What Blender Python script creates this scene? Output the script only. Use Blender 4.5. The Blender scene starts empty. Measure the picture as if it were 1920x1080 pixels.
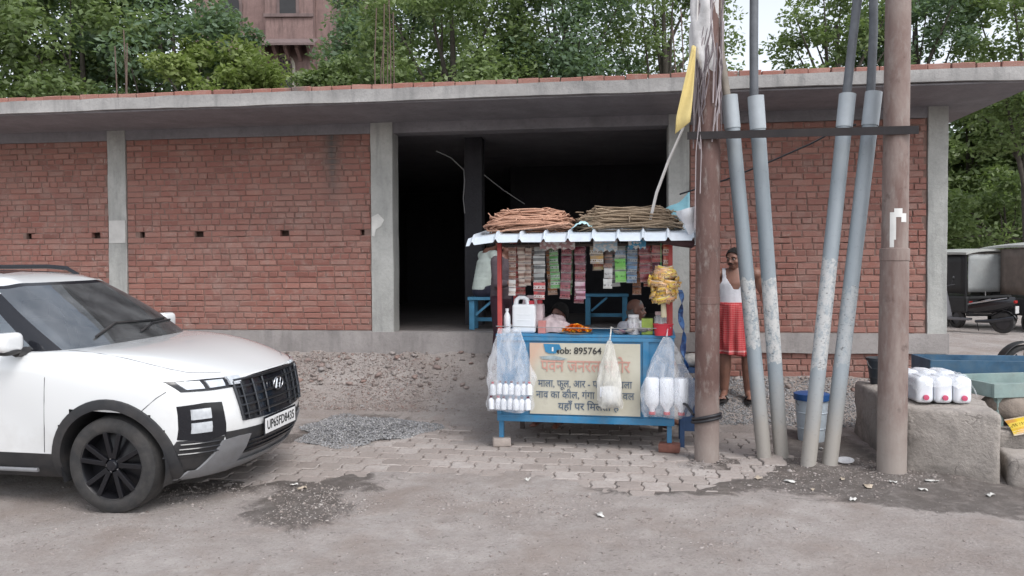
import bpy, bmesh, math, random
import numpy as np
from mathutils import Vector, Matrix, Euler
from mathutils.bvhtree import BVHTree

R = math.radians
random.seed(7)
rng = np.random.default_rng(7)
scene = bpy.context.scene
COL = scene.collection

# ------------------------------------------------------------------ camera, sky, sun, exposure
cam_d = bpy.data.cameras.new("camera")
cam = bpy.data.objects.new("camera", cam_d)
COL.objects.link(cam)
cam_d.sensor_width = 36.0
cam_d.lens = 36.0 * 1450.0 / 1920.0
cam_d.clip_start = 0.05
cam_d.clip_end = 2000.0
cam.location = (0, 0, 1.70)
cam.rotation_euler = (Matrix.Rotation(R(90) - math.atan(32 / 1450), 4, 'X') @ Matrix.Rotation(-0.0047, 4, 'Z')).to_euler()
scene.camera = cam

SUN_EL, SUN_AZ = R(52), R(148)          # azimuth clockwise from +Y
world = bpy.data.worlds.new("World")
scene.world = world
world.use_nodes = True
wn = world.node_tree
wn.nodes.clear()
w_out = wn.nodes.new("ShaderNodeOutputWorld")
w_bg = wn.nodes.new("ShaderNodeBackground")
w_sky = wn.nodes.new("ShaderNodeTexSky")
w_sky.sky_type = 'NISHITA'
w_sky.sun_disc = False
w_sky.sun_elevation = SUN_EL
w_sky.sun_rotation = SUN_AZ
w_sky.altitude = 80
w_sky.air_density = 1.0
w_sky.dust_density = 2.0
w_sky.ozone_density = 1.0
w_hsv = wn.nodes.new("ShaderNodeHueSaturation")
w_hsv.inputs["Saturation"].default_value = 0.30
w_bg.inputs["Strength"].default_value = 0.15
wn.links.new(w_sky.outputs[0], w_hsv.inputs["Color"])
wn.links.new(w_hsv.outputs[0], w_bg.inputs[0])
wn.links.new(w_bg.outputs[0], w_out.inputs[0])

sun_d = bpy.data.lights.new("sun", 'SUN')
sun_d.energy = 0.85
sun_d.angle = R(24)
sun_d.color = (1.0, 0.975, 0.955)
sun = bpy.data.objects.new("sun", sun_d)
COL.objects.link(sun)
sd = Vector((math.sin(SUN_AZ) * math.cos(SUN_EL), math.cos(SUN_AZ) * math.cos(SUN_EL), math.sin(SUN_EL)))
sun.rotation_euler = sd.to_track_quat('Z', 'Y').to_euler()
sun.location = sd * 40

vs = scene.view_settings
vs.view_transform = 'Standard'
vs.look = 'None'
vs.exposure = 0.90
vs.gamma = 1.0
vs.use_curve_mapping = False
scene.cycles.use_denoising = True
scene.cycles.max_bounces = 7
scene.cycles.diffuse_bounces = 4
scene.cycles.glossy_bounces = 3
scene.cycles.transmission_bounces = 5
scene.cycles.transparent_max_bounces = 14
scene.cycles.sample_clamp_indirect = 6.0
scene.cycles.caustics_reflective = False
scene.cycles.caustics_refractive = False

# ------------------------------------------------------------------ materials
def lin(r, g, b):
    return tuple(((c / 255) / 12.92 if c / 255 <= 0.04045 else ((c / 255 + 0.055) / 1.055) ** 2.4) for c in (r, g, b))

class NT:
    def __init__(self, name):
        self.m = bpy.data.materials.new(name)
        self.m.use_nodes = True
        self.t = self.m.node_tree
        self.b = self.t.nodes["Principled BSDF"]
        self.out = self.t.nodes["Material Output"]
    def n(self, typ, **kw):
        x = self.t.nodes.new(typ)
        for k, v in kw.items():
            setattr(x, k, v)
        return x
    def l(self, a, b):
        self.t.links.new(a, b)
    def math(self, op, a, b=None, clamp=False):
        x = self.n("ShaderNodeMath", operation=op)
        x.use_clamp = clamp
        for i, v in enumerate((a, b)):
            if v is None:
                continue
            if isinstance(v, (int, float)):
                x.inputs[i].default_value = v
            else:
                self.l(v, x.inputs[i])
        return x.outputs[0]
    def noise(self, scale, detail=5, rough=0.55, vec=None, dist=0.0):
        x = self.n("ShaderNodeTexNoise")
        x.inputs["Scale"].default_value = scale
        x.inputs["Detail"].default_value = detail
        x.inputs["Roughness"].default_value = rough
        x.inputs["Distortion"].default_value = dist
        if vec is not None:
            self.l(vec, x.inputs["Vector"])
        return x.outputs["Fac"]
    def ramp(self, fac, stops, interp='LINEAR'):
        x = self.n("ShaderNodeValToRGB")
        x.color_ramp.interpolation = interp
        el = x.color_ramp.elements
        while len(el) < len(stops):
            el.new(0.5)
        for e, (p, c) in zip(el, stops):
            e.position = p
            e.color = (c[0], c[1], c[2], 1) if not isinstance(c, (int, float)) else (c, c, c, 1)
        self.l(fac, x.inputs[0])
        return x.outputs[0]
    def mix(self, fac, a, b, mode='MIX'):
        x = self.n("ShaderNodeMixRGB", blend_type=mode)
        for i, v in enumerate((fac, a, b)):
            if isinstance(v, (int, float)):
                x.inputs[i].default_value = v if i == 0 else (v, v, v, 1)
            elif isinstance(v, tuple):
                x.inputs[i].default_value = (v[0], v[1], v[2], 1)
            else:
                self.l(v, x.inputs[i])
        return x.outputs[0]
    def coord(self, which="Object"):
        return self.n("ShaderNodeTexCoord").outputs[which]
    def pos(self):
        return self.n("ShaderNodeNewGeometry").outputs["Position"]
    def sep(self, v):
        x = self.n("ShaderNodeSeparateXYZ")
        self.l(v, x.inputs[0])
        return x.outputs
    def mapping(self, vec, scale=(1, 1, 1), rot=(0, 0, 0), loc=(0, 0, 0)):
        x = self.n("ShaderNodeMapping")
        x.inputs["Scale"].default_value = scale
        x.inputs["Rotation"].default_value = rot
        x.inputs["Location"].default_value = loc
        self.l(vec, x.inputs["Vector"])
        return x.outputs[0]
    def bump(self, h, strength=0.3, dist=0.01):
        x = self.n("ShaderNodeBump")
        x.inputs["Strength"].default_value = strength
        x.inputs["Distance"].default_value = dist
        self.l(h, x.inputs["Height"])
        self.l(x.outputs[0], self.b.inputs["Normal"])
    def base(self, c):
        if isinstance(c, tuple):
            self.b.inputs["Base Color"].default_value = (c[0], c[1], c[2], 1)
        else:
            self.l(c, self.b.inputs["Base Color"])
    def set(self, **kw):
        for k, v in kw.items():
            self.b.inputs[k.replace("_", " ")].default_value = v
        return self

MATS = {}
def pm(name, col, rough=0.6, var=0.18, scale=6.0, bump=0.15, bscale=30.0, bdist=0.004, metal=0.0, dirt=0.0, dcol=(0.16, 0.13, 0.11), dscale=3.0, **kw):
    """a plain painted / moulded surface: base colour with blotches, optional dirt, fine relief"""
    if name in MATS:
        return MATS[name]
    t = NT(name)
    v = t.coord()
    f = t.noise(scale, 6, 0.6, v)
    lo = tuple(c * (1 - var) for c in col)
    hi = tuple(min(1, c * (1 + var)) for c in col)
    c = t.ramp(f, [(0.3, lo), (0.7, hi)])
    if dirt > 0:
        d = t.ramp(t.noise(dscale, 8, 0.65, v, 0.4), [(0.52 - dirt * 0.3, 0.0), (0.75, dirt)])
        c = t.mix(d, c, dcol)
    t.base(c)
    t.set(Roughness=rough, Metallic=metal)
    if bump > 0:
        t.bump(t.noise(bscale, 5, 0.6, v), bump, bdist)
    for k, v2 in kw.items():
        t.b.inputs[k.replace("_", " ")].default_value = v2
    MATS[name] = t.m
    return t.m

# ------------------------------------------------------------------ mesh helpers
def fast_mesh(name, verts, faces_flat, nper):
    """verts (N,3) array, faces (M,nper) array"""
    me = bpy.data.meshes.new(name)
    verts = np.asarray(verts, np.float32)
    faces_flat = np.asarray(faces_flat, np.int32)
    m = len(faces_flat)
    me.vertices.add(len(verts))
    me.vertices.foreach_set("co", verts.ravel())
    me.loops.add(m * nper)
    me.loops.foreach_set("vertex_index", faces_flat.ravel())
    me.polygons.add(m)
    me.polygons.foreach_set("loop_start", np.arange(0, m * nper, nper, dtype=np.int32))
    me.update(calc_edges=True)
    return me

def link(name, me, mat=None, parent=None, loc=None, rot=None):
    o = bpy.data.objects.new(name, me)
    COL.objects.link(o)
    if mat is not None and me is not None:
        me.materials.clear()
        me.materials.append(mat)
    if parent is not None:
        o.parent = parent
    if loc is not None:
        o.location = loc
    if rot is not None:
        o.rotation_euler = rot
    return o

def tag(o, label=None, cat=None, group=None, kind=None):
    if label:
        o["label"] = label
    if cat:
        o["category"] = cat
    if group:
        o["group"] = group
    if kind:
        o["kind"] = kind
    return o

def thing(name, label, cat, loc=(0, 0, 0), rot=(0, 0, 0), group=None):
    o = bpy.data.objects.new(name, None)
    COL.objects.link(o)
    o.empty_display_size = 0.1
    o.location = loc
    o.rotation_euler = rot if not isinstance(rot, (int, float)) else (0, 0, rot)
    return tag(o, label, cat, group)

class MB:
    def __init__(self):
        self.v = []
        self.f = []
    def add(self, vs, fs):
        b = len(self.v)
        self.v += [tuple(p) for p in vs]
        self.f += [tuple(i + b for i in f) for f in fs]
        return self
    def box(self, c, s, rot=None):
        hx, hy, hz = s[0] / 2, s[1] / 2, s[2] / 2
        P = [Vector((x, y, z)) for z in (-hz, hz) for y in (-hy, hy) for x in (-hx, hx)]
        if rot is not None:
            M = Matrix.Rotation(rot, 3, 'Z') if isinstance(rot, (int, float)) else rot
            P = [M @ p for p in P]
        c = Vector(c)
        return self.add([p + c for p in P], [(0, 2, 3, 1), (4, 5, 7, 6), (0, 1, 5, 4), (2, 6, 7, 3), (0, 4, 6, 2), (1, 3, 7, 5)])
    def bar(self, a, b, w, h, up=(0, 0, 1)):
        a, b = Vector(a), Vector(b)
        d = (b - a)
        x = d.normalized()
        y = Vector(up).cross(x)
        if y.length < 1e-4:
            y = Vector((1, 0, 0)).cross(x)
        y.normalize()
        z = x.cross(y)
        M = Matrix((x, y, z)).transposed()
        return self.box((a + b) / 2, (d.length, w, h), M)
    def tube(self, path, r, seg=8, cap=True, flat=1.0, up=None):
        path = [Vector(p) for p in path]
        n = len(path)
        rr = [r] * n if isinstance(r, (int, float)) else list(r)
        t0 = (path[1] - path[0]).normalized()
        ref = Vector(up) if up else (Vector((0, 0, 1)) if abs(t0.z) < 0.9 else Vector((1, 0, 0)))
        u = t0.cross(ref).normalized()
        vs, fs = [], []
        for i, p in enumerate(path):
            t = (path[min(i + 1, n - 1)] - path[max(i - 1, 0)])
            if t.length < 1e-9:
                t = t0
            t.normalize()
            u = (u - t * u.dot(t))
            if u.length < 1e-6:
                u = t.orthogonal()
            u.normalize()
            w = t.cross(u)
            for k in range(seg):
                a = 2 * math.pi * k / seg
                vs.append(p + u * math.cos(a) * rr[i] + w * math.sin(a) * rr[i] * flat)
        for i in range(n - 1):
            for k in range(seg):
                k2 = (k + 1) % seg
                fs.append((i * seg + k, i * seg + k2, (i + 1) * seg + k2, (i + 1) * seg + k))
        if cap:
            fs.append(tuple(reversed(range(seg))))
            fs.append(tuple(range((n - 1) * seg, n * seg)))
        return self.add(vs, fs)
    def lathe(self, prof, seg=24, c=(0, 0, 0), M=None, sx=1.0, sy=1.0, cap=True):
        c = Vector(c)
        vs, fs = [], []
        n = len(prof)
        for (r, z) in prof:
            for k in range(seg):
                a = 2 * math.pi * k / seg
                p = Vector((r * math.cos(a) * sx, r * math.sin(a) * sy, z))
                vs.append((M @ p if M is not None else p) + c)
        for i in range(n - 1):
            for k in range(seg):
                k2 = (k + 1) % seg
                fs.append((i * seg + k, i * seg + k2, (i + 1) * seg + k2, (i + 1) * seg + k))
        if cap:
            if prof[0][0] > 1e-5:
                fs.append(tuple(reversed(range(seg))))
            if prof[-1][0] > 1e-5:
                fs.append(tuple(range((n - 1) * seg, n * seg)))
        return self.add(vs, fs)
    def ball(self, c, r, seg=14, ring=9, M=None):
        if isinstance(r, (int, float)):
            r = (r, r, r)
        c = Vector(c)
        vs, fs = [], []
        for i in range(ring + 1):
            th = math.pi * i / ring
            for k in range(seg):
                a = 2 * math.pi * k / seg
                p = Vector((r[0] * math.sin(th) * math.cos(a), r[1] * math.sin(th) * math.sin(a), -r[2] * math.cos(th)))
                vs.append((M @ p if M is not None else p) + c)
        for i in range(ring):
            for k in range(seg):
                k2 = (k + 1) % seg
                fs.append((i * seg + k, i * seg + k2, (i + 1) * seg + k2, (i + 1) * seg + k))
        return self.add(vs, fs)
    def capsule(self, a, b, ra, rb, seg=12):
        a, b = Vector(a), Vector(b)
        d = (b - a).normalized()
        path, rr = [], []
        for t in (90, 60, 30):
            path.append(a - d * ra * math.sin(R(t))); rr.append(max(1e-4, ra * math.cos(R(t))))
        for k in range(5):
            path.append(a.lerp(b, k / 4)); rr.append(ra + (rb - ra) * k / 4)
        for t in (30, 60, 90):
            path.append(b + d * rb * math.sin(R(t))); rr.append(max(1e-4, rb * math.cos(R(t))))
        return self.tube(path, rr, seg)
    def grid(self, P, closed=False, flip=False):
        n, m = len(P), len(P[0])
        vs = [p for row in P for p in row]
        fs = []
        for i in range(n - 1):
            for j in range(m if closed else m - 1):
                j2 = (j + 1) % m
                q = (i * m + j, i * m + j2, (i + 1) * m + j2, (i + 1) * m + j)
                fs.append(tuple(reversed(q)) if flip else q)
        return self.add(vs, fs)
    def prism(self, poly, z0, z1, axis='z'):
        n = len(poly)
        def P(a, b, z):
            return (a, b, z) if axis == 'z' else ((a, z, b) if axis == 'y' else (z, a, b))
        vs = [P(a, b, z0) for a, b in poly] + [P(a, b, z1) for a, b in poly]
        fs = [tuple(reversed(range(n))), tuple(range(n, 2 * n))]
        for i in range(n):
            j = (i + 1) % n
            fs.append((i, j, n + j, n + i))
        return self.add(vs, fs)
    def mesh(self, name, smooth=None, bevel=0.0, seg=2, weld=False, jitter=0.0, subdiv=0):
        me = bpy.data.meshes.new(name)
        me.from_pydata(self.v, [], self.f)
        bm = bmesh.new()
        bm.from_mesh(me)
        if weld:
            bmesh.ops.remove_doubles(bm, verts=bm.verts, dist=1e-5)
        if bevel > 0:
            es = [e for e in bm.edges if len(e.link_faces) == 2 and e.calc_face_angle(0) > 0.4]
            bmesh.ops.bevel(bm, geom=es, offset=bevel, segments=seg, affect='EDGES', clamp_overlap=True, profile=0.6)
        if subdiv:
            bmesh.ops.subdivide_edges(bm, edges=bm.edges, cuts=subdiv, use_grid_fill=True)
        if jitter > 0:
            for v in bm.verts:
                v.co += Vector((random.uniform(-1, 1), random.uniform(-1, 1), random.uniform(-1, 1))) * jitter
        bmesh.ops.recalc_face_normals(bm, faces=bm.faces)
        bm.to_mesh(me)
        bm.free()
        if smooth is not None:
            me.polygons.foreach_set("use_smooth", [True] * len(me.polygons))
            if smooth < 180:
                me.set_sharp_from_angle(angle=R(smooth))
        return me
    def build(self, name, mat, parent=None, smooth=35, loc=None, rot=None, **kw):
        return link(name, self.mesh(name, smooth, **kw), mat, parent, loc, rot)

def copy_tree(o, parent=None):
    c = o.copy()
    COL.objects.link(c)
    if parent is not None:
        c.parent = parent
    for ch in list(o.children):
        copy_tree(ch, c)
    return c

def text(name, body, size, mat, parent, loc, rot=(R(90), 0, 0), extr=0.0006, sx=1.0, bold=0.0, align='CENTER'):
    cu = bpy.data.curves.new(name, 'FONT')
    cu.body = body
    cu.size = size
    cu.align_x = align
    cu.align_y = 'CENTER'
    cu.extrude = extr
    cu.offset = bold
    cu.resolution_u = 3
    cu.materials.append(mat)
    o = bpy.data.objects.new(name, cu)
    COL.objects.link(o)
    bpy.context.view_layer.update()
    dg = bpy.context.evaluated_depsgraph_get()
    me = bpy.data.meshes.new_from_object(o.evaluated_get(dg))
    bpy.data.objects.remove(o)
    me.name = name
    o = link(name, me, mat, parent, loc, rot)
    o.scale = (sx, 1, 1)
    return o

# smooth value noise for python side displacement
_perm = rng.random((64, 64, 16))
def vnoise(x, y, z=0.0):
    x, y, z = np.asarray(x, float), np.asarray(y, float), np.asarray(z, float)
    xi, yi, zi = np.floor(x).astype(int), np.floor(y).astype(int), np.floor(z).astype(int)
    fx, fy, fz = x - xi, y - yi, z - zi
    fx, fy, fz = fx * fx * (3 - 2 * fx), fy * fy * (3 - 2 * fy), fz * fz * (3 - 2 * fz)
    r = 0
    for dx in (0, 1):
        for dy in (0, 1):
            for dz in (0, 1):
                w = (fx if dx else 1 - fx) * (fy if dy else 1 - fy) * (fz if dz else 1 - fz)
                r = r + w * _perm[(xi + dx) % 64, (yi + dy) % 64, (zi + dz) % 16]
    return r
def fbm(x, y, o=4, z=0.0):
    r, a, s = 0, 0.5, 1.0
    for k in range(o):
        r = r + a * (vnoise(x * s + 17 * k, y * s + 9 * k, z * s) - 0.5)
        a *= 0.5
        s *= 2.03
    return r
# ------------------------------------------------------------------ the place's own axes: the facade
FA = R(7.25)
FU = np.array([math.cos(FA), -math.sin(FA)])
FN = np.array([-math.sin(FA), -math.cos(FA)])
F0 = np.array([-6.03, 10.50])
def fac(s, d, z=0.0):
    p = F0 + FU * s + FN * d
    return (float(p[0]), float(p[1]), z)
def smooth(a, b, x):
    t = np.clip((x - a) / (b - a), 0, 1)
    return t * t * (3 - 2 * t)

def ground_z(X, Y, fine=True):
    X, Y = np.asarray(X, float), np.asarray(Y, float)
    s = (X - F0[0]) * FU[0] + (Y - F0[1]) * FU[1]
    d = (X - F0[0]) * FN[0] + (Y - F0[1]) * FN[1]
    base = 0.02 * np.clip(Y - 5.4, -1.5, 1.6)
    left = np.interp(d, [-30, -0.2, 0.0, 0.25, 0.5, 0.9, 1.3, 1.9], [0.3, 0.66, 0.66, 0.50, 0.30, 0.09, 0.02, 0.0])
    right = np.interp(d, [-30, -0.2, 0.0, 0.3, 0.65, 1.2, 1.8], [0.3, 0.40, 0.38, 0.30, 0.21, 0.06, 0.0])
    lot = np.interp(d, [-12, -6, 0.0, 1.2], [0.30, 0.30, 0.16, 0.0])
    w1 = smooth(7.6, 8.6, s)
    w2 = smooth(11.15, 11.6, s)
    z = left * (1 - w1) + right * w1
    z = z * (1 - w2) + lot * w2
    near = np.clip(z, 0, 0.7)
    z = z + base + fbm(X * 0.9, Y * 0.9, 3) * 0.03
    for (bx, by, br) in ((1.69, 6.71, .20), (3.09, 6.28, .22), (2.22, 6.77, .13), (2.375, 6.79, .13), (2.475, 6.47, .13), (2.655, 6.47, .13), (3.55, 6.15, .2)):
        z = z + 0.035 * np.exp(-((X - bx) ** 2 + (Y - by) ** 2) / (br * br))
    if fine:
        z = z + fbm(X * 4, Y * 4, 4) * (0.030 + near * 0.11) + fbm(X * 13 + 5, Y * 13, 3) * (0.013 + near * 0.05)
    return z
def gz(x, y):
    return float(ground_z(np.array([x]), np.array([y]))[0])

# where the brick pavers lie bare of dirt
def paver_mask(X, Y):
    X, Y = np.asarray(X, float), np.asarray(Y, float)
    m = np.full(X.shape, -1.0)
    for (cx, cy, rx, ry, a) in ((-1.45, 7.05, 1.5, 0.55, -0.1), (-0.95, 7.75, 0.5, 0.8, -0.3), (1.05, 7.5, 0.85, 0.95, 0.0), (1.20, 6.75, 0.75, 0.8, 0.2), (1.95, 7.35, 0.42, 0.72, 0.1), (0.20, 7.0, 0.95, 0.62, 0.0), (-2.3, 6.75, 1.0, 0.5, -0.1)):
        c, s_ = math.cos(a), math.sin(a)
        dx, dy = X - cx, Y - cy
        u, v = (dx * c + dy * s_) / rx, (-dx * s_ + dy * c) / ry
        m = np.maximum(m, 1 - np.sqrt(u * u + v * v))
    return m + fbm(X * 2.2 + 3, Y * 2.2, 3) * 1.5

# ------------------------------------------------------------------ ground
def make_ground():
    xs = np.concatenate([-np.geomspace(600, 9.2, 26), np.arange(-9, 9.001, 0.05), np.geomspace(9.2, 600, 26)])
    ys = np.concatenate([-np.geomspace(300, 0.2, 14), np.arange(0.2, 4.4, 0.15), np.arange(4.4, 11.6, 0.045), np.geomspace(11.7, 800, 30)])
    X, Y = np.meshgrid(xs, ys)
    Z = ground_z(X, Y)
    pmk = paver_mask(X, Y)
    Z = Z - 0.014 * smooth(-0.02, 0.10, pmk)
    n, m = X.shape
    V = np.stack([X, Y, Z], -1).reshape(-1, 3)
    i = np.arange(n - 1)[:, None] * m + np.arange(m - 1)[None, :]
    Fq = np.stack([i, i + 1, i + m + 1, i + m], -1).reshape(-1, 4)
    me = fast_mesh("ground", V, Fq, 4)
    me.polygons.foreach_set("use_smooth", [True] * len(me.polygons))
    t = NT("dusty_ground")
    p = t.pos()
    n1 = t.noise(0.8, 8, 0.62, p, 0.3)
    n2 = t.noise(5.5, 8, 0.68, p, 0.2)
    n3 = t.noise(42, 6, 0.7, p)
    c = t.ramp(n1, [(0.30, (0.262, 0.226, 0.206)), (0.50, (0.350, 0.316, 0.296)), (0.72, (0.435, 0.402, 0.382))])
    c = t.mix(t.ramp(n2, [(0.36, 0.0), (0.66, 0.55)]), c, (0.225, 0.188, 0.174))
    c = t.mix(t.ramp(n3, [(0.42, 0.0), (0.70, 0.40)]), c, (0.46, 0.425, 0.40))
    c = t.mix(t.ramp(t.noise(24, 3, 0.55, p, 0.5), [(0.63, 0.0), (0.70, 0.6)]), c, (0.14, 0.115, 0.105))
    c = t.mix(t.ramp(t.noise(95, 3, 0.6, p), [(0.60, 0.0), (0.68, 0.55)]), c, (0.17, 0.145, 0.135))
    # patches of spilt earth, reddish near the wall
    sx = t.sep(p)
    red = t.ramp(t.noise(1.7, 6, 0.6, p, 0.4), [(0.47, 0.0), (0.66, 0.55)])
    c = t.mix(red, c, (0.250, 0.200, 0.172))
    # damp stains: ellipses with ragged rims
    wet = None
    blobs = [(1.45, 6.08, 0.95, 0.30, 0.08), (1.25, 6.05, 0.55, 0.22, 0.0), (2.75, 6.05, 1.15, 0.55, -0.25), (2.2, 6.55, 0.55, 0.4, 0.0), (3.7, 5.75, 0.9, 0.35, -0.35), (2.55, 6.95, 0.75, 0.75, 0.0), (3.1, 5.55, 0.9, 0.22, -0.3), (2.25, 6.35, 0.5, 0.35, 0.0), (3.0, 7.3, 0.35, 0.8, 0.0),
             (3.9, 5.55, 0.7, 0.3, -0.4), (-1.55, 6.15, 0.55, 0.42, 0.3), (-1.55, 5.55, 0.42, 0.55, 0.2), (-2.35, 6.25, 0.9, 0.45, 0.0), (-1.62, 8.1, 0.78, 0.72, 0.0), (-2.2, 7.6, 0.5, 0.4, 0.5)]
    dn = t.math('MULTIPLY', t.math('SUBTRACT', t.noise(2.8, 10, 0.76, p, 0.8), 0.5), 2.3)
    for (cx, cy, rx, ry, a) in blobs:
        ca, sa = math.cos(a), math.sin(a)
        u = t.math('ADD', t.math('MULTIPLY', t.math('SUBTRACT', sx[0], cx), ca / rx), t.math('MULTIPLY', t.math('SUBTRACT', sx[1], cy), sa / rx))
        v = t.math('ADD', t.math('MULTIPLY', t.math('SUBTRACT', sx[0], cx), -sa / ry), t.math('MULTIPLY', t.math('SUBTRACT', sx[1], cy), ca / ry))
        r = t.math('SQRT', t.math('ADD', t.math('MULTIPLY', u, u), t.math('MULTIPLY', v, v)))
        k = t.math('SUBTRACT', 1.0, r)
        wet = k if wet is None else t.math('MAXIMUM', wet, k)
    wet = t.math('ADD', wet, dn)
    wm = t.math('MULTIPLY', t.ramp(wet, [(0.0, 0.0), (0.26, 1.0)]), t.ramp(t.noise(7.5, 9, 0.78, p, 0.5), [(0.30, 0.45), (0.52, 1.0)]))
    c = t.mix(t.math('MULTIPLY', wm, 0.86), c, (0.085, 0.072, 0.064))
    t.base(c)
    t.l(t.math('SUBTRACT', 0.95, t.math('MULTIPLY', wm, 0.20)), t.b.inputs["Roughness"])
    h = t.math('ADD', t.math('MULTIPLY', n3, 0.5), t.math('ADD', t.math('MULTIPLY', n2, 0.8), t.math('MULTIPLY', t.noise(140, 4, 0.7, p), 0.25)))
    t.bump(h, 0.9, 0.03)
    o = link("ground", me, t.m)
    tag(o, kind="structure")
    return o
make_ground()

def stone_mesh(name, pts, sizes, mat, flat=0.7, big=False, seed=3, parent=None):
    """many small stones joined: stuff nobody could count"""
    g = np.random.default_rng(seed)
    if big:
        ph = (1 + 5 ** 0.5) / 2
        base = np.array([(-1, ph, 0), (1, ph, 0), (-1, -ph, 0), (1, -ph, 0), (0, -1, ph), (0, 1, ph), (0, -1, -ph), (0, 1, -ph), (ph, 0, -1), (ph, 0, 1), (-ph, 0, -1), (-ph, 0, 1)], float) / 1.9
        F = np.array([(0, 11, 5), (0, 5, 1), (0, 1, 7), (0, 7, 10), (0, 10, 11), (1, 5, 9), (5, 11, 4), (11, 10, 2), (10, 7, 6), (7, 1, 8), (3, 9, 4), (3, 4, 2), (3, 2, 6), (3, 6, 8), (3, 8, 9), (4, 9, 5), (2, 4, 11), (6, 2, 10), (8, 6, 7), (9, 8, 1)])
    else:
        base = np.array([(1, 0, 0), (-1, 0, 0), (0, 1, 0), (0, -1, 0), (0, 0, 1), (0, 0, -1)], float)
        F = np.array([(0, 2, 4), (2, 1, 4), (1, 3, 4), (3, 0, 4), (2, 0, 5), (1, 2, 5), (3, 1, 5), (0, 3, 5)])
    N, k = len(pts), len(base)
    V = base[None] * (1 + g.uniform(-0.38, 0.38, (N, k, 1))) + g.uniform(-0.22, 0.22, (N, k, 3))
    q = g.normal(size=(N, 4))
    q /= np.linalg.norm(q, axis=1, keepdims=True)
    w, x, y, z = q.T
    M = np.stack([1 - 2 * (y * y + z * z), 2 * (x * y - z * w), 2 * (x * z + y * w), 2 * (x * y + z * w), 1 - 2 * (x * x + z * z), 2 * (y * z - x * w), 2 * (x * z - y * w), 2 * (y * z + x * w), 1 - 2 * (x * x + y * y)], -1).reshape(N, 3, 3)
    V = np.einsum('nij,nkj->nki', M, V * np.array([1, 0.8, 0.65]))
    V[:, :, 2] *= flat
    V = V * (np.asarray(sizes)[:, None, None] / 2) + np.asarray(pts)[:, None, :]
    Fa = (F[None] + np.arange(N)[:, None, None] * k).reshape(-1, 3)
    me = fast_mesh(name, V.reshape(-1, 3), Fa, 3)
    return tag(link(name, me, mat, parent), kind="stuff")

def stone_mat(name, cols, rough=0.85):
    t = NT(name)
    g = t.n("ShaderNodeNewGeometry")
    c = t.ramp(g.outputs["Random Per Island"], [(i / (len(cols) - 1), k) for i, k in enumerate(cols)])
    c = t.mix(0.35, c, t.ramp(t.noise(60, 4, 0.6, g.outputs["Position"]), [(0.3, 0.12), (0.7, 0.5)]), 'OVERLAY')
    t.base(c)
    t.set(Roughness=rough)
    return t.m
M_GRAVEL = stone_mat("grey_gravel", [(0.16, 0.16, 0.165), (0.30, 0.30, 0.31), (0.42, 0.42, 0.43), (0.24, 0.235, 0.235), (0.52, 0.51, 0.50)])
M_RUBBLE = stone_mat("earthy_rubble", [(0.27, 0.235, 0.215), (0.36, 0.32, 0.30), (0.22, 0.17, 0.15), (0.42, 0.38, 0.36), (0.30, 0.20, 0.17), (0.36, 0.34, 0.33)])
M_PEBBLE = stone_mat("pale_pebbles", [(0.36, 0.32, 0.30), (0.48, 0.44, 0.41), (0.20, 0.17, 0.155), (0.38, 0.33, 0.30), (0.25, 0.21, 0.19)])

def scatter(n, fn, seed):
    g = np.random.default_rng(seed)
    P = fn(g, n)
    return P
def on_ground(XY, lift=0.0):
    z = ground_z(XY[:, 0], XY[:, 1])
    return np.concatenate([XY, (z + lift)[:, None]], 1)
def disc(cx, cy, rx, ry, n, g, p=0.62):
    a = g.uniform(0, 2 * math.pi, n)
    r = g.uniform(0, 1, n) ** p * (1 + 0.18 * np.sin(3 * a + 1) + 0.1 * np.sin(7 * a))
    return np.stack([cx + rx * r * np.cos(a), cy + ry * r * np.sin(a)], 1), r
def strip(s0, s1, d0, d1, n, g):
    s, d = g.uniform(s0, s1, n), g.uniform(d0, d1, n)
    return np.stack([F0[0] + FU[0] * s + FN[0] * d, F0[1] + FU[1] * s + FN[1] * d], 1)

g_ = np.random.default_rng(11)
XY, r_ = disc(-1.58, 8.05, 0.68, 0.66, 11500, g_)
P = on_ground(XY); P[:, 2] += 0.075 * np.clip(1 - r_, 0, 1) ** 0.8 * g_.uniform(0.2, 1.0, len(P)) + 0.002
tag(stone_mesh("gravel_patch", P, g_.uniform(0.016, 0.036, len(P)), M_GRAVEL), "round heap of grey stone chips spread on the pavers", "gravel")
XY = strip(2.3, 7.6, 0.05, 1.05, 15000, g_)
keep = (fbm(XY[:, 0] * 1.3, XY[:, 1] * 1.3, 3) + 0.05 - 0.30 * smooth(4.6, 5.8, (XY[:, 0] - F0[0]) * FU[0])) > g_.uniform(-0.25, 0.25, len(XY))
XY = XY[keep]
P = on_ground(XY, 0.002)
tag(stone_mesh("wall_rubble", P, g_.uniform(0.012, 0.042, len(P)) * np.where(g_.random(len(P)) > 0.96, 1.9, 1), M_RUBBLE, seed=4), "grey and reddish rubble chips banked against the brick wall", "rubble")
XY = strip(8.15, 11.3, 0.03, 1.35, 12000, g_)
keep = fbm(XY[:, 0] * 1.2 + 9, XY[:, 1] * 1.2, 3) + 0.16 - 0.30 * smooth(9.5, 10.4, (XY[:, 0] - F0[0]) * FU[0]) > g_.uniform(-0.2, 0.25, len(XY))
P = on_ground(XY[keep], 0.004)
tag(stone_mesh("loose_gravel", P, g_.uniform(0.014, 0.038, len(P)), M_GRAVEL, seed=5), "loose grey gravel under the feet of the man in red", "gravel")
XY1, _ = disc(-1.40, 5.62, 0.42, 0.55, 900, g_)
XY2, _ = disc(-2.2, 5.9, 0.6, 0.3, 350, g_)
XY3 = np.stack([g_.uniform(-4.5, 4.2, 7000), g_.uniform(3.6, 9.0, 7000)], 1)
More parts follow.
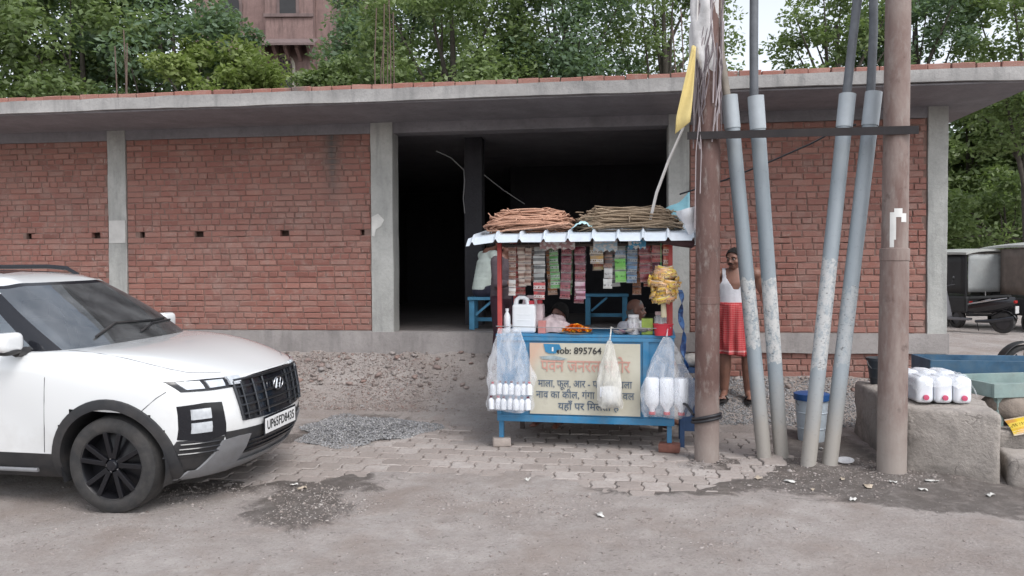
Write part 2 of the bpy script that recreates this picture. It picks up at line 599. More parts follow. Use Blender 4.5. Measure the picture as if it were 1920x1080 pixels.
XY3 = XY3[g_.random(len(XY3)) < 0.55]
XY4, _ = disc(2.6, 6.3, 0.9, 0.6, 420, g_)
XYs = np.concatenate([XY1, XY2, XY3, XY4])
P = on_ground(XYs, 0.001)
sz_ = g_.uniform(0.004, 0.017, len(P)); sz_[:1250] = g_.uniform(0.008, 0.024, 1250)
tag(stone_mesh("scattered_pebbles", P, sz_ * np.where(g_.random(len(P)) > 0.96, 2.2, 1), M_PEBBLE, seed=6), "pale pebbles strewn over the dusty open ground", "pebbles")
cl = [disc(cx, cy, rx, ry, n_, g_)[0] for (cx, cy, rx, ry, n_) in ((-0.1, 5.6, 0.7, 0.45, 1500), (-2.6, 5.2, 0.9, 0.5, 700), (1.2, 5.2, 0.9, 0.4, 600), (2.6, 6.35, 1.1, 0.6, 1700), (1.69, 6.71, .24, .22, 260), (3.09, 6.28, .26, .24, 300), (0.2, 4.4, 2.2, 0.6, 900), (-0.3, 8.0, 0.9, 0.5, 500), (-3.4, 7.6, 1.2, 0.8, 500))]
P = on_ground(np.concatenate(cl), -0.001)
tag(stone_mesh("dirt_clods", P, g_.gamma(2.0, 0.0065, len(P)) + 0.004, stone_mat("dry_earth_clods", [(0.27, 0.225, 0.205), (0.36, 0.315, 0.295), (0.42, 0.38, 0.36), (0.20, 0.165, 0.15)]), flat=0.5, seed=9), "crumbled dry earth clods on the open ground", "earth")
XY = np.concatenate([strip(2.6, 7.4, 0.04, 0.55, 130, g_), strip(8.3, 11.0, 0.03, 0.42, 60, g_)])
P = on_ground(XY, 0.008)
tag(stone_mesh("broken_rubble", P, g_.uniform(0.04, 0.13, len(P)), M_RUBBLE, flat=0.6, big=True, seed=8), "broken brick and stone lumps at the foot of the wall", "rubble")

# ------------------------------------------------------------------ pavers
def make_pavers():
    t = NT("worn_paver")
    oi = t.n("ShaderNodeObjectInfo")
    g = t.n("ShaderNodeNewGeometry")
    f = t.math('FRACT', t.math('ADD', oi.outputs["Random"], g.outputs["Random Per Island"]))
    c = t.ramp(f, [(0.0, (0.26, 0.225, 0.205)), (0.5, (0.345, 0.308, 0.285)), (1.0, (0.42, 0.382, 0.36))])
    d = t.ramp(t.noise(3.5, 8, 0.65, g.outputs["Position"], 0.3), [(0.40, 0.0), (0.62, 0.75)])
    c = t.mix(d, c, (0.33, 0.285, 0.262))
    c = t.mix(t.ramp(t.noise(38, 5, 0.7, g.outputs["Position"]), [(0.45, 0.0), (0.7, 0.5)]), c, (0.20, 0.165, 0.15))
    t.base(c)
    t.set(Roughness=0.9)
    t.bump(t.noise(70, 5, 0.7, g.outputs["Position"]), 0.6, 0.006)
    L, W, gap, zg = 0.205, 0.205, 0.012, 0.022
    def outline(ins):
        l, w = L / 2 - gap / 2 - ins, W / 2 - gap / 2 - ins
        return [(-l, -w), (-l * 0.4, -w - zg * .2), (l * 0.4, -w + zg * .2), (l, -w), (l + zg * .5, -w * 0.3), (l - zg * .5, w * 0.3), (l, w), (l * 0.4, w + zg * .2), (-l * 0.4, w - zg * .2), (-l, w), (-l - zg * .5, w * 0.3), (-l + zg * .5, -w * 0.3)]
    meshes = []
    for k in range(6):
        mb = MB()
        o1 = [(x + random.uniform(-.004, .004), y + random.uniform(-.004, .004)) for x, y in outline(0)]
        o2 = [(x * 0.93, y * 0.93) for x, y in o1]
        n = len(o1)
        vs = [(x, y, -0.05) for x, y in o1] + [(x, y, -0.007) for x, y in o1] + [(x, y, random.uniform(-.0015, .0015)) for x, y in o2]
        fs = [tuple(range(2 * n, 3 * n))]
        for i in range(n):
            j = (i + 1) % n
            fs += [(i, j, n + j, n + i), (n + i, n + j, 2 * n + j, 2 * n + i)]
        mb.add(vs, fs)
        meshes.append(mb.mesh("paver", 30))
    root = tag(link("pavement", MB().box((0.3, 7.4, -0.25), (4.6, 2.2, 0.05)).mesh("pavement_bed"), t.m), kind="structure")
    for me in meshes:
        me.materials.append(t.m)
    cand = []
    a = R(-9)
    ca, sa = math.cos(a), math.sin(a)
    for i in range(-18, 19):
        for j in range(-10, 10):
            lx, ly = i * L + (L / 2 if j % 2 else 0), j * W
            x, y = 0.3 + lx * ca - ly * sa, 7.4 + lx * sa + ly * ca
            m = float(paver_mask(np.array([x]), np.array([y]))[0])
            if m > -0.07 and not (abs(x - 1.69) < .22 and abs(y - 6.71) < .2):
                cand.append((x, y, a))
    cand.sort(key=lambda c: c[1])
    rest = MB()
    for k, (x, y, a) in enumerate(cand):
        z = float(ground_z(np.array([x]), np.array([y]), True)[0]) * 0.35 + float(ground_z(np.array([x]), np.array([y]), False)[0]) * 0.65 + random.uniform(-.004, .004)
        e = 0.1
        gx = (float(ground_z(np.array([x + e]), np.array([y]), False)[0]) - float(ground_z(np.array([x - e]), np.array([y]), False)[0])) / (2 * e)
        gy = (float(ground_z(np.array([x]), np.array([y + e]), False)[0]) - float(ground_z(np.array([x]), np.array([y - e]), False)[0])) / (2 * e)
        rot = (math.atan(gy) + random.uniform(-.012, .012), -math.atan(gx) + random.uniform(-.012, .012), a + random.uniform(-.02, .02))
        me = meshes[k % 6]
        if k < 300:
            link("paver", me, None, root, (x, y, z), rot)
        else:
            M = Matrix.Translation((x, y, z)) @ Euler(rot).to_matrix().to_4x4()
            rest.add([M @ v.co for v in me.vertices], [tuple(p.vertices) for p in me.polygons])
    if rest.v:
        tag(rest.build("paver_field", t.m, root, 30), kind="stuff")
    print("pavers", len(cand))
make_pavers()

# ------------------------------------------------------------------ the brick building
def concrete(name, col, rough=0.9, stain=0.5, vertical=True):
    t = NT(name)
    p = t.pos()
    c = t.ramp(t.noise(2.2, 8, 0.65, p, 0.3), [(0.3, tuple(k * 0.78 for k in col)), (0.7, tuple(min(1, k * 1.15) for k in col))])
    if vertical:
        st = t.noise(3.0, 7, 0.6, t.mapping(p, (2.2, 2.2, 0.28)), 0.3)
        c = t.mix(t.ramp(st, [(0.50, 0.0), (0.72, stain)]), c, (col[0] * 0.36, col[1] * 0.38, col[2] * 0.39))
    c = t.mix(t.ramp(t.noise(24, 6, 0.7, p), [(0.5, 0.0), (0.78, 0.5)]), c, tuple(k * 0.55 for k in col))
    t.base(c)
    t.set(Roughness=rough)
    t.bump(t.math('ADD', t.noise(30, 6, 0.7, p), t.math('MULTIPLY', t.noise(6, 5, 0.6, p), 1.4)), 0.55, 0.012)
    return t.m
M_CONC = concrete("weathered_concrete", (0.42, 0.42, 0.40))
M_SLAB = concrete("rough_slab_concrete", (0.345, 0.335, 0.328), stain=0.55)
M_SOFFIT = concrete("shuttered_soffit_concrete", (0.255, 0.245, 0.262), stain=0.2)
M_PLASTER = concrete("plinth_plaster", (0.33, 0.305, 0.295), stain=0.45)
M_FLOOR = concrete("dusty_floor_concrete", (0.15, 0.135, 0.13), vertical=False)  # floor colour darkened as well, so the doorway reads dim
M_DARKWALL = concrete("soot_brown_plaster", (0.040, 0.039, 0.045), stain=0.3)  # the room's darkness is put into this wall colour

def brick_mat():
    t = NT("red_brick")
    oi = t.n("ShaderNodeObjectInfo")
    g = t.n("ShaderNodeNewGeometry")
    p = g.outputs["Position"]
    f = t.math('FRACT', t.math('ADD', oi.outputs["Random"], g.outputs["Random Per Island"]))
    c = t.ramp(f, [(0.0, (0.205, 0.085, 0.068)), (0.15, (0.315, 0.140, 0.110)), (0.35, (0.270, 0.112, 0.090)), (0.55, (0.340, 0.158, 0.125)), (0.75, (0.285, 0.125, 0.098)), (0.9, (0.370, 0.190, 0.152)), (1.0, (0.235, 0.130, 0.110))])
    c = t.mix(t.ramp(t.noise(0.75, 5, 0.6, p), [(0.40, 0.0), (0.68, 0.50)]), c, (0.275, 0.175, 0.150))
    dust = t.ramp(t.noise(4.2, 8, 0.7, p, 0.4), [(0.50, 0.0), (0.72, 0.70)])
    c = t.mix(dust, c, (0.365, 0.260, 0.225))
    c = t.mix(t.ramp(t.noise(11, 7, 0.72, p, 0.6), [(0.60, 0.0), (0.70, 0.75)]), c, (0.40, 0.35, 0.32))
    c = t.mix(t.ramp(t.noise(55, 5, 0.7, p), [(0.46, 0.0), (0.74, 0.5)]), c, (0.22, 0.11, 0.092))
    # run-off streak under the roof drain
    sx = t.sep(p)
    su = t.math('ADD', t.math('MULTIPLY', t.math('SUBTRACT', sx[0], float(F0[0])), float(FU[0])), t.math('MULTIPLY', t.math('SUBTRACT', sx[1], float(F0[1])), float(FU[1])))
    k = t.math('SUBTRACT', 1.0, t.math('DIVIDE', t.math('ABSOLUTE', t.math('SUBTRACT', su, 3.74)), 0.17))
    kz = t.math('MULTIPLY', t.math('SUBTRACT', sx[2], 2.45), 1.4, True)
    st = t.math('MULTIPLY', t.math('MULTIPLY', k, kz, True), t.noise(9, 6, 0.7, t.mapping(p, (1, 1, 0.3))))
    c = t.mix(t.math('MULTIPLY', st, 1.7, True), c, (0.10, 0.10, 0.095))
    t.base(c)
    t.set(Roughness=0.92)
    t.bump(t.math('ADD', t.noise(75, 5, 0.7, p), t.math('MULTIPLY', t.noise(18, 4, 0.6, p), 0.9)), 0.6, 0.008)
    return t.m
M_BRICK = brick_mat()
M_MORTAR = pm("grey_red_mortar", (0.225, 0.145, 0.122), 0.95, 0.3, 9, 0.6, 60, 0.006)

def brick_variant(l, h, d=0.075):
    mb = MB()
    j = lambda a: random.uniform(-a, a)
    b = 0.006
    x, z = l / 2, h / 2
    outer = [(-x + j(.003), -z + j(.003)), (0 + j(.01), -z + j(.004)), (x + j(.003), -z + j(.003)), (x + j(.003), z + j(.003)), (0 + j(.01), z + j(.004)), (-x + j(.003), z + j(.003))]
    vs = [(p[0], d, p[1]) for p in outer] + [(p[0], b + j(.002), p[1]) for p in outer]
    vs += [(p[0] * (1 - b / x * 1.2), j(.003), p[1] * (1 - b / z * 1.2)) for p in outer]
    fs = [(12, 13, 16, 17), (13, 14, 15, 16)]
    for i in range(6):
        k = (i + 1) % 6
        fs += [(i, k, 6 + k, 6 + i), (6 + i, 6 + k, 12 + k, 12 + i)]
    mb.add(vs, fs)
    me = mb.mesh("brick", 28)
    me.materials.append(M_BRICK)
    return me

B_STR = [brick_variant(0.228, 0.066) for _ in range(7)]
B_HED = [brick_variant(0.108, 0.066) for _ in range(5)]
B_BAT = [brick_variant(0.165, 0.066) for _ in range(3)]
BRICK_N = [0]
BRICK_MAX = 300
REST = MB()

def lay_course(s0, s1, z, header, holes, out):
    s = s0 + 0.006 + random.uniform(0, 0.004)
    first = True
    while s < s1 - 0.05:
        hole = next((h for h in holes if abs(s + 0.055 - h) < 0.08), None)
        if hole is not None:
            s += 0.118
            holes.remove(hole)
            continue
        r = random.random()
        if header:
            me, l = (random.choice(B_HED), 0.108) if r < 0.86 else (random.choice(B_BAT), 0.165)
        else:
            me, l = (random.choice(B_STR), 0.228) if r < 0.80 else ((random.choice(B_BAT), 0.165) if r < 0.9 else (random.choice(B_HED), 0.108))
        if first and not header and random.random() < 0.5:
            me, l = random.choice(B_HED), 0.108
        first = False
        sc = 1.0
        if s + l > s1 - 0.006:
            sc = (s1 - 0.008 - s) / l
            l = s1 - 0.008 - s
        out.append((s + l / 2, z + random.uniform(-.0025, .0025), me, sc, random.uniform(-0.006, 0.006), random.uniform(-.012, .012)))
        s += l + 0.011 + random.uniform(-.003, .005)

building = thing("brick_building", "long single storey red brick building with a concrete roof slab and open doorway", "building", (0, 0, 0))
FROT = (0, 0, -FA)

def local_box(mb, s0, s1, d0, d1, z0, z1):
    """box in facade coordinates, world placed"""
    P = [fac(s, d, z) for z in (z0, z1) for d in (d0, d1) for s in (s0, s1)]
    return mb.add(P, [(0, 2, 3, 1), (4, 5, 7, 6), (0, 1, 5, 4), (2, 6, 7, 3), (0, 4, 6, 2), (1, 3, 7, 5)])

CH = 0.076
def wall_panel(s0, s1, zb, zt, hole_row, holes, seed, label):
    random.seed(seed)
    allb = []
    mort = MB()
    nrow = int(round((zt - zb) / CH))
    ch = (zt - zb) / nrow
    for r in range(nrow):
        z = zb + r * ch + ch / 2
        hl = list(holes) if r == hole_row else []
        cuts = sorted(hl)
        a = s0
        for h in cuts:
            local_box(mort, a, h - 0.06, -0.008, -0.06, z - ch / 2, z + ch / 2)
            a = h + 0.065
        local_box(mort, a, s1, -0.008, -0.06, z - ch / 2, z + ch / 2)
        lay_course(s0, s1, z, (r % 4 == 1) or (r % 7 == 5), hl, allb)
    local_box(mort, s0, s1, -0.16, -0.23, zb, zt)
    w = mort.build("wall_panel", M_MORTAR, building, None)
    return w, allb

HOLE_Z = 2.17
def row_of(z, zb, zt):
    n = int(round((zt - zb) / CH))
    return int((z - zb) / ((zt - zb) / n))
ZB, ZT = 0.94, 3.47
panels = []
panels.append(wall_panel(-3.4, 0.615, ZB, ZT, row_of(2.19, ZB, ZT), [-0.55, 0.42, -1.8], 1, ""))
panels.append(wall_panel(0.88, 4.26, ZB, ZT, row_of(2.19, ZB, ZT), [1.12, 1.90, 2.48, 3.08, 4.10], 2, ""))
panels.append(wall_panel(8.27, 11.0, ZB, ZT, row_of(2.06, ZB, ZT), [8.66, 9.38, 10.12, 10.83], 3, ""))
panels.append(wall_panel(8.27, 11.2, 0.10, 0.70, -1, [], 4, ""))
cand = []
for wi, (w, bl) in enumerate(panels):
    for b in bl:
        x, y, _ = fac(b[0], 0)
        vis = 1.0
        px = x / y
        if px < -0.70 or (wi == 3 and b[1] < 0.3):
            vis = 0.0
        cand.append((vis * b[2].vertices[2].co.x * 1.0 / y, w, b))
cand.sort(key=lambda c: -c[0])
for k, (_, w, (s, z, me, sc, proud, tw)) in enumerate(cand):
    x, y, _z = fac(s, proud + 0.003)
    if k < BRICK_MAX:
        o = link("brick", me, None, w, (x, y, z), (tw * 0.5, tw * .6, -FA + tw * .5))
        o.scale = (sc, 1, 1)
    else:
        M = Matrix.Translation((x, y, z)) @ Euler((tw * 0.5, tw * .6, -FA + tw * .5)).to_matrix().to_4x4() @ Matrix.Diagonal((sc, 1, 1, 1))
        REST.add([M @ v.co for v in me.vertices], [tuple(p.vertices) for p in me.polygons])
print("bricks", len(cand))

# columns
def column(s0, s1, label=None, z0=0.3, z1=3.62, d0=0.018, patch=None):
    mb = MB()
    n = 14
    rows = []
    for i in range(n + 1):
        z = z0 + (z1 - z0) * i / n
        e = [random.uniform(-.004, .004) for _ in range(4)]
        rows.append([fac(s0 + e[0], -0.25, z), fac(s0 + e[1], d0 + e[2] * .5, z), fac(s1 + e[3], d0 + e[0] * .5, z), fac(s1 + e[2], -0.25, z)])
    mb.grid(rows, closed=True)
    o = mb.build("column", M_CONC, building, 30, bevel=0.004, seg=1)
    return o
random.seed(5)
c1 = column(0.618, 0.877)
c2 = column(4.263, 4.552, d0=0.03)
c3 = column(8.012, 8.262, d0=0.02)
c4 = column(11.005, 11.225, d0=0.02)
M_PATCH = pm("fresh_plaster_patch", (0.52, 0.51, 0.49), 0.85, 0.1, 9, 0.3, 40)
M_TORN = pm("torn_white_paper", (0.62, 0.61, 0.58), 0.8, 0.15, 9, 0.2, 40)
mb = MB(); local_box(mb, 0.632, 0.866, 0.016, 0.026, 2.10, 2.40)
mb.build("plaster_patch", M_PATCH, c1, None)
mb = MB()
poly = [(4.275, 2.40), (4.36, 2.44), (4.44, 2.36), (4.40, 2.28), (4.33, 2.24), (4.31, 2.15), (4.275, 2.16)]
n = len(poly)
mb.add([fac(s, 0.034, z) for s, z in poly] + [fac(s, 0.039, z) for s, z in poly], [tuple(range(n, 2 * n))] + [(i, (i + 1) % n, n + (i + 1) % n, n + i) for i in range(n)])
mb.build("torn_poster", M_TORN, c2, None)

# plinth, beams, slab
def rough_strip(name, s0, s1, d_back, d_front, z0, z1, mat, amp=0.012, step=0.12, parent=building):
    """a long concrete member with an uneven lower and front edge"""
    mb = MB()
    n = int((s1 - s0) / step)
    rows = []
    for i in range(n + 1):
        s = s0 + (s1 - s0) * i / n
        e = float(fbm(np.array(s * 1.1), np.array(3.3 + z0), 4)) * 2
        e2 = float(fbm(np.array(s * 2.7), np.array(8.3 + z0), 3)) * 2
        rows.append([fac(s, d_back, z0), fac(s, d_front + e2 * amp * .6, z0 + e * amp), fac(s, d_front + e * amp * 0.8, (z0 + z1) / 2), fac(s, d_front + e2 * amp * 0.7, z1 + e2 * amp * 0.4), fac(s, d_back, z1)])
    mb.grid(rows, closed=True)
    k = len(rows) * 5
    mb.f.append((0, 1, 2, 3, 4))
    mb.f.append((k - 1, k - 2, k - 3, k - 4, k - 5))
    return mb.build(name, mat, parent, 30)
rough_strip("plinth", -3.4, 4.27, -0.25, 0.045, 0.30, 0.938, M_PLASTER, 0.02)
rough_strip("door_step", 4.27, 8.02, -0.25, 0.055, 0.30, 0.925, M_PLASTER, 0.025)
rough_strip("plinth", 8.02, 11.24, -0.25, 0.045, 0.70, 0.938, M_PLASTER, 0.015)
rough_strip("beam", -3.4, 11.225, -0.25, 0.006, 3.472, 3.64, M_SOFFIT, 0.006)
slab = rough_strip("roof_slab", -3.4, 11.70, -9.0, 1.18, 3.62, 3.755, M_SLAB, 0.02, 0.10)
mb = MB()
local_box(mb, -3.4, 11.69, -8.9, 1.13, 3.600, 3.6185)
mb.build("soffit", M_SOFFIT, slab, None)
# the brick edging on the slab
random.seed(9)
s = -1.6
while s < 11.66:
    l = 0.228
    z = 3.755 + 0.036
    me = random.choice(B_STR)
    x, y, _ = fac(s + l / 2, 1.10 + random.uniform(-.02, .02))
    o = link("edging_brick", me, None, slab, (x, y, z + random.uniform(-.006, .006)), (random.uniform(-.03, .03), random.uniform(-.02, .02), -FA + random.uniform(-.05, .05)))
    s += l + random.uniform(0.006, 0.016)
tag(REST.build("brick_courses", M_BRICK, building, 28), kind="stuff")
# rebar stubs left on the roof
M_REBAR = pm("rusty_rebar", (0.11, 0.075, 0.06), 0.85, 0.3, 20, 0.3, 90)
for (s, d) in ((0.70, -0.1), (0.78, -0.16), (0.84, -0.1), (4.30, -0.1), (4.36, -0.16), (4.45, -0.12), (4.50, -0.1), (4.52, -0.2), (8.1, -0.1), (8.2, -0.15), (4.40, -0.1)):
    x, y, _ = fac(s, d)
    h = random.uniform(0.9, 1.5)
    MB().tube([(x, y, 3.70), (x + random.uniform(-.01, .01), y, 3.75 + h * .5), (x + random.uniform(-.05, .05), y + .02, 3.75 + h)], 0.008, 6).build("rebar", M_REBAR, slab, 60)

# interior of the shop
def inner(name, s0, s1, d0, d1, z0, z1, mat):
    mb = MB(); local_box(mb, s0, s1, d0, d1, z0, z1)
    return mb.build(name, mat, building, None)
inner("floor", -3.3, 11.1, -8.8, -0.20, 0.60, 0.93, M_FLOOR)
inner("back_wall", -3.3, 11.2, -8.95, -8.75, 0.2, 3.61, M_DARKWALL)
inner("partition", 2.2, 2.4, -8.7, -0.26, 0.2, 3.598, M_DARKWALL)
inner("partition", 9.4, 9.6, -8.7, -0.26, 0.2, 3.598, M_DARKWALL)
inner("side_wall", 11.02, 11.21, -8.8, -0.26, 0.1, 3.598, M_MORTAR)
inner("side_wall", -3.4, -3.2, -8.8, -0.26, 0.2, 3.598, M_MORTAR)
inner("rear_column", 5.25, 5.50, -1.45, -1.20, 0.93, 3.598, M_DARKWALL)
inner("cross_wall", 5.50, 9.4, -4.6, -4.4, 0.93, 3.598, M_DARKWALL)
# lamp flex and wall wiring in the room
M_WIRE = pm("dusty_grey_flex", (0.26, 0.26, 0.26), 0.7, 0.1)
M_BLACK = pm("black_cable", (0.018, 0.018, 0.022), 0.5, 0.2)
mb = MB()
mb.tube([fac(4.98, -0.6, 3.32), fac(5.15, -0.75, 3.25), fac(5.30, -0.9, 3.10), fac(5.31, -0.9, 2.95), fac(5.29, -0.9, 2.7), fac(5.31, -0.9, 2.5)], 0.007, 6)
mb.tube([fac(5.55, -1.1, 3.05), fac(5.8, -1.2, 2.85), fac(6.1, -1.3, 2.65)], 0.006, 6)
mb.build("lamp_flex", M_WIRE, building, 60)
# ------------------------------------------------------------------ the white car
def car_paint():
    t = NT("white_car_paint")
    t.base((0.80, 0.81, 0.81))
    v = t.coord()
    z = t.sep(v)[2]
    d = t.ramp(t.math('ADD', t.math('MULTIPLY', t.noise(5, 7, 0.7, v), 0.5), t.math('MULTIPLY', t.math('SUBTRACT', 0.75, z), 0.5)), [(0.30, 0.0), (0.55, 0.35)])
    t.base(t.mix(d, (0.72, 0.735, 0.74), (0.44, 0.41, 0.38)))
    t.set(Roughness=0.25, Coat_Weight=1.0, Coat_Roughness=0.03)
    return t.m
M_PAINT = car_paint()
M_CLAD = pm("black_plastic_cladding", (0.022, 0.023, 0.026), 0.55, 0.2, 8, 0.15, 160, dirt=0.35, dcol=(0.14, 0.12, 0.105))
M_GLOSSB = pm("gloss_black_trim", (0.012, 0.013, 0.017), 0.12, 0.1, 8, 0.0)
M_DCHROME = pm("dark_chrome", (0.085, 0.09, 0.10), 0.3, 0.1, 8, 0.0, metal=0.85)
M_CHROME = pm("bright_chrome", (0.62, 0.63, 0.65), 0.16, 0.05, 8, 0.0, metal=1.0)
M_SKID = pm("silver_skid_plate", (0.26, 0.265, 0.28), 0.45, 0.12, 8, 0.1, 120, metal=0.3, dirt=0.4, dcol=(0.15, 0.13, 0.115))
M_LAMP = pm("headlamp_lens", (0.62, 0.66, 0.70), 0.08, 0.15, 30, 0.0, metal=0.3, Coat_Weight=1.0)
M_TYRE = pm("dusty_tyre_rubber", (0.026, 0.026, 0.027), 0.85, 0.3, 12, 0.3, 80, dirt=0.42, dcol=(0.11, 0.098, 0.09), dscale=7)
M_RIM = pm("black_alloy", (0.012, 0.012, 0.015), 0.32, 0.2, 20, 0.0, metal=0.3)
M_SEATS = pm("dark_car_interior", (0.03, 0.03, 0.035), 0.8)
def glass_mat(name, tint, rough=0.02):
    t = NT(name)
    t.t.nodes.remove(t.b)
    tr = t.n("ShaderNodeBsdfTransparent"); tr.inputs[0].default_value = (*tint, 1)
    gl = t.n("ShaderNodeBsdfGlossy"); gl.inputs["Roughness"].default_value = rough; gl.inputs["Color"].default_value = (0.80, 0.90, 1.0, 1)  # blue of the reflected sky is put into the gloss colour
    fr = t.n("ShaderNodeFresnel"); fr.inputs["IOR"].default_value = 2.7
    mx = t.n("ShaderNodeMixShader")
    t.l(fr.outputs[0], mx.inputs[0]); t.l(tr.outputs[0], mx.inputs[1]); t.l(gl.outputs[0], mx.inputs[2])
    df = t.n("ShaderNodeBsdfDiffuse"); df.inputs[0].default_value = (0.42, 0.43, 0.44, 1)  # pale veil painted over the glass to brighten it like reflected sky
    m2 = t.n("ShaderNodeMixShader")
    t.l(t.ramp(t.noise(3.5, 6, 0.65, t.mapping(t.coord(), (1, 1.6, 1))), [(0.3, 0.05), (0.7, 0.20)]), m2.inputs[0])
    t.l(mx.outputs[0], m2.inputs[1]); t.l(df.outputs[0], m2.inputs[2])
    t.l(m2.outputs[0], t.out.inputs[0])
    return t.m
M_CARGLASS = glass_mat("tinted_car_glass", (0.38, 0.44, 0.42))

def build_car():
    car = thing("parked_car", "white compact SUV with black wheels parked facing the food cart", "car", (-2.668, 6.267, 0.018), (R(1.2), 0, R(-10)))
    NFr, NSd = 26, 60
    def ring(xf, W, n, x0f, xr, x0r, nr=3.2):
        """half ring, front centre -> right side -> rear centre (y negative)"""
        P = []
        for i in range(NFr + 1):
            ph = math.pi / 2 * i / NFr
            y = W * max(0, math.sin(ph)) ** (2 / n)
            x = x0f + (xf - x0f) * max(0, math.cos(ph)) ** (2 / n)
            P.append((x, -y))
        for i in range(1, NSd):
            P.append((x0f + (x0r - x0f) * i / NSd, -W))
        for i in range(17):
            ph = math.pi / 2 * i / 16
            y = W * max(0, math.cos(ph)) ** (2 / nr)
            x = x0r + (xr - x0r) * max(0, math.sin(ph)) ** (2 / nr)
            P.append((x, -y))
        return P
    zs = lambda x: float(np.interp(x, [-3.5, -2.0, -0.6, -0.35, 0.06, 0.38, 0.60, 0.75], [1.17, 1.13, 1.095, 1.055, 1.012, 0.955, 0.93, 0.925]))
    L = [  # z, W, xf, xr, weight of the shoulder rise
        (0.215, 0.77, 0.62, -3.30, 0), (0.26, 0.81, 0.70, -3.36, 0), (0.34, 0.846, 0.755, -3.42, 0), (0.41, 0.862, 0.795, -3.45, 0), (0.50, 0.872, 0.822, -3.46, 0.1),
        (0.60, 0.882, 0.832, -3.46, 0.2), (0.70, 0.888, 0.818, -3.45, 0.35), (0.79, 0.888, 0.800, -3.44, 0.55), (0.86, 0.884, 0.785, -3.43, 0.75), (0.905, 0.872, 0.772, -3.41, 0.92), (0.925, 0.850, 0.752, -3.39, 1.0)]
    rows = []
    for (z, W, xf, xr, w) in L:
        rg = ring(xf, W, 2.5, 0.15, xr, -2.85)
        row = []
        for (x, y) in rg:
            zz = z + (zs(x) - 0.925) * w
            fl = 0.018 * math.exp(-((x / 0.42) ** 2)) * math.exp(-(((z - 0.62) / 0.25) ** 2)) + 0.022 * math.exp(-(((x + 2.61) / 0.45) ** 2)) * math.exp(-(((z - 0.65) / 0.28) ** 2))
            cr = -0.018 * math.exp(-(((z - 0.60) / 0.14) ** 2)) * smooth(-0.45, -0.8, x) * smooth(-2.3, -1.9, x)
            side = smooth(0.35, 0.05, x) if y < -0.5 else 0
            row.append((x, y - (fl + float(cr)) * (side if side else 0), zz))
        rows.append(row)
    nlow = len(rows)
    sh = rows[-1]
    bring = ring(-0.35, 0.785, 4.6, -0.85, -3.20, -2.85)
    base = [(x, y, float(np.interp(x, [-3.4, -0.85, -0.6, -0.40], [1.215, 1.130, 1.132, 1.142]))) for x, y in bring]
    for t in (0.035, 0.08, 0.14, 0.22, 0.32, 0.44, 0.58, 0.72, 0.86, 1.0):
        row = []
        for (a, b) in zip(sh, base):
            k = 1 - (1 - t) ** 2.3
            row.append((a[0] + (b[0] - a[0]) * t, a[1] + (b[1] - a[1]) * t, a[2] + (b[2] - a[2]) * k))
        rows.append(row)
    nhood = len(rows)
    rring = ring(-1.08, 0.635, 4.6, -1.42, -3.12, -2.8)
    rz = lambda x: float(np.interp(x, [-3.2, -2.6, -2.0, -1.5, -1.25, -1.08], [1.60, 1.665, 1.695, 1.68, 1.65, 1.612]))
    roof = [(x, y, rz(x) - 0.03 * smooth(0.4, 0.6, abs(y))) for x, y in rring]
    gts = [0.03, 0.07, 0.18, 0.32, 0.46, 0.60, 0.74, 0.87, 0.95, 1.0]
    for t in gts:
        row = []
        for (a, b) in zip(base, roof):
            bul = 0.035 * math.sin(math.pi * t)
            row.append((a[0] + (b[0] - a[0]) * t + (bul if a[1] > -0.70 and a[0] > -1.2 else 0), a[1] + (b[1] - a[1]) * t - (bul * .7 if a[1] < -0.5 else 0), a[2] + (b[2] - a[2]) * t))
        rows.append(row)
    ngl = len(rows)
    for t in (0.04, 0.12, 0.3, 0.6, 1.0):
        row = []
        for (x, y, z) in roof:
            xx = x + (-2.0 - x) * 0.25 * t if x > -2.0 else x + (-2.0 - x) * 0.25 * t
            row.append((xx, y * (1 - t), rz(xx) - 0.03 * smooth(0.4, 0.6, abs(y * (1 - t))) + 0.02 * (1 - (1 - t) ** 2)))
        rows.append(row)
    nr, m = len(rows), len(rows[0])
    V = [Vector(p) for r in rows for p in r]
    def idx(i, j): return i * m + j
    full = MB()
    for side in (1, -1):
        full.add([(p.x, p.y * side, p.z) for p in V], [(idx(i, j), idx(i, j + 1), idx(i + 1, j + 1), idx(i + 1, j)) for i in range(nr - 1) for j in range(m - 1)])
    bvh = BVHTree.FromPolygons([Vector(v) for v in full.v], full.f)
    WB = [(0.0, 0.345), (-2.61, 0.345)]
    def region(i, j):
        c = (V[idx(i, j)] + V[idx(i, j + 1)] + V[idx(i + 1, j + 1)] + V[idx(i + 1, j)]) / 4
        if i < nlow - 1 and abs(c.y) > 0.55:
            for (wx, wz) in WB:
                if (c.x - wx) ** 2 + (c.z - wz) ** 2 < 0.440 ** 2:
                    return None
        if i < 3:
            return "skid_panel" if (c.x > 0.3 and abs(c.y) < 0.66) else "lower_cladding"
        if i < nlow - 1:
            return "body_shell"
        if i < nhood - 1:
            if c.x > -0.62 and abs(c.y) < 0.74:
                return "bonnet"
            return "body_shell"
        if i < ngl - 1:
            t = (c.z - 1.14) / 0.5
            if j < 17 and nhood - 1 <= i < ngl - 2:
                return "windscreen"
            if c.x < -3.02 and abs(c.y) < 0.5:
                return "rear_window"
            if j >= NFr - 2 and c.x > -2.95 and nhood + 0 <= i < ngl - 3 and not (-1.72 < c.x < -1.6) and not (-2.6 < c.x < -2.5):
                return "side_window"
            return "pillar_trim" if i < ngl - 3 or j < 17 else "roof_panel"
        if c.x < -1.42 and c.x > -2.75 and abs(c.y) < 0.50:
            return "sunroof"
        return "roof_panel"
    parts = {}
    for i in range(nr - 1):
        for j in range(m - 1):
            k = region(i, j)
            if k:
                parts.setdefault(k, []).append((i, j))
